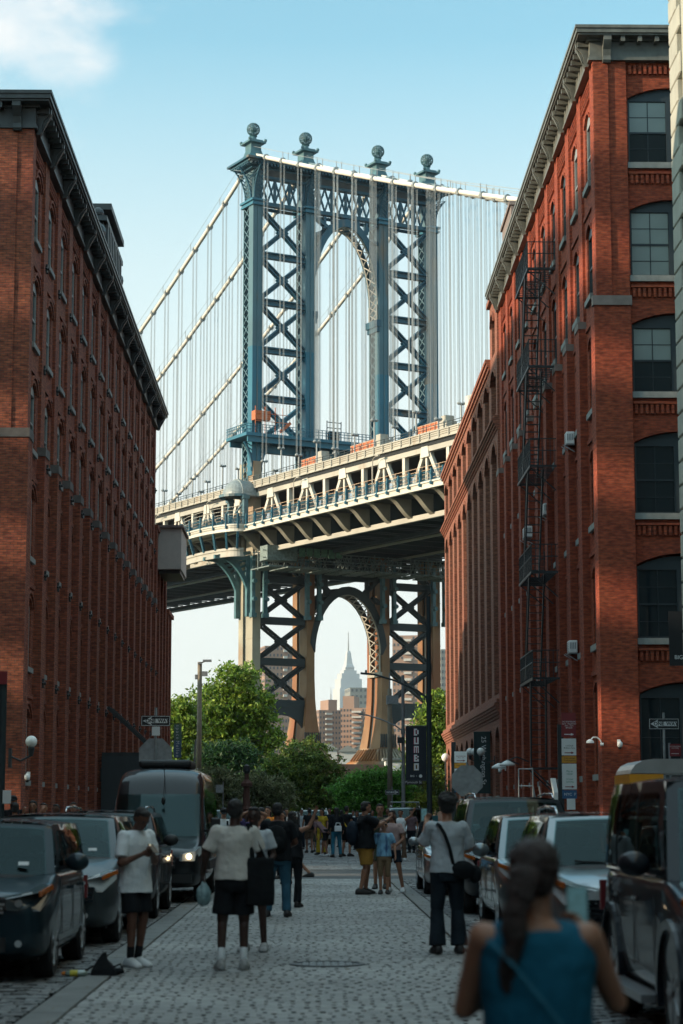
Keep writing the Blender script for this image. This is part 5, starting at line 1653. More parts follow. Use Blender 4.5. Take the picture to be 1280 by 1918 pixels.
# right: ONE WAY on the far corner
p = at(1247, 1518, 55.0)
rs_, zz = sign_one_way('ONE WAY arrow sign at the right edge above the silver food cart', (p.x, 55.0, .0), 0, .80, .29, 4.25)
b = MB(); b.box(.14, .44, -.05, -.044, 3.10, 3.42); pl = b.build('parking_panel', M['red_sign'], rs_)
text('lettering', 'NO STANDING\nANYTIME', .045, M['white_sign'], pl, TM(.28, -.052, 3.33), .0006)
b = MB(); b.box(.18, .38, -.053, -.051, 3.16, 3.175); b.build('arrow', M['white_sign'], pl)
b = MB(); b.tube((.18, .02, 0), (.14, .02, 3.45), .03); b.build('second_post', M['galv'], rs_)
# stack of parking signs seen edge on at the right
def parking_stack(label, px, D, zs, w_, rz, items, pole_h):
    p = at(px, 1518, D); t = thing('parking_sign', label, 'sign', (p.x, D, .13), rz)
    b = MB(); b.box(-.11, .03, -.05, .05, 0, pole_h); b.build('post', M['iron'], t)
    for (z0, z1, m, txt, tm, ts) in items:
        b = MB(); b.box(-.02, w_, -.07, -.062, z0, z1); pl = b.build('panel', M[m], t)
        if txt: text('lettering', txt, ts, M[tm], pl, TM(w_ / 2, -.0725, (z0 + z1) / 2), .0006)
        if m in ('white_sign', 'red_sign'):
            b = MB(); b.box(.05, w_ - .12, -.074, -.0715, z0 + .05, z0 + .07); b.prism([(w_ - .12, z0 + .03), (w_ - .12, z0 + .09), (w_ - .05, z0 + .06)], 'y', -.074, -.0715); b.build('arrow', M['red_sign'] if m == 'white_sign' else M['white_sign'], pl)
    return t
parking_stack('tall stack of parking signs, red NO STANDING panel on top, beside the corner', 1055, 50.0, 0, .33, 0, [
    (3.30, 3.88, 'red_sign', 'NO STANDING\nApril - December\n7am - 7pm\nAll Days', 'white_sign', .048),
    (2.86, 3.26, 'white_sign', '1 HOUR\n8:30am-7pm', 'black', .052), (2.68, 2.84, 'yellow_sign', 'TOW AWAY\nTruck Loading', 'black', .05),
    (2.05, 2.66, 'white_sign', 'Pay at\nmeter\n\n2 hour\nparking', 'green_sign', .062), (1.83, 2.03, 'blue_sign', 'NYC  P', 'white_sign', .09)], 3.6)
parking_stack('shorter stack of parking signs with blue foot panel above the stop sign back', 853, 66.0, 0, .38, 0, [
    (3.05, 3.40, 'white_sign', 'NO PARKING\nMon - Fri', 'red_sign', .05), (2.88, 3.03, 'yellow_sign', 'Truck Loading', 'black', .05),
    (2.36, 2.86, 'white_sign', '2 hour\nmeter\nparking', 'black', .07), (2.12, 2.33, 'blue_sign', 'P', 'white_sign', .12)], 3.7)
p = at(876, 1518, 50.0); t = thing('stop_sign', 'grey back of an octagonal stop sign in front of the arcaded building', 'sign', (p.x, 50.0, .13))
b = MB(); b.prism([(.40 * math.cos(PI / 8 + k * PI / 4), 2.25 + .40 * math.sin(PI / 8 + k * PI / 4)) for k in range(8)], 'y', -.03, -.02); b.build('plate', M['galv'], t)
b = MB(); b.tube((0, 0, 0), (0, 0, 2.7), .03); b.build('post', M['galv'], t)
p = at(735, 1518, 112.0); sign_one_way('small ONE WAY sign before the bright bush right of centre, arrow pointing right', (p.x, 112.0, 0), 0, .75, .26, 2.95, arrow=1)
# notice boards by the entrance
p = at(1085, 1518, 58); t = thing('leaning_board', 'pale timber board leaning against the right building behind the cars', 'board', (p.x, 60, 0), 0)
b = MB(); b.beam((-.05, 0, 0), (-.45, .3, 2.6), .25, .04); b.build('plank', M['white_paint'], t)
b = MB(); b.beam((-.33, -.03, 0), (-.60, -.03, 1.2), .04, .04); b.build('foot', M['galv'], t)
p = at(1005, 1518, 60); t = thing('step_frame', 'tall thin metal step frame standing behind the silver cars', 'frame', (p.x, 62, 0))
b = MB()
for x in (-.3, .12): b.tube((x, 0, 0), (x, 0, 2.9), .02)
for z in (.6, 1.2, 1.8, 2.4, 2.9): b.tube((-.3, 0, z), (.12, 0, z), .018)
b.tube((.12, 0, 2.4), (.55, .2, 0), .025); b.tube((.3, 0, 2.4), (.7, .2, 0), .025)
b.build('frame', M['galv'], t)
for i, (x, lab) in enumerate(((1046, 'small white notice board left of the parking sign post'), (1070, 'small white notice board right of the parking sign post'))):
    p = at(x, 1500, 55); t = thing('notice_board', lab, 'notice', (p.x, 55, 0))
    b = MB(); b.box(-.11, .11, -.01, .01, 1.70, 2.15); b.build('panel', M['white_sign'], t)
    b = MB(); b.tube((0, .02, 0), (0, .02, 2.1), .015); b.build('post', M['iron'], t)

# vertical banner on the arcaded building
p = onX(907, 1428, 8.8); t = thing('banner', 'dark green vertical banner with white street lettering on the arcaded building', 'banner', (8.7, p.y, p.z))
b = MB(); b.box(-.42, .42, -.02, .02, -1.55, 1.55); pl = b.build('cloth', mat('banner_green', (.008, .028, .028), .6), t)
text('lettering', '25 Washington St', .34, M['white_sign'], pl, Matrix.Translation((.08, -.022, .1)) @ Matrix.Rotation(R(90), 4, 'Y') @ Matrix.Rotation(R(90), 4, 'X'), .001)
text('lettering', 'brooklyn lofts', .13, M['white_sign'], pl, Matrix.Translation((.27, -.022, .5)) @ Matrix.Rotation(R(90), 4, 'Y') @ Matrix.Rotation(R(90), 4, 'X'), .001) if False else None
b = MB(); b.tube((-.42, 0, 1.56), (.5, 0, 1.56), .02); b.tube((-.42, 0, -1.56), (.5, 0, -1.56), .02); b.build('rod', M['iron'], t)
# left banner, green above blue
p = at(333, 1387, 124); t = thing('banner', 'narrow green and blue vertical banner with pale letters beyond the left wall', 'banner', (p.x, 124, p.z))
b = MB(); b.box(-.23, .23, -.02, .02, 0, .98); pl = b.build('upper_cloth', mat('banner_g', (.10, .17, .12), .6), t)
b = MB(); b.box(-.23, .23, -.02, .02, -1.0, -.004); pl2 = b.build('lower_cloth', mat('banner_b', (.07, .13, .20), .6), t)
text('lettering', 'space', .28, M['white_sign'], pl, Matrix.Translation((0, -.022, .5)) @ Matrix.Rotation(R(90), 4, 'Y') @ Matrix.Rotation(R(90), 4, 'X'), .001, spacing=1.4)
text('lettering', 'Mellon', .28, M['white_sign'], pl2, Matrix.Translation((0, -.022, -.5)) @ Matrix.Rotation(R(90), 4, 'Y') @ Matrix.Rotation(R(90), 4, 'X'), .001, spacing=1.3)
b = MB(); b.box(-1.6, .23, .0, .03, 1.0, 1.04); b.box(-1.6, .23, .0, .03, -1.05, -1.01); b.build('bracket', M['iron'], t)

# ---- lamp posts with banners
BLK = [M['white_sign'], mat('logo_red', (.62, .03, .10), .5), mat('logo_gold', (.75, .42, .10), .5)]
GL = {'D': ['110', '101', '101', '101', '110'], 'U': ['101', '101', '101', '101', '111'], 'M': ['11111', '10101', '10101', '10101', '10101'], 'B': ['110', '101', '110', '101', '111'], 'O': ['111', '101', '101', '101', '111']}
def block_letters(parent, cx, z0, cell, y, letters):
    for li, chh in enumerate(letters):
        rows = GL[chh]; n = len(rows[0]); cw = cell * 3.4 / n
        for off, mi in ((-cell * .28, 2 if chh == 'O' else 1), (0, 0)):
            b = MB()
            for r_, row in enumerate(rows):
                for c_, v in enumerate(row):
                    if v == '1':
                        x = cx + off - cw * n / 2 + c_ * cw; z = z0 - li * cell * 6.3 - r_ * cell + off * .3
                        b.box(x, x + cw, y - (.001 if mi else .003), y - (0 if mi else .0015), z - cell, z)
            b.build('letter_shadow' if mi else 'letter', BLK[mi], parent)
def lamp_post(label, px, D, h, arm_px, arm_z, r=.09, banner=False, m='steel_dark'):
    p = at(px, 1518, D); t = thing('lamp_post', label, 'lamp post', (p.x, D, .0))
    b = MB(); b.lathe([(r * 1.9, 0), (r * 1.7, .5), (r * 1.1, .62), (r, 1.0), (r * .75, h)], n=12); b.lathe([(r * 1.15, 0), (r * 1.15, .25)], (0, 0, arm_z - .12), 12); b.build('pole', M[m], t)
    q = at(arm_px, 1518, D).x - p.x
    pts = [Vector((0, 0, arm_z)), Vector((q * .18, 0, arm_z + .22 * abs(q) * .6)), Vector((q * .5, 0, arm_z + abs(q) * .27)), Vector((q * .8, 0, arm_z + abs(q) * .36))]
    b = MB(); b.pipe(pts, .035, 8); b.build('arm', M[m], t)
    hd = MB(); e = pts[-1]
    hd.beam(e, (q * 1.0, 0, e.z + .04), .16, .07); hd.lathe([(.03, 0), (.04, .05), (.03, .1)], (q * .92, 0, e.z + .06), 8); hd.build('lamp_head', M[m], t)
    return t, p, q
t, p, q = lamp_post('tall dark lamp post carrying the black vertical banner at right centre', 805, 76.0, 9.5, 676, 5.72, .10)
b = MB(); b.box(-.86, -.10, -.012, .012, 2.78, 4.72); bn = b.build('banner', mat('banner_black', (.006, .012, .022), .7), t)
block_letters(bn, -.47, 4.64, .050, -.0125, 'DUMBO')
text('lettering', 'BIG', .10, M['white_sign'], bn, TM(-.62, -.014, 2.92), .0008)
b = MB(); b.lathe([(.06, 0), (.06, .001)], (-.32, -.014, 2.92), 16, 'y'); b.lathe([(.012, 0), (.012, .001)], (-.47, -.014, 2.92), 8, 'y'); b.build('emblem', M['white_sign'], bn)
b = MB(); b.tube((-.9, 0, 4.74), (0, 0, 4.74), .018); b.tube((-.9, 0, 2.76), (0, 0, 2.76), .018); b.build('banner_rod', M['iron'], t)
b = MB(); b.box(.10, .30, -.1, .0, 1.0, 1.5); b.build('control_box', mat('teal_box', (.02, .12, .14), .5), t)
t, p, q = lamp_post('second lamp post with a small street name plate, left of the banner post', 756, 104.0, 8.4, 672, 5.6, .10, m='galv')
b = MB(); b.box(.05, .95, -.02, .02, 2.95, 3.2); pl = b.build('street_plate', M['black'], t); text('lettering', 'Plymouth St', .17, M['white_sign'], pl, TM(.5, -.024, 3.07), .001)
b = MB(); b.box(-.35, -.05, -.16, -.12, 1.25, 1.7); b.build('red_plate', M['red_sign'], t)
b = MB(); b.box(-.3, .04, -.2, -.14, 5.0, 5.3); b.pipe([(-.2, -.1, 5.0), (-.15, -.1, 4.6), (0, 0, 4.5)], .03, 6); b.build('floodlight', M['iron'], t)
# wooden poles
def wood_pole(label, px, D, ztop, r, fit):
    p = at(px, 1518, D); t = thing('utility_pole', label, 'pole', (p.x, D, 0))
    b = MB(); b.tube((0, 0, 0), (0, 0, ztop), r, r * .75, 12); b.build('pole', M['pole_wood'], t, smooth=True)
    b = MB()
    if fit == 1:
        b.box(-.12, .12, -.2, .2, ztop - .15, ztop - .05); b.beam((0, 0, ztop - .1), (.45, -.1, ztop + .1), .08, .08); b.box(.2, .75, -.3, .0, ztop + .0, ztop + .14); b.box(.12, .5, -.2, .1, ztop - .9, ztop - .6); b.box(-.3, -.12, -.1, .1, ztop - 1.1, ztop - .8)
        b.box(-.22, .22, -.22, .22, 3.6, 3.68); b.box(-.22, .22, -.22, .22, 4.0, 4.08)
    else:
        b.box(-.2, .5, -.15, .15, ztop - .9, ztop - .4); b.tube((0, 0, ztop - .3), (0, 0, ztop + .9), .04)
    b.build('fittings', M['galv'], t)
M['pole_wood'] = mat('pole_wood', (.20, .165, .12), .85, var=.2, scale=3)
wood_pole('tall weathered utility pole with floodlights beside the bright green tree', 372, 132, at(372, 1240, 132).z, .19, 1)
wood_pole('pale utility pole in front of the bridge right leg', 731, 120, at(731, 1290, 120).z, .17, 0)
p = at(366, 1518, 126); t = thing('sign_post', 'short blue grey post leaning by the utility pole', 'post', (p.x - .35, 126, 0)); b = MB(); b.tube((0, 0, 0), (.35, 0, at(366, 1385, 126).z), .06); b.build('pole', M['galv'], t); b = MB(); b.box(.28, .5, -.08, -.06, 3.6, 4.2); b.build('plate', M['white_sign'], t)
p = at(462, 1518, 110); t = thing('lamp_post', 'rusty brown ornamental lamp post among the pale flowering shrubs', 'lamp post', (p.x, 110, 0))
b = MB(); b.lathe([(.28, 0), (.28, .5), (.2, .6), (.2, 1.7), (.26, 1.75), (.2, 1.9), (.16, 2.9), (.3, 2.95), (.3, 3.1), (.12, 3.3), (.1, 3.6)], n=8); b.build('shaft', mat('rust', (.10, .045, .035), .8), t)
b = MB(); b.lathe([(.12, 3.6), (.2, 3.75), (.16, 4.0), (.03, 4.1)], n=8); b.build('lantern', M['iron'], t)
p = at(418, 1518, 104); t = thing('road_sign', 'small blank grey sign on a thin post right of the black van', 'sign', (p.x, 104, 0)); b = MB(); b.tube((0, 0, 0), (0, 0, 3.1), .03); b.build('post', M['galv'], t); b = MB(); b.box(-.36, .0, -.04, -.03, 2.55, 2.95); b.build('panel', M['galv'], t)
p = at(838, 1450, 138); t = thing('lamp_post', 'slender post with a white globe at the end of the arcaded building', 'lamp post', (p.x - .1, 138, 0))
b = MB(); b.tube((0, 0, 0), (0, 0, 4.9), .06); b.build('pole', M['iron'], t); b = MB(); b.ball((0, 0, 5.15), .28, 16, 10); b.build('globe', M['globe'], t, smooth=True)
# white column fragment and gate behind the right tree
p = at(775, 1400, 150); t = thing('white_shed', 'small white rendered outbuilding among the trees at right centre', 'shed', (p.x, 165, 0)); b = MB(); b.box(-1.5, 1.6, 0, 3, 0, 5.6); b.build('wall', M['white_paint'], t); b = MB(); b.box(-1.7, 1.8, -.2, 3.2, 5.6, 5.8); b.build('roof', M['stone_grey'], t)
# BIG banner at the right edge
p = at(1272, 1180, 60); t = thing('banner', 'black vertical banner with gold emblem cut by the right edge of the view', 'banner', (p.x + .35, 62, 0)); z1 = at(1272, 1145, 62).z; z0 = at(1272, 1247, 62).z
b = MB(); b.box(-.3, .55, -.015, .015, z0, z1); pl = b.build('cloth', M['black'], t)
text('lettering', 'BIG', .17, M['white_sign'], pl, TM(-.02, -.018, z0 + .25), .001)
b = MB(); b.box(.16, .5, -.02, -.016, z0 + .42, z0 + 1.4); b.build('gold_panel', BLK[2], pl)
b = MB(); b.box(.22, .45, -.024, -.0205, z0 + .5, z0 + 1.33); b.build('grey_panel', M['galv'], pl)
b = MB(); b.tube((.55, 0, 0), (.55, 0, z1 + 2.6), .09); b.build('pole', M['steel_dark'], t)
# dark post at the left edge
p = at(2, 1518, 40); t = thing('lamp_post', 'dark post cut by the left edge of the view carrying a pale blue notice', 'lamp post', (p.x - .02, 40, 0))
b = MB(); b.lathe([(.14, 0), (.12, .4), (.085, .5), (.085, at(2, 1262, 40).z)], n=12); b.build('pole', M['steel_dark'], t)
b = MB(); b.box(.06, .22, -.1, -.09, at(12, 1505, 40).z, at(12, 1480, 40).z); b.build('notice', M['white_sign'], t)
b = MB(); b.box(-.1, .10, -.12, -.10, at(2, 1282, 40).z, at(2, 1258, 40).z); b.build('plate', M['red_sign'], t)

# awning of the left warehouse
p = onX(250, 1420, -8.0)
t = thing('entrance_stair', 'black iron canopy sloping out from the left warehouse behind the van', 'canopy', (XL, 88, 0))
b = MB()
for y in (0, 1.0, 2.0):
    b.beam((.05, y, 6.0), (2.1, y, 4.1), .08, .14)
for k in range(7): b.beam((.05 + k * .33, 0, 6.0 - k * .3), (.05 + k * .33, 2, 6.0 - k * .3), .05, .05)
b.build('frame', M['iron'], t)
b = MB(); b.box(0.03, 2.4, -2, 4, 3.9, 4.05); b.build('roof', M['iron'], t)
for ya in (-2, 3.9):
    b = MB(); b.box(.02, 1.9, ya, ya + .1, 0.13, 3.9); b.build('screen', M['frame_dark'], t)

# food cart with rounded steel top
p = at(1213, 1518, 33.0)
t = thing('food_cart', 'silver roofed food cart with a yellow front band behind the black off roader', 'food cart', (p.x + .16, 33.0, -.02))
b = MB(); b.box(-.42, 1.6, 0, 1.58, .35, 2.08); b.build('body', M['galv'], t)
b = MB(); prof = [(-.42, 2.28), (-.40, 2.34), (-.34, 2.42), (-.22, 2.48), (-.05, 2.51), (1.6, 2.51), (1.6, 2.28)]
b.prism(prof, 'y', -.02, 1.6); b.build('canopy', mat('steel_sheet', (.55, .56, .56), .28, metal=.85, var=.1), t, smooth=False)
b = MB(); b.box(-.44, .10, -.05, 1.6, 2.09, 2.27); b.build('yellow_band', mat('yellow_band', (.80, .33, .015), .5, var=.05), t)
b = MB()
for z in (1.9, 2.05, 2.2, 2.35, 2.5): b.tube((.75, -.5, z), (2.0, -.6, z + .03), .012)
for x in (.75, 1.4, 2.0): b.tube((x, -.55, .2), (x, -.55, 2.55), .015)
b.build('rack', M['galv'], t)
b = MB()
for x in (.55, .85, 1.2): b.box(x, x + .22, -.2, -.12, 1.9, 2.4)
b.build('orange_panels', mat('amber', (.45, .16, .02), .5), t)
for x in (.0, 1.2):
    b = MB(); b.lathe([(.25, -.05), (.25, .05)], (x, .3, .25), 14, 'x'); b.lathe([(.25, -.05), (.25, .05)], (x, 1.3, .25), 14, 'x'); b.build('wheel', M['black'], t)
# ================================================================= cars
def auto_glass(name, tr, refl):
    m = bpy.data.materials.new(name); m.use_nodes = True; t = m.node_tree; t.nodes.clear(); nn = t.nodes.new; L = t.links.new
    o = nn('ShaderNodeOutputMaterial'); mx = nn('ShaderNodeMixShader'); a = nn('ShaderNodeBsdfTransparent'); g = nn('ShaderNodeBsdfGlossy'); f = nn('ShaderNodeFresnel')
    ad_k = .42; a.inputs[0].default_value = (*tr, 1); g.inputs[0].default_value = (*refl, 1); g.inputs['Roughness'].default_value = .02; f.inputs[0].default_value = 1.52
    ad = nn('ShaderNodeMath'); ad.operation = 'MULTIPLY_ADD'; ad.inputs[1].default_value = ad_k; ad.inputs[2].default_value = .01
    L(f.outputs[0], ad.inputs[0]); L(ad.outputs[0], mx.inputs[0]); L(a.outputs[0], mx.inputs[1]); L(g.outputs[0], mx.inputs[2]); L(mx.outputs[0], o.inputs[0])
    return m
M['glass_car'] = auto_glass('glass_car', (.42, .56, .56), (.72, .98, 1.0))
M['glass_side'] = auto_glass('glass_side', (.22, .26, .26), (.9, 1, 1))
M['seat'] = mat('seat', (.035, .037, .04), .8, var=.2)
M['tyre'] = mat('tyre', (.014, .014, .015), .85, var=.2, bump=.3)
M['rim'] = mat('rim', (.35, .36, .37), .3, metal=.8, var=.1)
M['plastic'] = mat('plastic', (.014, .016, .018), .55, var=.1)
M['chrome'] = mat('chrome', (.65, .66, .67), .12, metal=1.0, var=.03)
M['lens'] = mat('lens', (.42, .45, .46), .08, var=.05, coat=1.0)
M['lens_dark'] = mat('lens_dark', (.04, .05, .055), .06, var=.1, coat=1.0)
M['amber_lens'] = mat('amber_lens', (.55, .14, .02), .12, var=.05, coat=1.0)
def paint(name, col, metal=.35, rough=.28):
    m = mat(name, col, .5 if max(col) < .1 else rough, metal=metal, var=.06, scale=2, coat=.6 if max(col) < .1 else 1.0, spec=.12 if max(col) < .1 else .4); return m
PAINT = {'black': paint('paint_black', (.010, .014, .020), .1), 'ink': paint('paint_ink', (.010, .026, .036), .3), 'grey': paint('paint_grey', (.045, .060, .068), .5),
         'silver': paint('paint_silver', (.22, .25, .265), .6), 'silver2': paint('paint_silver_dark', (.13, .165, .18), .6), 'white': paint('paint_white', (.6, .6, .6), .0), 'van': paint('paint_van', (.008, .011, .014), .1)}

def smoothstep(a, b, x):
    t = max(0, min(1, (x - a) / (b - a))); return t * t * (3 - 2 * t)

def car(name, label, X, Y, L, W, H, col, o):
    """parked car, nose towards the camera (-Y); X,Y = ground point under the nose centre"""
    t = thing(name, label, o.get('cat', 'car'), (X, Y, -.012), o.get('rz', 0), 'cars parked along the cobbled street')
    pm = PAINT[col]
    hw = W / 2
    hood = o.get('hood', 1.0); nose = o.get('nose', .78); belt = o.get('belt', 1.02); cowl = o.get('cowl', 1.15)
    wsr = o.get('ws', 1.75)       # y of the roof front edge
    clr = o.get('clear', .2); wr = o.get('wheel', .34); fa = o.get('fa', .92); ra = o.get('ra', L - .95)
    sq = o.get('square', .5)
    # ---- lower body
    st = []
    Ys = [0, .04, .14, .34, .62, .95, cowl, cowl + .35, 2.0, 2.6, 3.2, L - .9, L - .45, L - .16, L - .03, L]
    for y in Ys:
        f = 1 - (1 - sq) * .34 * (1 - smoothstep(0, .75, y)) ** 2 - .10 * (1 - smoothstep(0, .12, y))
        f *= 1 - .10 * smoothstep(L - .6, L, y)
        w_ = hw * f
        zc = nose + (hood - nose) * smoothstep(0, .95, y) ** .8 if y < cowl else hood
        zc = zc - .10 * (1 - smoothstep(0, .10, y))
        if y > cowl: zc = hood + .02
        zs = min(zc - .03, nose - .05 + (belt - nose + .05) * smoothstep(0, cowl + .3, y)) if y < cowl else belt
        zb = clr + .10 * (1 - smoothstep(0, .25, y)) + .12 * smoothstep(L - .5, L, y)
        hz = zs - zb
        half = [(0, zb), (.72 * w_, zb), (.93 * w_, zb + .04), (.985 * w_, zb + .16 * hz), (1.0 * w_, zb + .45 * hz), (.995 * w_, zb + .72 * hz), (.975 * w_, zs - .05), (.93 * w_, zs + .005), (.80 * w_, zs + .55 * (zc - zs)), (.55 * w_, zc - .012), (.25 * w_, zc), (0, zc + .006)]
        st.append([(x, y, z) for x, z in half] + [(-x, y, z) for x, z in half[-2:0:-1]])
    b = MB(); b.rings(st)
    body = b.build('body', pm, t, smooth=True)
    ss = body.modifiers.new('s', 'SUBSURF'); ss.levels = 2; ss.render_levels = 2
    # wheel wells cut with a boolean
    cut = MB()
    for ya in (fa, ra):
        for s_ in (-1, 1): cut.lathe([(wr + .055, -.24), (wr + .055, .35)], (s_ * (hw - .02), ya, wr + .01), 28, 'x')
    co = cut.build('cutter', pm)
    bo = body.modifiers.new('b', 'BOOLEAN'); bo.operation = 'DIFFERENCE'; bo.solver = 'EXACT'; bo.object = co
    bpy.context.view_layer.update()
    dg = bpy.context.evaluated_depsgraph_get()
    me = bpy.data.meshes.new_from_object(body.evaluated_get(dg)); body.modifiers.clear(); body.data = me
    bpy.data.objects.remove(co)
    me.materials.clear(); me.materials.append(pm)
    me.polygons.foreach_set('use_smooth', [True] * len(me.polygons)); me.set_sharp_from_angle(angle=R(42))
    # ---- cabin: painted shell with dark panes 6 mm proud
    Wb = hw * o.get('wb', .93); Wr = hw * o.get('wr', .76); zr = H; zc = hood - .01; zbb = belt - .015
    yrb = o.get('rb', L - .12); yrt = o.get('rt', L - .42)
    bow_ = o.get('bow', .13)
    def SF(u, v):
        x = u * (Wb + (Wr - Wb) * v) * .985; return Vector((x, cowl + (wsr - cowl) * v + bow_ * (u * u) - bow_ * .4, zc + (zr - .04 - zc) * v - .03 * u * u + .02 * math.sin(PI * v)))
    def SS(s, v, sx):
        z = zbb + (zr - .055 - zbb) * v; yf = cowl + (wsr - cowl) * v + bow_ * .6; yb = yrb + (yrt - yrb) * v
        x = Wb + (Wr - Wb) * v + .025 * math.sin(PI * v); x *= 1 - .04 * (2 * s - 1) ** 4 * (1 if s > .5 else .4)
        return Vector((sx * x, yf + (yb - yf) * s, z))
    def SR(u, s):
        yf = wsr + bow_ * (u * u) - bow_ * .4; yb = yrt + .02
        k = 1 - abs(u) ** 4
        return Vector((u * Wr * 1.0 * (1 - .04 * (2 * s - 1) ** 4 * (1 if s > .5 else .4)), yf + (yb - yf) * s, zr - .055 + .055 * k - .03 * (2 * s - 1) ** 2 * (1 if s > .5 else .6)))
    def SB(u, v):
        return Vector((u * (Wb + (Wr - Wb) * v) * .96, yrb + (yrt - yrb) * v + .05 * (1 - u * u), zbb + (zr - .06 - zbb) * v))
    def grid(mb, fn, n, m_, u0, u1, v0, v1, off=0.0, nd=None):
        P = [[fn(u0 + (u1 - u0) * i / n, v0 + (v1 - v0) * j / m_) for j in range(m_ + 1)] for i in range(n + 1)]
        vs = []
        for i in range(n + 1):
            for j in range(m_ + 1):
                p = P[i][j]
                vs.append(p + nd * off if nd is not None else p)
        mb.add(vs, [(i * (m_ + 1) + j, (i + 1) * (m_ + 1) + j, (i + 1) * (m_ + 1) + j + 1, i * (m_ + 1) + j + 1) for i in range(n) for j in range(m_)])
    sw = o.get('side', [(.10, .40), (.43, .68), (.71, .93)])
    def holed(mb, fn, us, vs, holes):
        P = [fn(u, v) for u in us for v in vs]; nv = len(vs); fs = []
        for i in range(len(us) - 1):
            for j in range(nv - 1):
                cu, cv = (us[i] + us[i + 1]) / 2, (vs[j] + vs[j + 1]) / 2
                if any(h[0] < cu < h[1] and h[2] < cv < h[3] for h in holes): continue
                fs.append((i * nv + j, (i + 1) * nv + j, (i + 1) * nv + j + 1, i * nv + j + 1))
        mb.add(P, fs)
    b = MB()
    fu = [-1, -.88] + [-.88 + 1.76 * i / 10 for i in range(1, 10)] + [.88, 1]; fv = [0, .05, .3, .6, .91, 1]
    holed(b, SF, fu, fv, [(-.88, .88, .05, .91)])
    su = sorted({0.0, .03, 1.0, .97} | {x for q in sw for x in q} | {(q[0] * 2 + q[1]) / 3 for q in sw} | {(q[0] + q[1] * 2) / 3 for q in sw})
    for sx in (1, -1): holed(b, lambda s, v, sx=sx: SS(s, v, sx), su, [0, .09, .35, .6, .86, 1], [(q[0], q[1], .09, .86) for q in sw])
    grid(b, SR, 12, 10, -1, 1, 0, 1); holed(b, SB, [-1, -.8, -.4, 0, .4, .8, 1], [0, .14, .5, .84, 1], [(-.8, .8, .14, .84)])
    cb = b.build('cabin', pm, t, smooth=True)
    sm = cb.modifiers.new('w', 'WELD'); sm.merge_threshold = .02
    cb.data.set_sharp_from_angle(angle=R(50))
    nf = Vector((0, -(zr - zc), wsr - cowl)).normalized()
    b = MB(); grid(b, SF, 10, 6, -.90, .90, .03, .93, .008, nf); b.build('windshield', M['glass_car'], t, smooth=True)
    b = MB(); grid(b, SF, 10, 2, -.90, .90, -.03, .045, .014, nf); b.build('cowl_trim', M['plastic'], t)
    b = MB()
    for s_ in (-1, 1):
        c0 = SF(s_ * -.1 + .1, .02) + nf * .03; c1 = SF(s_ * .0 - (.62 if s_ < 0 else -.02), .10) + nf * .03; b.beam(c0, c1, .02, .02)
    b.build('wiper', M['black'], t)
    for sx in (-1, 1):
        nd = Vector((sx, 0, .15)).normalized()
        for a, c in sw:
            b = MB()
            def fs(s, v, a=a, c=c, sx=sx):
                if a < .2:   # front quarter follows the pillar
                    pass
                return SS(s, v, sx)
            grid(b, fs, 4, 4, a, c, .07, .88, .009, nd); b.build('side_window', M['glass_side'], t, smooth=True)
        if o.get('chrome'):
            b = MB(); b.pipe([SS(s_ / 10, .03, sx) + nd * .012 for s_ in range(1, 10)], .010, 5); b.build('window_trim', M['chrome'], t)
    b = MB(); grid(b, SB, 6, 3, -.82, .82, .12, .86, .008, Vector((0, 1, .2))); b.build('rear_window', M['glass_side'], t)
    # ---- what shows through the glass
    ys = wsr + .35
    for sx in (-1, 1):
        for yy in (ys, ys + .95):
            b = MB(); b.rings([[(sx * .36 + x * w_, yy + dy + y * .07, z) for x, y in ((-1, -1), (1, -1), (1, 1), (-1, 1))] for w_, dy, z in ((.24, 0, hood - .3), (.25, .03, hood - .05), (.22, .10, hood + .16), (.14, .12, hood + .20))])
            b.rings([[(sx * .36 + x * w_, yy + .13 + y * .05, z) for x, y in ((-1, -1), (1, -1), (1, 1), (-1, 1))] for w_, z in ((.10, hood + .21), (.14, hood + .25), (.14, hood + .36), (.10, hood + .40))])
            b.build('seat', M['seat'], t)
    b = MB(); b.box(-Wb * .93, Wb * .93, cowl + .22, cowl + .62, hood - .05, hood + .035); b.build('dashboard', M['black'], t)
    b = MB(); b.pipe([(.36 + .18 * math.cos(a), cowl + .72 - .05 * math.sin(a), hood + .02 + .17 * math.sin(a)) for a in [2 * PI * i / 14 for i in range(15)]], .014, 6); b.build('steering_wheel', M['black'], t)
    b = MB(); b.box(-.11, .11, wsr - .08, wsr - .06, zr - .19, zr - .12); b.build('inner_mirror', M['black'], t)
    # ---- door lines and handles
    for sx in (-1, 1):
        for yd in o.get('doors', (cowl + .28, cowl + 1.25, cowl + 2.2)):
            b = MB(); b.box(sx * (hw + .004) - .004, sx * (hw + .004) + .002, yd, yd + .012, clr + .22, belt - .12); b.build('door_seam', M['black'], t)
        for yd in (cowl + 1.02, cowl + 1.98):
            b = MB(); b.box(min(sx * hw, sx * (hw + .028)), max(sx * hw, sx * (hw + .028)), yd, yd + .18, belt - .20, belt - .165); b.build('door_handle', M['chrome'] if o.get('chrome') else pm, t)
        # mirror
        b = MB(); b.beam((sx * (Wb - .02), cowl + .32, belt + .03), (sx * (hw + .10), cowl + .26, belt + .06), .05, .04)
        m0 = b.build('mirror', M['plastic'], t)
        b = MB(); b.ball((sx * (hw + .15), cowl + .24, belt + .10), .12, 14, 10, 1.0, .62, .78); b.build('housing', pm if not o.get('mirror_black') else M['plastic'], m0, smooth=True)
    # ---- front end
    fw = hw * (1 - (1 - sq) * .34 - .02)
    gz0, gz1 = o.get('grille', (nose - .28, nose - .10)); gw = o.get('gw', .36) * W
    yg = -.012
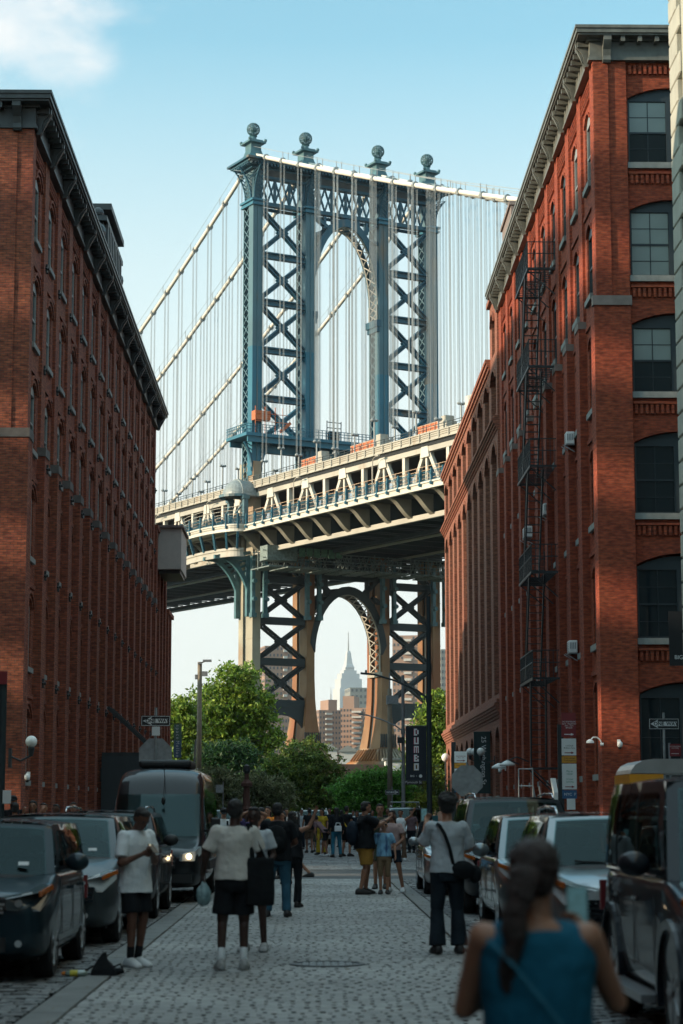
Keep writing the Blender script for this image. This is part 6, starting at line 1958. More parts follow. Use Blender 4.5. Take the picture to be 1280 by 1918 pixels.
    b = MB(); b.rings([[(x, yg + dy, z) for x, z in ((-gw, gz0), (gw, gz0), (gw * 1.05, gz1), (-gw * 1.05, gz1))] for dy in (-.015, .06)]); g = b.build('grille', M['plastic'], t)
    b = MB()
    for z in o.get('bars', (.5,)): 
        zz = gz0 + (gz1 - gz0) * z; b.box(-gw, gw, yg - .024, yg - .014, zz - .012, zz + .012)
    b.box(-gw * 1.04, gw * 1.04, yg - .026, yg - .014, gz1 - .014, gz1 + .012); b.box(-gw * 1.02, gw * 1.02, yg - .024, yg - .014, gz0 - .012, gz0 + .01)
    b.build('trim', M['chrome'], g)
    b = MB(); b.lathe([(.055, 0), (.055, .012), (.04, .016)], (0, yg - .034, (gz0 + gz1) / 2), 16, 'y'); b.build('badge', M['chrome'], g)
    b = MB(); b.box(-fw * .62, fw * .62, -.022, .05, clr + .12, clr + .26); b.build('air_intake', M['plastic'], t)
    if o.get('plate', True):
        b = MB(); b.box(-.155, .155, -.05, -.036, clr + .27, clr + .42); b.build('number_plate', M['white_sign'], t)
    lz = o.get('lz', nose - .10); lh = o.get('lh', .13)
    for sx in (-1, 1):
        P = [(fw * .60, -.012, lz - lh * .55), (fw * .60, -.006, lz + lh * .25), (fw * .99, .11, lz + lh * .62), (hw * .985, .40, lz + lh * 1.05), (hw * .99, .36, lz + lh * .35), (fw * 1.01, .10, lz - lh * .62)]
        P = [Vector((sx * p[0], p[1], p[2])) for p in P]
        b = MB(); n = len(P); outp = [p + Vector((sx * .014, -.022, .0)) for p in P]; inn = [p + Vector((-sx * .12, .10, 0)) for p in P]
        b.add(outp + inn, [tuple(range(n)), tuple(range(2 * n - 1, n - 1, -1))] + [(i, (i + 1) % n, (i + 1) % n + n, i + n) for i in range(n)])
        hl = b.build('headlight', M['lens_dark'] if o.get('darklens') else M['lens'], t); bevel(hl, .012, 2)
        b = MB(); b.lathe([(lh * .26, -.01), (lh * .2, .02)], (sx * fw * .78, -.048, lz - .01), 14, 'y'); b.build('lamp', M['lit_lamp'] if (o.get('lit') and sx > 0) else M['chrome'], hl)
        b = MB(); b.beam(P[3] + Vector((sx * .016, -.016, -.02)), P[2] + Vector((sx * .018, -.026, -.02)), .02, .05); b.build('indicator', M['amber_lens'], hl)
        b = MB(); b.lathe([(.035, 0), (.03, .012)], (sx * fw * .78, -.03, clr + .2), 12, 'y'); b.build('fog_lamp', M['lens'], t)
        b = MB(); b.box(min(sx * hw * .80, sx * hw * .955), max(sx * hw * .80, sx * hw * .955), L - .10, L - .005, belt - .38, belt - .12); b.build('tail_light', M['red_sign'], t)
    # ---- wheels
    for ya in (fa, ra):
        for sx in (-1, 1):
            cx = sx * (hw - .12)
            b = MB(); b.lathe([(wr * .62, -.10), (wr * .92, -.11), (wr, -.075), (wr, .075), (wr * .92, .11), (wr * .62, .10)], (cx, ya, wr + .012), 26, 'x'); wh = b.build('wheel', M['tyre'], t, smooth=False)
            b = MB(); e = sx * .085
            b.lathe([(wr * .64, -.02), (wr * .64, .02), (wr * .58, .012)], (cx + e, ya, wr + .012), 22, 'x')
            b.lathe([(wr * .16, -.02), (wr * .14, .025)], (cx + e, ya, wr + .012), 12, 'x')
            for k in range(o.get('spokes', 7)):
                a = 2 * PI * k / o.get('spokes', 7); b.beam((cx + e, ya + math.cos(a) * wr * .1, wr + .012 + math.sin(a) * wr * .1), (cx + e + sx * .004, ya + math.cos(a) * wr * .6, wr + .012 + math.sin(a) * wr * .6), .05, .035)
            b.build('rim', M['rim'], wh)
            b = MB(); b.lathe([(wr * .6, 0), (wr * .6, .01)], (cx + sx * .02, ya, wr + .012), 20, 'x'); b.build('disc', M['black'], wh)
    if o.get('rails'):
        for sx in (-1, 1):
            b = MB(); pts = [SR(sx * .86, s_) + Vector((0, 0, z_)) for s_, z_ in ((.05, .01), (.10, .075), (.5, .085), (.9, .075), (.97, .01))]
            b.pipe(pts, .02, 8); b.build('roof_rail', M['chrome'] if o['rails'] == 2 else M['plastic'], t, smooth=True)
    if o.get('arches'):
        for ya in (fa, ra):
            for sx in (-1, 1):
                b = MB(); n = 14; r0, r1 = wr + .05, wr + .12
                for k in range(n):
                    a0, a1 = PI * (-.08 + 1.16 * k / n), PI * (-.08 + 1.16 * (k + 1) / n)
                    q = [(ya + math.cos(a) * r, wr + .01 + math.sin(a) * r) for r, a in ((r0, a0), (r1, a0), (r1, a1), (r0, a1))]
                    b.prism(q, 'x', sx * (hw - .05), sx * (hw + .028))
                b.build('wheel_arch', pm, t)
        for sx in (-1, 1):
            b = MB(); b.box(min(sx * (hw - .02), sx * (hw + .13)), max(sx * (hw - .02), sx * (hw + .13)), fa + .55, ra - .5, clr + .02, clr + .08); b.build('running_board', M['rim'], t)
    b = MB(); b.box(-hw * .86, hw * .86, .35, L - .35, clr + .02, clr + .22); b.build('underbody', M['black'], t)
    return t
M['lit_lamp'] = mat('lit_lamp', (.9, .8, .6), .2, emit=(1.0, .72, .42), es=2.5)

hat = dict(hood=1.02, nose=.86, belt=1.06, cowl=1.02, ws=1.42, wb=.95, wr=.84, rb=4.05, rt=3.95, square=.75, wheel=.33, fa=.80, ra=3.38, lz=.80, lh=.15, darklens=True, side=[(.08, .42), (.46, .76), (.80, .93)], grille=(.70, .78), gw=.26, doors=(1.25, 2.25, 3.1))
mini = dict(hood=1.08, nose=.82, belt=1.08, cowl=1.10, ws=1.95, wb=.95, wr=.80, rb=4.95, rt=4.75, square=.55, wheel=.34, fa=.98, ra=4.0, lz=.78, lh=.16, side=[(.12, .36), (.39, .64), (.67, .93)], grille=(.58, .74), bars=(.3, .6), spokes=7)
suv = dict(hood=1.10, nose=.90, belt=1.12, cowl=1.22, ws=1.85, wb=.94, wr=.78, rb=4.6, rt=4.4, square=.55, wheel=.37, fa=.95, ra=3.82, lz=.86, lh=.14, rails=2, grille=(.60, .82), bars=(.25, .5, .75), clear=.24)
sedan = dict(hood=.96, nose=.74, belt=.96, cowl=1.35, ws=2.15, wb=.93, wr=.70, rb=4.45, rt=3.6, square=.4, wheel=.33, fa=.95, ra=3.75, lz=.70, lh=.12, grille=(.42, .62), bars=(.3, .6), side=[(.12, .45), (.48, .86)])
boxy = dict(hood=1.16, nose=1.02, belt=1.20, cowl=1.30, ws=1.72, wb=.95, wr=.87, rb=4.72, rt=4.62, square=.9, wheel=.40, fa=.92, ra=3.80, lz=.92, lh=.17, arches=True, chrome=True, grille=(.74, .94), bars=(.33, .66), side=[(.07, .36), (.40, .68), (.72, .95)], clear=.28, bow=.07, spokes=5)
def V(d, **k): q = dict(d); q.update(k); return q
LX = -3.50
car('parked_car', 'black boxy hatchback nearest the camera at the left edge', -3.50, 20.7, 4.1, 1.80, 1.60, 'ink', V(hat))
car('parked_car', 'dark grey minivan behind the boxy hatchback in the left row', -3.45, 26.2, 5.1, 1.98, 1.66, 'grey', V(mini))
car('parked_car', 'black sport utility car parked between the minivan and the tall van', -3.40, 32.4, 4.8, 1.95, 1.70, 'black', V(suv, mirror_black=True, chrome=True))
car('parked_car', 'silver sport utility car right behind the black off roader on the right', 3.30, 20.9, 4.5, 1.85, 1.68, 'silver', V(suv, fa=.88, ra=3.55, lh=.17, rb=4.3, rt=4.1, grille=(.62, .80)))
car('parked_car', 'grey silver crossover second behind the black off roader on the right', 3.38, 27.2, 4.5, 1.85, 1.66, 'silver2', V(suv, rails=0, hood=1.04, nose=.86, belt=1.06, ws=2.0, fa=.88, ra=3.55, rb=4.3, rt=3.9))
car('parked_car', 'large dark sport utility car with pale windshield third behind the off roader', 3.45, 33.6, 4.95, 2.0, 1.93, 'black', V(suv, hood=1.18, nose=.98, belt=1.2, ra=3.95, rb=4.75, rt=4.6, grille=(.66, .9), clear=.27, wheel=.39))
car('parked_car', 'silver saloon with its flank to the lane, last of the right row', 3.16, 41.6, 4.6, 1.82, 1.46, 'silver', V(sedan))
car('parked_car', 'black boxy off roader with chrome trim nearest the camera on the right', 3.50, 13.95, 4.85, 1.94, 1.97, 'black', V(boxy))
car('parked_car', 'silver sport utility car with roof ladder in the far street on the right', 4.2, 92, 4.8, 1.9, 1.85, 'silver2', V(suv, bars=(.2, .4, .6, .8)))
car('parked_car', 'white sport utility car far down the street at the centre', .1, 104, 4.6, 1.85, 1.75, 'white', V(suv))
car('parked_car', 'pale car far down the street right of the black van', -4.3, 90, 4.6, 1.85, 1.75, 'silver', V(suv))
car('parked_car', 'silver car far down the street behind the waving woman', 2.6, 112, 4.6, 1.85, 1.6, 'silver2', V(suv, rails=0))
# roof ladder rack on the far silver car
t = thing('ladder_rack', 'pale ladder rack on the roof of the far silver car', 'ladder', (4.2, 93.9, 1.87))
b = MB()
for x in (-.6, .6): b.tube((x, 0, .18), (x, 2.2, .18), .025); b.tube((x, .2, 0), (x, .2, .2), .02); b.tube((x, 2.0, 0), (x, 2.0, .2), .02)
for k in range(6): b.tube((-.6, .1 + k * .4, .18), (.6, .1 + k * .4, .18), .02)
b.build('rails', M['galv'], t)
# ---- tall van
t = thing('parked_van', 'tall black passenger van with one lit headlight, last in the left row', 'van', (-2.90, 38.3, -.012), 0, 'cars parked along the cobbled street'); t.scale = (.89, 1, .925)
vh, vl, vw = 2.72, 6.9, 1.01
def vsec(y, zt, w_, zb=.3, bw=1.0, tum=.90):
    half = [(0, zb), (.8 * w_, zb), (.97 * w_ * bw, zb + .06), (w_ * bw, zb + .3), (w_ * bw, min(1.15, zt - .1)), (w_ * (1 + tum) / 2, min(1.15, zt - .1) + max(0, zt - 1.25) * .5), (w_ * tum, zt - .16 if zt > 1.6 else zt - .04), (w_ * tum * .88, zt - .03), (w_ * .4, zt), (0, zt + .01)]
    return [(x, y, z) for x, z in half] + [(-x, y, z) for x, z in half[-2:0:-1]]
st = [vsec(0, .98, .80, .38, tum=.9), vsec(.06, 1.04, .88, .34, tum=.9), vsec(.25, 1.12, .95, .3, tum=.92), vsec(.60, 1.22, 1.0, .3, tum=.92), vsec(.86, 1.36, vw, .3, tum=.9), vsec(1.0, 1.62, vw, .3, tum=.9), vsec(1.35, 2.22, vw, .3), vsec(1.60, 2.52, vw, .3), vsec(1.95, 2.66, vw, .3), vsec(2.4, vh, vw, .3), vsec(4.5, vh, vw, .3), vsec(6.5, vh, vw, .3), vsec(6.8, vh - .05, vw * .97, .35), vsec(6.9, vh - .2, vw * .92, .4)]
b = MB(); b.rings(st); body = b.build('body', PAINT['van'], t, smooth=True)
ss = body.modifiers.new('s', 'SUBSURF'); ss.levels = 2; ss.render_levels = 2
cut = MB()
for ya in (1.0, 5.0):
    for s_ in (-1, 1): cut.lathe([(.42, -.3), (.42, .35)], (s_ * vw, ya, .36), 28, 'x')
co = cut.build('cutter', PAINT['van']); bo = body.modifiers.new('b', 'BOOLEAN'); bo.operation = 'DIFFERENCE'; bo.solver = 'EXACT'; bo.object = co
bpy.context.view_layer.update(); dg = bpy.context.evaluated_depsgraph_get()
me = bpy.data.meshes.new_from_object(body.evaluated_get(dg)); body.modifiers.clear(); body.data = me; bpy.data.objects.remove(co)
me.materials.clear(); me.materials.append(PAINT['van']); me.polygons.foreach_set('use_smooth', [True] * len(me.polygons)); me.set_sharp_from_angle(angle=R(42))
def vpane(name, pts, m, off): 
    b = MB(); P = [Vector(p) for p in pts]; o_ = Vector(off); b.add([p + o_ for p in P] + [p - o_ * 3 for p in P], [(0, 1, 2, 3), (7, 6, 5, 4), (0, 4, 5, 1), (1, 5, 6, 2), (2, 6, 7, 3), (3, 7, 4, 0)]); return b.build(name, m, t)
# windshield as a bowed grid
b = MB(); n, m_ = 12, 6
for i in range(n + 1):
    u = -1 + 2 * i / n
    for j in range(m_ + 1):
        v = j / m_; b.v.append((u * (.90 - .04 * v), .74 + .62 * v + .13 * u * u - .10, 1.30 + .84 * v + .02))
b.f = [(i * (m_ + 1) + j, (i + 1) * (m_ + 1) + j, (i + 1) * (m_ + 1) + j + 1, i * (m_ + 1) + j + 1) for i in range(n) for j in range(m_)]; b.m = [0] * len(b.f)
b.build('windshield', M['glass_car'], t, smooth=True)
for sx in (-1, 1):
    for a, c in ((1.35, 2.15), (2.35, 3.6), (3.75, 5.1), (5.25, 6.5)):
        vpane('side_window', [(sx * 1.012, a, 1.33), (sx * 1.012, c, 1.33), (sx * .935, c, 2.08), (sx * .935, a + (.25 if a < 1.5 else 0), 2.08)], M['glass_side'], (sx * .006, 0, .001))
    b = MB(); b.box(min(sx * 1.0, sx * 1.05), max(sx * 1.0, sx * 1.05), 2.2, 5.2, .62, .80); b.build('side_moulding', M['plastic'], t)
    b = MB(); b.beam((sx * .98, 1.2, 1.42), (sx * 1.2, 1.12, 1.42), .06, .05); mm = b.build('mirror', M['plastic'], t)
    b = MB(); b.box(min(sx * 1.12, sx * 1.32), max(sx * 1.12, sx * 1.32), 1.02, 1.16, 1.25, 1.68); bevel(b.build('housing', M['plastic'], mm), .03, 2)
    b = MB(); P = [(.58, -.03, .84), (.60, -.02, .98), (.86, .12, 1.04), (.955, .36, 1.12), (.965, .34, .98), (.84, .06, .84)]
    P = [Vector((sx * p[0], p[1], p[2])) for p in P]; k_ = len(P); b.add([p + Vector((sx * .01, -.02, 0)) for p in P] + [p + Vector((-sx * .1, .1, 0)) for p in P], [tuple(range(k_)), tuple(range(2 * k_ - 1, k_ - 1, -1))] + [(i, (i + 1) % k_, (i + 1) % k_ + k_, i + k_) for i in range(k_)])
    hl = b.build('headlight', M['lens'], t)
    b = MB(); b.ball((sx * .74, -.02, .93), .055, 12, 8); b.build('lamp', M['lit_lamp'] if sx > 0 else M['chrome'], hl)
    for ya in (1.0, 5.0):
        b = MB(); b.lathe([(.22, -.1), (.33, -.11), (.36, -.07), (.36, .07), (.33, .11), (.22, .1)], (sx * .9, ya, .372), 26, 'x'); wh = b.build('wheel', M['tyre'], t)
        b = MB(); b.lathe([(.23, -.02), (.21, .02), (.05, .03)], (sx * .98, ya, .372), 18, 'x'); b.build('rim', M['rim'], wh)
b = MB(); b.box(-.45, .45, -.035, .05, .70, .95); g = b.build('grille', M['plastic'], t); b = MB()
for z in (.75, .83, .91): b.box(-.43, .43, -.05, -.036, z, z + .02)
b.build('trim', M['rim'], g); b = MB(); b.lathe([(.06, 0), (.06, .01)], (0, -.062, .83), 18, 'y'); b.build('badge', M['galv'], g)
b = MB(); b.box(-.8, .8, -.03, .05, .42, .58); b.build('air_intake', M['plastic'], t)
b = MB(); b.box(-.16, .16, -.05, -.031, .46, .6); b.build('number_plate', M['white_sign'], t)
b = MB(); b.box(-.55, .60, 2.5, 4.3, vh - .01, vh + .17); bevel(b.build('roof_unit', M['plastic'], t), .07, 3)
b = MB(); b.tube((.1, 1.62, 2.45), (.1, 1.2, 2.75), .008); b.ball((.12, .98, 2.02), .06, 8, 6, .7, .7, 1.3); b.tube((.12, 1.0, 2.0), (.12, 1.25, 2.5), .006); b.build('aerial', M['black'], t)
b = MB(); b.beam((-.1, .80, 1.34), (-.72, .95, 1.42), .025, .02); b.beam((.6, .88, 1.34), (.0, .82, 1.42), .025, .02); b.build('wiper', M['black'], t)
# papers on dashboards
for i, (x, y, z, lab) in enumerate(((-2.98, 21.72, 1.12, 'small pale permit card behind the windshield of the boxy hatchback'), (-2.86, 27.35, 1.16, 'small red and white sticker on the minivan windshield'))):
    t2 = thing('windshield_card', lab, 'card', (x, y, z)); b = MB(); b.beam((0, 0, 0), (0, .03, .035), .11, .003); b.build('card', M['white_sign'], t2)
# ================================================================= people
def skin_mat(name, col):
    m = mat(name, col, .5, var=.12, scale=9, spec=.35); b = m.node_tree.nodes['Principled BSDF']
    b.inputs['Subsurface Weight'].default_value = .12; b.inputs['Subsurface Radius'].default_value = (.02, .008, .005); return m
SK = {'light': skin_mat('skin_light', (.42, .22, .145)), 'tan': skin_mat('skin_tan', (.30, .15, .095)), 'brown': skin_mat('skin_brown', (.13, .062, .042)), 'dark': skin_mat('skin_dark', (.055, .030, .024))}
def cloth(name, col, var=.12): return mat(name, col, .85, var=var, scale=5, bump=.35, bscale=22, spec=.2)
CL = {'white': cloth('cloth_white', (.70, .74, .76)), 'cream': cloth('cloth_cream', (.52, .50, .46)), 'grey': cloth('cloth_grey', (.42, .46, .49)), 'black': cloth('cloth_black', (.010, .012, .015), .3), 'navy': cloth('cloth_navy', (.012, .02, .032), .3),
      'teal': cloth('cloth_teal', (.008, .10, .165)), 'jeans': cloth('cloth_jeans', (.035, .105, .16), .25), 'jeans_blue': cloth('cloth_jeans_blue', (.03, .15, .23), .2), 'dark_jeans': cloth('cloth_dark_jeans', (.014, .022, .030), .3), 'mustard': cloth('cloth_mustard', (.32, .17, .035)),
      'khaki': cloth('cloth_khaki', (.20, .14, .085)), 'yellow': cloth('cloth_yellow', (.45, .32, .03)), 'pink': cloth('cloth_pink', (.42, .30, .29)), 'mauve': cloth('cloth_mauve', (.17, .11, .12)), 'orange': cloth('cloth_orange', (.65, .20, .03)),
      'red': cloth('cloth_red', (.42, .07, .06)), 'brown': cloth('cloth_brown', (.12, .075, .05)), 'blue_print': mat('cloth_blue_print', (.20, .42, .60), .85, var=.2, scale=4, stain=((.03, .08, .20), 9.0, .48)), 'purple': cloth('cloth_purple', (.09, .07, .20)), 'olive': cloth('cloth_olive', (.06, .07, .05))}
HR = {'black': mat('hair_black', (.010, .009, .009), .55, var=.4, scale=40, bump=1.0, bscale=90), 'brown': mat('hair_brown', (.022, .010, .008), .5, var=.45, scale=30, bump=1.0, bscale=80)}
M['shoe_white'] = mat('shoe_white', (.55, .57, .58), .6, var=.1); M['shoe_grey'] = mat('shoe_grey', (.28, .29, .29), .6, var=.4, scale=25); M['shoe_black'] = mat('shoe_black', (.015, .013, .013), .6)
tex = bpy.data.textures.new('folds', 'CLOUDS'); tex.noise_scale = .16; tex.noise_depth = 2
tex2 = bpy.data.textures.new('curls', 'CLOUDS'); tex2.noise_scale = .035; tex2.noise_depth = 2

def capsule(b, p, q, r0, r1, n=12, sy=1.0, up=None):
    p = Vector(p); q = Vector(q); d = q - p; L_ = d.length
    if L_ < 1e-5: return
    d.normalize(); a = (Vector(up) - d * d.dot(Vector(up))).normalized() if up else d.orthogonal().normalized(); c = d.cross(a)
    rs = []
    prof = [(-math.cos(t) * r0, math.sin(t) * r0) for t in (.15, .6, 1.05, PI / 2)] + [(L_ + math.sin(t) * r1, math.cos(t) * r1) for t in (0, .52, .97, 1.42)]
    for h, r in prof:
        o = p + d * h
        rs.append([tuple(o + a * (math.cos(2 * PI * i / n) * r) + c * (math.sin(2 * PI * i / n) * r * sy)) for i in range(n)])
    b.rings(rs)
def cone(b, p, q, r0, r1, n=16, e0=1.0, e1=1.0):
    """open-hem sleeve or leg: flat ends, elliptical"""
    p = Vector(p); q = Vector(q); d = (q - p).normalized(); a = (Vector((1, 0, 0)) - d * d.x).normalized() if abs(d.x) < .9 else (Vector((0, 1, 0)) - d * d.y).normalized(); c = d.cross(a)
    b.rings([[tuple(o + a * (math.cos(2 * PI * i / n) * r) + c * (math.sin(2 * PI * i / n) * r * e)) for i in range(n)] for o, r, e in ((p, r0, e0), (q, r1, e1))])
def loft(b, secs, n=20):
    """secs: (cx, cy, z, rx, ry)"""
    b.rings([[(cx + math.cos(2 * PI * i / n) * rx, cy + math.sin(2 * PI * i / n) * ry, z) for i in range(n)] for cx, cy, z, rx, ry in secs])
def remesh(o, vox, smooth=4, disp=0, texd=None):
    m = o.modifiers.new('remesh', 'REMESH'); m.mode = 'VOXEL'; m.voxel_size = vox; m.use_smooth_shade = True
    if disp:
        d = o.modifiers.new('folds', 'DISPLACE'); d.texture = texd or tex; d.strength = disp; d.mid_level = .5; d.texture_coords = 'LOCAL'
    s = o.modifiers.new('smooth', 'SMOOTH'); s.iterations = smooth; s.factor = .5
    return o

def hand(b, w, d, side, palm, s, grip=.5, spread=0):
    """palm and five bent fingers; w wrist, d pointing direction, palm = palm normal, side = +1 right"""
    d = Vector(d).normalized(); pn = Vector(palm); pn = (pn - d * pn.dot(d)).normalized(); ac = d.cross(pn) * side
    w = Vector(w)
    capsule(b, w - d * .01 * s, w + d * .035 * s, .026 * s, .030 * s, 10, .62, ac)
    for k, off in enumerate((-.027, -.009, .009, .026)):
        r0 = w + d * .03 * s + ac * off * .8 * s; kn = w + d * .085 * s + ac * off * s
        capsule(b, r0, kn, .013 * s, .0105 * s, 8)
        ln = (.036, .043, .040, .031)[k] * s
        dd = (d * math.cos(grip) + pn * math.sin(grip)).normalized(); m1 = kn + dd * ln
        d2 = (d * math.cos(grip * 2.1) + pn * math.sin(grip * 2.1)).normalized(); m2 = m1 + d2 * ln * .75
        capsule(b, kn, m1, .0100 * s, .0088 * s, 8); capsule(b, m1, m2, .0088 * s, .0074 * s, 8)
    t0 = w + d * .025 * s - ac * .022 * s; t1 = t0 + (d * .6 - ac * .75 + pn * .35).normalized() * .042 * s; t2 = t1 + (d * .85 - ac * .15 + pn * .5).normalized() * .032 * s
    capsule(b, t0, t1, .0135 * s, .0115 * s, 8); capsule(b, t1, t2, .0112 * s, .0088 * s, 8)

def person(label, loc, rz, h=1.75, sk='tan', top=None, bot=None, hair=('short', 'black'), arms=None, feet=None, build=1.0, vox=.012, shoes='shoe_black', socks=None,
           sleeve=.5, hem=.90, headturn=(0, 0), lean=0.0, face=True, headk=1.0, group=None, flare=1.0, botlen=None, sitsleeve=None, tuck=False, grip=.55, topneck=1.475):
    t = thing('person', label, 'person', loc, rz, group)
    s = h / 1.75
    def T(p):
        """leans the upper body forward about the hips"""
        x, y, z = p
        if lean and z > .92:
            dz = z - .92; return ((x) * s, (y * math.cos(lean) + dz * math.sin(lean)) * s, (.92 + dz * math.cos(lean) - y * math.sin(lean)) * s)
        return (x * s, y * s, z * s)
    A = {'l': [(-.255, -.02, 1.17), (-.275, .07, .93)], 'r': [(.255, -.02, 1.17), (.275, .07, .93)]}
    if arms: A.update(arms)
    Fx = {'l': (-.10, 0.0), 'r': (.10, 0.0)}
    if feet: Fx.update(feet)
    w = build
    sh = .175 * (w ** .5)
    shoulders = {'l': (-sh, 0, 1.415), 'r': (sh, 0, 1.415)}
    b = MB()
    # trunk
    loft(b, [(x * s if False else 0, T((0, y, z))[1], T((0, y, z))[2], rx * w * s, ry * w * s) for x, y, z, rx, ry in
             ((0, 0, .84, .10, .08), (0, -.005, .90, .155, .105), (0, -.005, .98, .160, .11), (0, 0, 1.08, .135, .095), (0, .005, 1.2, .145, .105), (0, .0, 1.32, .160, .108), (0, -.005, 1.40, .150, .095), (0, -.01, 1.45, .10, .075), (0, -.01, 1.475, .065, .06))])
    capsule(b, T((-sh * .9, -.005, 1.405)), T((sh * .9, -.005, 1.405)), .058 * s * w ** .5, .058 * s * w ** .5)
    # neck and head
    ht, hn = headturn   # turn about z, nod forward
    nk = Vector(T((0, .0, 1.46))); hc = Vector((0, .015, .175))
    Rm = Matrix.Rotation(ht, 4, 'Z') @ Matrix.Rotation(-hn - lean * .4, 4, 'X')
    hk = s * headk
    def Hh(p): return nk + Rm @ (Vector(p) * hk)
    capsule(b, T((0, -.012, 1.42)), Hh((0, .0, .10)), .056 * s * w ** .4, .054 * s * w ** .3)
    def ell(b, c, rx, ry, rz, n=16, m_=12):
        rs = []
        for k in range(m_ + 1):
            a = PI * k / m_; q = max(1e-3, math.sin(a)); z = -math.cos(a)
            rs.append([tuple(Hh((c[0] + q * math.cos(2 * PI * i / n) * rx, c[1] + q * math.sin(2 * PI * i / n) * ry, c[2] + z * rz))) for i in range(n)])
        b.rings(rs)
    ell(b, (0, .005, .195), .076, .094, .094); ell(b, (0, .028, .135), .058, .068, .075); ell(b, (0, .065, .092), .028, .03, .022)
    if face:
        ell(b, (0, .102, .160), .014, .020, .022, 8, 6); ell(b, (0, .092, .185), .010, .014, .03, 8, 6); ell(b, (0, .085, .205), .05, .018, .012, 10, 6)
        ell(b, (0, .093, .120), .026, .010, .010, 8, 6)
    for sx in (-1, 1): ell(b, (sx * .078, .0, .168), .012, .022, .032, 8, 6)
    # arms
    for k, sx in (('l', -1), ('r', 1)):
        S0 = Vector(T(shoulders[k])); E = Vector(T(A[k][0])); Wt = Vector(T(A[k][1]))
        capsule(b, S0, E, .050 * s * w, .038 * s * w ** .7); capsule(b, E, Wt, .040 * s * w ** .7, .025 * s)
        m_ = E.lerp(Wt, .25); capsule(b, E, m_, .039 * s * w ** .7, .041 * s * w ** .6)
        dr = (Wt - E).normalized(); pl = Vector((-sx, .25, 0)) if dr.z < -.3 else Vector((-sx * .4, -.9, .1))
        hand(b, Wt, dr, sx, pl, s, grip)
    # legs
    hips = {'l': (-.088 * w ** .5, 0, .90), 'r': (.088 * w ** .5, 0, .90)}; knees = {}; ankles = {}
    for k, sx in (('l', -1), ('r', 1)):
        fx, fy = Fx[k][:2]; fz = Fx[k][2] if len(Fx[k]) > 2 else 0.0
        Hp = Vector(hips[k]) * s; An = Vector((fx, fy - .02, .085 + fz)) * s; Kn = (Hp + An) / 2 + Vector((sx * .008, .045 + abs(fy) * .12 + fz * .5, .015)) * s
        knees[k] = Kn; ankles[k] = An
        capsule(b, Hp, Kn, .088 * s * w, .055 * s * w ** .7); capsule(b, Kn, An, .052 * s * w ** .7, .036 * s)
        capsule(b, Kn.lerp(An, .15) + Vector((0, -.018, 0)) * s, Kn.lerp(An, .45) + Vector((0, -.012, 0)) * s, .048 * s * w ** .7, .040 * s * w ** .6)
        capsule(b, An, An + Vector((0, .11, -.055)) * s, .036 * s, .028 * s)
    body = b.build('body', SK[sk], t); remesh(body, vox, 3)
    vx = max(vox, .010)
    # ---- shoes and socks
    for k, sx in (('l', -1), ('r', 1)):
        An = ankles[k]; b = MB(); toe = Vector((sx * .02, 0, 0))
        secs = [(-.10, .040, .075), (-.075, .052, .115), (-.02, .056, .135), (.04, .058, .115), (.11, .064, .085), (.17, .058, .062), (.21, .036, .040)]
        rs = []
        for y, rx, hz in secs:
            c = An + Vector((toe.x * max(0, y) * 6, y, -.085)) * s
            rs.append([tuple(c + Vector((x * rx, 0, z * hz)) * s) for x, z in ((-.8, 0), (.8, 0), (1, .25), (.85, .7), (.45, 1), (-.45, 1), (-.85, .7), (-1, .25))])
        b.rings(rs); so = b.build('shoe', M[shoes], t, smooth=True); m = so.modifiers.new('s', 'SUBSURF'); m.levels = 1; m.render_levels = 1
        if shoes != 'shoe_black':
            b = MB(); b.prism([tuple((An + Vector((toe.x * max(0, y) * 6 + x, y, 0)) * s)[:2]) for x, y in ((-.036, -.075), (.036, -.075), (.047, .0), (.052, .1), (.03, .185), (-.03, .185), (-.052, .1), (-.047, 0))], 'z', An.z - .087 * s, An.z - .062 * s); b.build('sole', M['shoe_white'], so)
        if socks:
            b = MB(); kd = (knees[k] - An).normalized(); capsule(b, An, An + kd * (.14 if socks[1] else .06) * s, .040 * s, .043 * s); b.build('sock', CL[socks[0]], t, smooth=True)
    # ---- clothes
    if bot:
        b = MB(); kz = botlen if botlen is not None else .04   # fraction of leg length from ankle
        g = 1.10
        loft(b, [(0, 0, z * s, rx * w * g * s, ry * w * g * s) for z, rx, ry in ((.80, .15, .11), (.86, .172, .125), (.93, .172, .125), (1.0, .155, .115), (1.03, .148, .112))])
        for k, sx in (('l', -1), ('r', 1)):
            Hp = Vector(hips[k]) * s; Kn = knees[k]; An = ankles[k]
            cone(b, Hp + Vector((0, 0, .0)), Hp.lerp(Kn, .45), .105 * s * w, .090 * s * w); 
            if kz > .5:
                e = Hp.lerp(Kn, min(1.08, (1 - kz) * 2)); cone(b, Hp.lerp(Kn, .2), e, .098 * s * w, .092 * s * w * flare)
            else:
                cone(b, Hp.lerp(Kn, .3), Kn, .094 * s * w, .068 * s * w ** .7 * (1 + (flare - 1) * .15)); capsule(b, Hp.lerp(Kn, .9), Kn.lerp(An, .1), .070 * s * w ** .7, .068 * s * w ** .7)
                e = Kn.lerp(An, 1 - kz * 2 + .06); cone(b, Kn, e, .068 * s * w ** .7, .060 * s * flare)
        remesh(b.build('trousers' if kz < .5 else 'shorts', CL[bot], t), vx, 3, .018 * s)
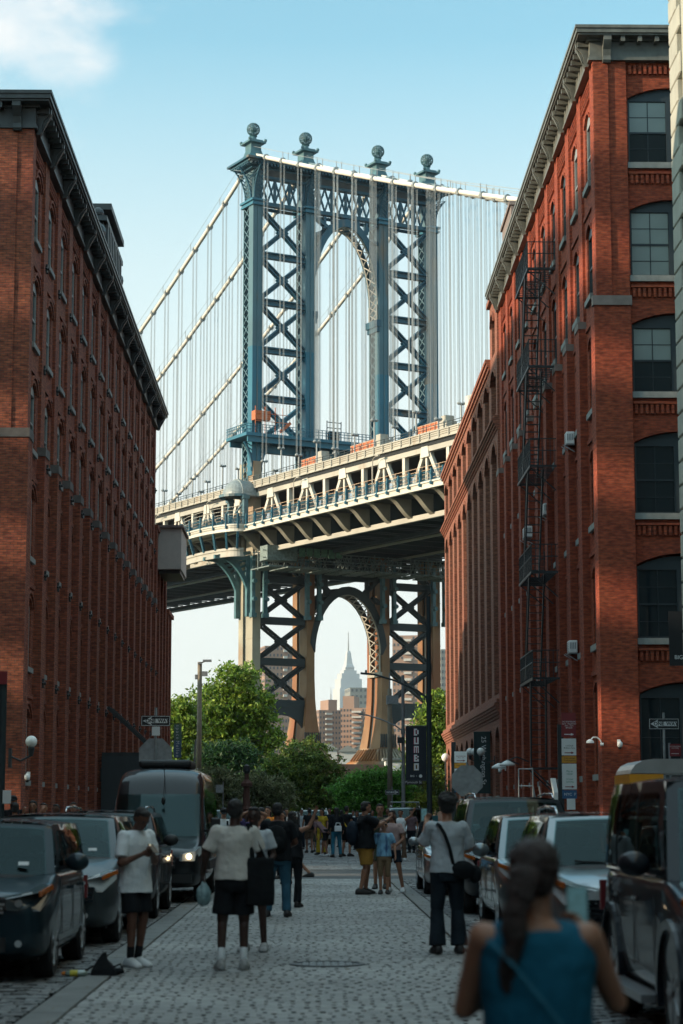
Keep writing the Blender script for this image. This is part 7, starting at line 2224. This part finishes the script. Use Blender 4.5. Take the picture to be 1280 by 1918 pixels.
    if top:
        b = MB(); g = 1.10
        zz = [(hem, .188, .142), (hem + .05, .182, .138), (1.08, .166, .122), (1.2, .160, .118), (1.32, .172, .118), (1.395, .165, .105), (1.445, .115, .085), (topneck, .078, .07)]
        if tuck: zz[0] = (hem, .158, .115)
        loft(b, [(0, T((0, -.004, z))[1], T((0, 0, z))[2], rx * w * g * s, ry * w * g * s) for z, rx, ry in zz])
        if not sleeve: capsule(b, T((-sh * .62, -.005, 1.412)), T((sh * .62, -.005, 1.412)), .062 * s * w ** .5, .062 * s * w ** .5)
        if sleeve > 0:
            capsule(b, T((-sh * .92, -.005, 1.405)), T((sh * .92, -.005, 1.405)), .067 * s * w ** .5, .067 * s * w ** .5)
            for k in ('l', 'r'):
                S0 = Vector(T(shoulders[k])); E = Vector(T(A[k][0])); Wt = Vector(T(A[k][1]))
                if sleeve <= 1: cone(b, S0 + (S0 - E).normalized() * .01, S0.lerp(E, sleeve), .070 * s * w, (.074 if sleeve > .4 else .066) * s * w); capsule(b, S0, S0.lerp(E, .12), .068 * s * w, .066 * s * w)
                else: capsule(b, S0, E, .064 * s * w, .054 * s * w); cone(b, E, E.lerp(Wt, .9), .052 * s, .038 * s)
        remesh(b.build('shirt', CL[top], t), vx, 3, .034 * s)
    # ---- hair
    kind, hc_ = hair[:2]; hb = MB()
    def hell(c, rx, ry, rz, n=16, m_=12): ell(hb, c, rx, ry, rz, n, m_)
    if kind in ('short', 'cap'):
        hell((0, -.018, .215), .083, .088, .082); hell((0, -.035, .165), .080, .070, .075); hell((0, .035, .262), .066, .05, .034)
    elif kind == 'afro':
        hell((0, -.02, .235), .110, .112, .095); hell((0, .03, .285), .085, .075, .055); hell((0, -.04, .16), .088, .075, .06)
        for i in range(26):
            a = random.uniform(0, 2 * PI); e = random.uniform(.1, 1.4); hell((.105 * math.cos(a) * math.cos(e), -.015 + .105 * math.sin(a) * math.cos(e), .235 + .095 * math.sin(e)), .03, .03, .03, 8, 6)
    elif kind in ('long', 'longcap'):
        hell((0, -.018, .215), .088, .093, .086); hell((0, .035, .266), .068, .05, .032); hell((0, -.045, .13), .090, .062, .13); hell((0, -.062, .02), .085, .045, .13); hell((.02, -.07, -.08), .055, .035, .09)
    elif kind == 'bun':
        hell((0, -.015, .215), .083, .092, .084); hell((0, -.04, .165), .078, .066, .07); hell((0, -.08, .29), .045, .045, .042)
    elif kind == 'pony':
        hell((0, -.012, .212), .096, .106, .098); hell((0, -.03, .16), .080, .082, .075); hell((0, .045, .255), .07, .05, .035)
        for i in range(16):
            q = i / 15; hell((-.02 - .06 * q + .006 * math.sin(i * .9), -.115 - .04 * math.sin(q * PI) , .175 - .40 * q), .056 * (1.1 - .55 * q) + .004 * math.sin(i * 1.1), .040 * (1.1 - .4 * q), .036, 10, 8)
    if kind != 'none':
        ho = hb.build('hair', HR[hc_], t); remesh(ho, max(.007, vox * .8), 2, .016 if kind in ('afro', 'pony') else .006, tex2)
    if kind in ('cap', 'longcap'):
        capm = CL[hair[2]] if len(hair) > 2 else CL['black']
        hb = MB(); rs = []
        for k in range(8):
            a = (PI / 2) * k / 7; rs.append([tuple(Hh((math.cos(2 * PI * i / 18) * .092 * math.cos(a) + 0, -.004 + math.sin(2 * PI * i / 18) * .104 * math.cos(a), .205 + .095 * math.sin(a)))) for i in range(18)])
        hb.rings(rs)
        fr_ = [(math.cos(a) * .075, .085 + math.sin(a) * .085) for a in [PI * i / 10 for i in range(11)]]
        vs = [tuple(Hh((x, y, .205 - (y - .085) * .25))) for x, y in fr_] + [tuple(Hh((x, y, .213 - (y - .085) * .25))) for x, y in fr_]; n_ = len(fr_)
        hb.add(vs, [tuple(range(n_)), tuple(range(2 * n_ - 1, n_ - 1, -1))] + [(i, (i + 1) % n_, (i + 1) % n_ + n_, i + n_) for i in range(n_)])
        hb.build('cap', capm, t, smooth=False)
    if face:
        for sx in (-1, 1):
            b = MB(); ell(b, (sx * .031, .092, .187), .013, .006, .007, 8, 6); b.build('eye', M['eye'], t, smooth=True)
            b = MB(); ell(b, (sx * .031, .099, .207), .020, .004, .004, 8, 6); b.build('eyebrow', HR['black'], t, smooth=True)
        b = MB(); ell(b, (0, .101, .121), .022, .004, .006, 8, 6); b.build('mouth', M['lip'], t, smooth=True)
    t['_s'] = s
    return t, T, Hh, A, s
M['eye'] = mat('eye', (.03, .02, .018), .3); M['lip'] = mat('lip', (.22, .07, .06), .5)
M['phone'] = mat('phone', (.012, .012, .014), .3); M['screen'] = mat('screen', (.10, .20, .22), .2, var=.5, scale=40, emit=(.25, .55, .6), es=.04)
M['bag'] = cloth('bag_black', (.008, .010, .012), .3)

def px2(px, D): return (px - 588) / F_PX * D
def held_phone(label, loc, rot, screen=False):
    t = thing('phone', label, 'phone', loc); t.rotation_euler = rot
    b = MB(); b.box(-.037, .037, -.004, .004, -.075, .075); o = b.build('case', M['phone'], t); bevel(o, .003, 2)
    b = MB(); b.box(-.033, .033, -.0055, -.0042, -.07, .07); b.build('screen', M['screen'] if screen else M['phone'], t)
    b = MB(); b.box(.008, .03, .0042, .006, .04, .068); b.build('lens', M['chrome'], t)
def world(t, p):
    q = Matrix.Translation(t.location) @ Matrix.Rotation(t.rotation_euler.z, 4, 'Z') @ Vector(p); return q

# 1 man in white T-shirt looking at his phone
t, T, Hh, A, s = person('man in loose white T-shirt and black shorts looking down at his phone', (px2(262, 22.8), 22.9, 0), R(222), 1.74, 'brown', 'white', 'black', ('short', 'black'),
    arms={'r': [(.25, .06, 1.12), (.10, .24, 1.22)], 'l': [(-.24, .02, 1.13), (-.02, .26, 1.24)]}, feet={'l': (-.07, -.02), 'r': (.075, .04)}, build=1.02, vox=.009, shoes='shoe_white', socks=('black', True),
    sleeve=.78, hem=.80, headturn=(-.1, .62), botlen=.60, flare=1.12)
held_phone('phone held by the man in the white T-shirt', world(t, (.03 * s, .345 * s, 1.28 * s)), (R(50), 0, R(222)))
# 2 man in cream T-shirt, back to us
t, T, Hh, A, s = person('man in cream T-shirt and black shorts standing with his back to the camera', (px2(445, 22.5), 22.5, 0), R(4), 1.80, 'dark', 'cream', 'black', ('short', 'black'),
    arms={'l': [(-.30, .0, 1.17), (-.33, .10, .97)], 'r': [(.27, .02, 1.17), (.22, .16, .98)]}, feet={'l': (-.135, -.03), 'r': (.10, .02)}, build=1.08, vox=.009, shoes='shoe_grey', socks=('white', True), sleeve=.80, hem=.92, face=False, botlen=.58, flare=1.15)
b_ = thing('tote_bag', 'long black tote bag hanging from the shoulder of the man in cream', 'bag', world(t, (.27, -.07, .82)), R(10))
b = MB(); b.rings([[(x * w_, y * d_, z) for x, y in ((-1, -1), (1, -1), (1, 1), (-1, 1))] for w_, d_, z in ((.15, .05, -.14), (.155, .06, .0), (.15, .05, .2), (.145, .03, .36))]); remesh(b.build('body', M['bag'], b_), .012, 3, .02)
b = MB(); b.beam((-.08, .0, .34), (-.115, .04, .72), .07, .012); b.beam((.06, .0, .34), (-.09, .06, .72), .05, .012); b.beam((-.115, .04, .72), (-.11, .12, .70), .07, .012); b.build('strap', M['bag'], b_)
b_ = thing('plastic_bag', 'pale clear plastic bag in the left hand of the man in cream', 'bag', world(t, (-.33, .11, .80)))
b = MB(); b.ball((0, 0, -.02), .10, 12, 8, .8, .6, 1.25); b.lathe([(.05, .05), (.02, .13)], n=8); remesh(b.build('body', mat('film', (.25, .38, .40), .25, var=.4, scale=18), b_), .012, 1, .05)
# 3 person facing, hidden behind him
person('person in dark shorts and grey sneakers standing right behind the man in cream', (px2(480, 25.3), 25.4, 0), R(170), 1.72, 'dark', 'grey', 'black', ('short', 'black'), feet={'l': (-.13, .0), 'r': (.10, .02)}, vox=.010, shoes='shoe_grey', botlen=.56, sleeve=.7,
       arms={'l': [(-.25, .0, 1.16), (-.18, .16, 1.0)]})
# 4 man in black with backpack and jeans
t, T, Hh, A, s = person('man in black T-shirt and blue jeans wearing a black backpack, back to the camera', (px2(524, 33.6), 33.6, 0), R(-4), 1.80, 'brown', 'black', 'jeans', ('short', 'black'), feet={'l': (-.15, .0), 'r': (.15, .02)}, build=1.12, vox=.011, shoes='shoe_black', sleeve=.75, hem=.86, face=False,
    arms={'l': [(-.28, .06, 1.14), (-.14, .25, 1.05)], 'r': [(.28, .06, 1.14), (.14, .25, 1.05)]}, flare=1.2)
b_ = thing('backpack', 'black backpack on the man in blue jeans', 'backpack', world(t, (0, -.20, 1.22)))
b = MB(); b.ball((0, 0, 0), .2, 16, 12, .9, .5, 1.15); b.ball((0, -.07, -.06), .13, 12, 8, 1, .5, .9); remesh(b.build('body', M['bag'], b_), .012, 3, .01)
b = MB(); b.beam((-.10, .04, .18), (-.11, .20, .24), .05, .012); b.beam((.10, .04, .18), (.11, .20, .24), .05, .012); b.build('strap', M['bag'], b_)
# 5 woman in white cap, arm raised
person('woman in white cap and dark clothes raising one arm high, right of the backpack man', (px2(552, 36.8), 36.9, 0), R(-15), 1.66, 'tan', 'black', 'black', ('longcap', 'black', 'white'), arms={'r': [(.30, .06, 1.47), (.40, .10, 1.72)]}, vox=.011, face=False, sleeve=0, shoes='shoe_black', flare=1.25, topneck=1.40)
person('walker in black half hidden behind the woman in the white cap, one foot lifted', (px2(557, 48), 48.5, 0), R(80), 1.65, 'tan', 'black', 'navy', ('long', 'black'), feet={'l': (-.08, .18), 'r': (.08, -.34, .16)}, vox=.013, botlen=.62, shoes='shoe_black')
# 6 cluster behind on the left
t, T, Hh, A, s = person('man in black cap and white T-shirt reading something by the van', (px2(424, 49), 49, 0), R(175), 1.76, 'light', 'white', 'khaki', ('cap', 'black', 'black'), arms={'r': [(.25, .04, 1.14), (.06, .26, 1.16)], 'l': [(-.25, .04, 1.14), (-.04, .26, 1.12)]}, vox=.012, headturn=(.2, .35), botlen=.58)
b = MB(); b.beam((-.11, .135, 1.44), (-.13, .145, 1.1), .05, .02); b.build('backpack_strap', M['bag'], t)
person('woman in purple with a hand on her head behind the man in cream', (px2(474, 45), 45, 0), R(200), 1.70, 'tan', 'purple', 'black', ('long', 'black'), arms={'l': [(-.36, .06, 1.62), (-.10, .06, 1.74)], 'r': [(.30, .1, 1.62), (.09, .08, 1.70)]}, vox=.012)
person('woman in pale grey top seen from the side left of the backpack man', (px2(487, 41), 41, 0), R(-95), 1.62, 'light', 'pink', 'black', ('bun', 'black'), vox=.012)
person('man in dark green T-shirt behind the woman in purple', (px2(494, 53), 53, 0), R(20), 1.76, 'tan', 'olive', 'black', ('short', 'black'), vox=.013, face=False)
person('person in a bright orange top left of the backpack man head', (px2(506, 58), 58, 0), R(160), 1.78, 'tan', 'orange', 'khaki', ('long', 'brown'), vox=.014)
person('person in coral red top right of the backpack man head', (px2(533, 52), 52, 0), R(150), 1.66, 'tan', 'red', 'black', ('long', 'black'), vox=.013, arms={'r': [(.2, .15, 1.3), (.05, .3, 1.45)]})
person('man in dark T-shirt at the far left of the crowd by the van', (px2(450, 60), 60, 0), R(190), 1.72, 'tan', 'navy', 'black', ('short', 'black'), vox=.014)
# 7 family group on the right
t, T, Hh, A, s = person('heavy man in black T-shirt and mustard shorts photographing his family', (px2(686, 42.5), 42.6, 0), R(-78), 1.86, 'tan', 'black', 'mustard', ('short', 'black'), arms={'r': [(.18, .24, 1.30), (.06, .46, 1.42)], 'l': [(-.18, .24, 1.30), (-.04, .46, 1.42)]}, build=1.34, vox=.011, botlen=.56, shoes='shoe_black', sleeve=.8, hem=.86, headturn=(.1, .1), feet={'l': (-.12, .06), 'r': (.12, -.10)})
q = world(t, (0, .60, 1.56)); held_phone('phone held up by the man in mustard shorts', (q.x, q.y, q.z), (0, 0, R(100)))
b_ = thing('backpack', 'dark blue backpack on the man in mustard shorts', 'backpack', world(t, (0, -.26, 1.22)), R(-78)); b = MB(); b.ball((0, 0, 0), .22, 16, 12, .85, .6, 1.15); remesh(b.build('body', CL['navy'], b_), .012, 3, .01); b = MB(); b.beam((-.12, .04, .2), (-.13, .3, .26), .05, .015); b.beam((.12, .04, .2), (.13, .3, .26), .05, .015); b.build('strap', CL['navy'], b_)
t, T, Hh, A, s = person('smiling boy in blue patterned T-shirt and khaki shorts', (px2(721, 42.6), 42.6, 0), R(180), 1.46, 'light', 'blue_print', 'khaki', ('short', 'brown'), vox=.011, headk=1.12, botlen=.50, feet={'l': (-.08, 0), 'r': (.08, 0)}, shoes='shoe_black', sleeve=.8, build=.95)
b = MB()
for sx in (-1, 1): b.box(sx * .032 - .022, sx * .032 + .022, .100, .106, -.014, .014)
g_ = b.build('sunglasses', M['phone'], t); g_.location = Hh((0, .0, .19)); 
person('woman in pale pink T-shirt and dark shorts behind the boy', (px2(736, 43.6), 43.6, 0), R(165), 1.68, 'tan', 'pink', 'navy', ('long', 'brown'), arms={'l': [(-.26, .04, 1.14), (-.16, .22, 1.02)], 'r': [(.2, .1, 1.2), (.02, .24, 1.12)]}, feet={'l': (-.24, .04), 'r': (.06, 0)}, vox=.011, botlen=.66, shoes='shoe_white', sleeve=.6)
person('bearded man smiling behind the family group', (px2(714, 45.4), 45.4, 0), R(178), 1.82, 'tan', 'olive', 'olive', ('short', 'black'), vox=.012, botlen=.58, arms={'r': [(.24, .08, 1.16), (.05, .24, 1.28)]})
# 8 far walkers
G_ = None
person('man in black T-shirt and brown shorts walking off at the far centre', (px2(583, 84), 84, 0), R(10), 1.78, 'tan', 'black', 'brown', ('short', 'black'), vox=.016, botlen=.56, feet={'l': (-.08, .12), 'r': (.08, -.12)}, face=False)
person('child in green shorts beside the man in brown shorts', (px2(596, 86), 86, 0), R(10), 1.40, 'tan', 'navy', 'olive', ('short', 'black'), vox=.016, botlen=.52, face=False)
person('woman in a yellow top and yellow trousers', (px2(606, 80), 80.5, 0), R(150), 1.74, 'tan', 'yellow', 'yellow', ('long', 'black'), vox=.016, flare=1.5, feet={'l': (-.14, 0), 'r': (.14, .05)})
person('person in mauve shirt and dark shorts bending forward before the yellow woman', (px2(614, 77), 77, 0), R(60), 1.70, 'tan', 'mauve', 'black', ('short', 'black'), lean=.85, vox=.016, botlen=.62, shoes='shoe_white', face=False, arms={'l': [(-.22, .22, 1.2), (-.15, .38, 1.05)], 'r': [(.22, .22, 1.2), (.15, .38, 1.05)]}, feet={'l': (-.1, -.1), 'r': (.1, .25)})
t, T, Hh, A, s = person('woman with long black hair, black top and bright blue jeans, white handbag', (px2(633, 76), 76, 0), R(12), 1.78, 'tan', 'black', 'jeans_blue', ('long', 'black'), vox=.016, face=False, feet={'l': (-.13, 0), 'r': (.16, .05)}, sleeve=1.5, shoes='shoe_black')
b_ = thing('handbag', 'small white handbag on the woman in bright blue jeans', 'handbag', world(t, (.02, -.18, 1.03))); b = MB(); b.box(-.13, .13, -.05, .05, -.1, .1); bevel(b.build('body', CL['white'], b_), .02, 2); b = MB(); b.pipe([(-.08, 0, .1), (-.07, 0, .2), (.07, 0, .2), (.08, 0, .1)], .012, 6); b.build('handle', CL['white'], b_)
t, T, Hh, A, s = person('man in black T-shirt with a yellow strap, black shorts', (px2(652, 77.5), 77.5, 0), R(-40), 1.84, 'tan', 'black', 'black', ('short', 'black'), vox=.016, botlen=.58, feet={'l': (-.17, 0), 'r': (.15, 0)}, arms={'l': [(-.26, .08, 1.2), (-.1, .3, 1.16)]}, face=False)
b = MB(); b.beam((-.15, -.135, 1.42), (.12, -.145, 1.08), .06, .02); b.build('strap', CL['yellow'], t)
person('woman in white vest and brown trousers waving one arm', (px2(752, 71), 71, 0), R(172), 1.70, 'tan', 'white', 'brown', ('short', 'black'), vox=.014, arms={'l': [(-.34, .06, 1.52), (-.46, .1, 1.70)], 'r': [(.28, .05, 1.2), (.12, .18, 1.12)]}, sleeve=0, flare=1.5, shoes='shoe_white', hem=1.0, feet={'l': (-.13, 0), 'r': (.06, 0)}, headturn=(0, .0))
person('woman with long black hair in black, beside the silver saloon', (px2(800, 58), 58, 0), R(30), 1.64, 'tan', 'black', 'black', ('long', 'black'), vox=.014, face=False, sleeve=1.5)
person('person in pale shirt in the far crowd between two walkers', (px2(664, 98), 98, 0), R(180), 1.68, 'tan', 'white', 'grey', ('short', 'black'), vox=.018)
person('person in dark clothes in the far crowd left of the mustard man', (px2(671, 90), 90, 0), R(180), 1.66, 'tan', 'navy', 'navy', ('long', 'black'), vox=.018)
for px_, D_, rz_, h_, tp_, bt_, hr_, lb_ in ((568, 92, 170, 1.72, 'grey', 'navy', 'short', 'person in grey top left of the far white car'), (592, 96, 20, 1.66, 'pink', 'jeans', 'long', 'long haired person in pale pink behind the far walkers'),
        (620, 94, 185, 1.78, 'navy', 'khaki', 'short', 'person in navy top behind the yellow dressed woman'), (642, 97, 15, 1.70, 'red', 'black', 'long', 'person in red behind the woman in bright blue jeans'),
        (684, 88, 175, 1.74, 'cream', 'jeans', 'short', 'person in cream top behind the man in mustard shorts'), (700, 94, 190, 1.68, 'teal', 'black', 'long', 'person in teal top behind the family group'),
        (728, 86, 170, 1.76, 'black', 'khaki', 'short', 'person in black top left of the waving woman'), (772, 84, 160, 1.70, 'mauve', 'dark_jeans', 'long', 'person in mauve top right of the waving woman'), (540, 70, 200, 1.74, 'cream', 'navy', 'short', 'person in cream top just beyond the raised arm')):
    person(lb_, (px2(px_, D_), D_, 0), R(rz_), h_, 'tan', tp_, bt_, (hr_, 'black'), vox=.018, feet={'l': (-.11, .05), 'r': (.11, -.05)}, sleeve=.6)
# 9 man in grey shirt
t, T, Hh, A, s = person('man with curly hair in grey shirt and dark flared jeans, back to the camera', (px2(838, 25.0), 25.0, 0), R(6), 1.84, 'light', 'grey', 'dark_jeans', ('afro', 'black'), arms={'l': [(-.26, .12, 1.22), (-.19, .32, 1.45)], 'r': [(.27, .06, 1.17), (.20, .24, 1.12)]}, build=1.04, vox=.009, face=False, sleeve=.95, hem=.90, feet={'l': (-.12, 0), 'r': (.13, .02)}, flare=1.65, shoes='shoe_black', grip=.8)
held_phone('phone raised by the man in the grey shirt', world(t, (-.20 * s, .40 * s, 1.55 * s)), (0, 0, R(6)), True)
b_ = thing('shoulder_bag', 'black shoulder bag with a long strap on the man in the grey shirt', 'bag', world(t, (.10, -.13, .98)), R(6))
b = MB(); b.ball((.06, 0, 0), .13, 16, 10, 1.25, .5, .85); b.ball((.22, .05, -.05), .10, 12, 8, .8, .8, 1.1); remesh(b.build('body', M['bag'], b_), .010, 3, .012)
b = MB(); pts = [Vector((-.05, -.02, .05)), Vector((-.10, -.06, .25)), Vector((-.16, -.06, .42)), Vector((-.215, -.03, .52)), Vector((-.235, .06, .545))]
for p, q in zip(pts[:-1], pts[1:]): b.beam(p, q, .04, .010, (0, 1, 0))
b.build('strap', M['bag'], b_)
# 10 left pavement crowd
t, T, Hh, A, s = person('man in black cap and black sweatshirt with a white chest mark', (px2(34, 44), 44, .13), R(178), 1.86, 'tan', 'black', 'black', ('cap', 'black', 'black'), vox=.012, sleeve=1.5)
b = MB(); b.box(-.06, .02, .135, .142, 1.28, 1.35); b.build('chest_mark', M['white_sign'], t)
person('person in cream top before the man in black cap on the left pavement', (px2(38, 40), 40, .13), R(10), 1.70, 'tan', 'cream', 'black', ('short', 'black'), vox=.012, face=False)
person('curly haired woman with raised hand on the left pavement', (px2(71, 42), 42, .13), R(180), 1.74, 'tan', 'black', 'black', ('long', 'black'), vox=.012, arms={'r': [(.24, .1, 1.25), (.17, .2, 1.5)]})
person('person holding a phone up to the face on the left pavement', (px2(91, 43), 43, .13), R(180), 1.70, 'light', 'red', 'black', ('short', 'brown'), vox=.012, arms={'r': [(.2, .12, 1.3), (.04, .2, 1.56)]})
person('dark haired person low behind the minivan roof on the left pavement', (px2(114, 45), 45, .13), R(160), 1.68, 'brown', 'navy', 'black', ('short', 'black'), vox=.013)
person('balding man behind the black car roof on the left pavement', (px2(146, 47), 47, .13), R(185), 1.73, 'tan', 'grey', 'black', ('short', 'brown'), vox=.013)
# 11 woman in teal, close and out of focus
t, T, Hh, A, s = person('woman in sleeveless teal top with brown ponytail filming with her phone', (px2(1000, 6.75), 6.75, 0), R(-2), 1.58, 'tan', 'teal', 'jeans', ('pony', 'brown'),
    arms={'r': [(.29, .10, 1.18), (.20, .32, 1.38)], 'l': [(-.25, .10, 1.16), (.05, .36, 1.36)]}, build=1.12, vox=.007, face=True, sleeve=0, hem=.86, feet={'l': (-.1, 0), 'r': (.1, 0)}, headturn=(-.25, .02), grip=.75, topneck=1.43)
held_phone('phone held up by the woman in teal', world(t, (.185 * s, .40 * s, 1.50 * s)), (0, 0, R(-2)), True)
b_ = thing('bag_strap', 'thin pale teal bag strap across the back of the woman in teal', 'strap', world(t, (0, 0, 0)), R(-2))
b = MB(); pts = [(-.16, -.095, 1.28), (-.08, -.155, 1.20), (.02, -.165, 1.08), (.12, -.16, .95), (.2, -.12, .84)]
for p, q in zip(pts[:-1], pts[1:]): b.beam(p, q, .011, .004, (0, 1, 0))
b.build('strap', mat('strap_teal', (.015, .14, .21), .7), b_)
# things on the ground
b_ = thing('backpack', 'small black backpack slumped on the granite strip by the man in white', 'backpack', (px2(208, 21.8), 21.8, 0)); b = MB(); b.rings([[(x * w_ + dx, y * d_, z) for x, y in ((-1, -1), (1, -1), (1, 1), (-1, 1))] for w_, d_, z, dx in ((.13, .10, .0, 0), (.12, .09, .06, .0), (.05, .05, .16, -.02), (.02, .03, .23, -.0))]); b.ball((.14, 0, .04), .06, 10, 6, 1.2, 1, .6)
remesh(b.build('body', M['bag'], b_), .010, 2, .02)
b = MB(); b.pipe([(-.10, -.1, .03), (-.17, -.12, .02), (-.18, -.1, .06), (-.11, -.08, .10)], .008, 6); b.pipe([(.08, -.05, .08), (.17, -.06, .12), (.20, -.05, .05), (.12, -.05, .02)], .008, 6); b.build('strap', M['bag'], b_)
b_ = thing('bottle', 'clear drink bottle with an orange cap lying on the cobbles', 'bottle', (px2(160, 21.6), 21.6, .035)); b = MB(); b.lathe([(.02, -.13), (.032, -.11), (.034, .06), (.018, .10)], n=14, ax='x'); b.build('body', mat('bottle_film', (.22, .28, .24), .15, coat=1), b_, smooth=True)
b = MB(); b.lathe([(.0345, -.08), (.0345, .0)], n=14, ax='x'); b.build('label', mat('label_yellow', (.5, .42, .03), .5), b_)
b = MB(); b.lathe([(.019, -.165), (.019, -.13)], n=12, ax='x'); b.build('cap', CL['orange'], b_)
# ================================================================= haze in the air
hm = bpy.data.materials.new('haze'); hm.use_nodes = True; ht_ = hm.node_tree; ht_.nodes.clear()
ho = ht_.nodes.new('ShaderNodeOutputMaterial'); hv = ht_.nodes.new('ShaderNodeVolumePrincipled')
hv.inputs['Color'].default_value = (.93, .96, 1.0, 1); hv.inputs['Density'].default_value = 0.6e-4; hv.inputs['Anisotropy'].default_value = .2
ht_.links.new(hv.outputs[0], ho.inputs['Volume'])
b = MB(); b.box(-2600, 2600, -60, 5900, -2, 560)
hz = b.build('haze', hm); hz['kind'] = 'stuff'

# dry leaves and scraps caught in the gutters
b = MB(); rg_ = random.Random(9)
for k in range(420):
    sd_ = rg_.choice((-1, 1)); y = rg_.uniform(16, 50)
    x = (rg_.gauss(-2.15, .12) if sd_ < 0 else rg_.gauss(1.98, .12)) if rg_.random() < .6 else rg_.uniform(-4.7, 4.5)
    a = rg_.uniform(0, PI); r = rg_.uniform(.012, .03); ux, uy = math.cos(a) * r, math.sin(a) * r; z = .016
    b.add([(x - ux, y - uy, z), (x + uy * .5, y - ux * .5, z + .006), (x + ux, y + uy, z + .004), (x - uy * .5, y + ux * .5, z)], [(0, 1, 2, 3)])
o = b.build('fallen_leaves', mat('dry_leaf', (.14, .10, .045), .8, var=.4)); o['kind'] = 'stuff'
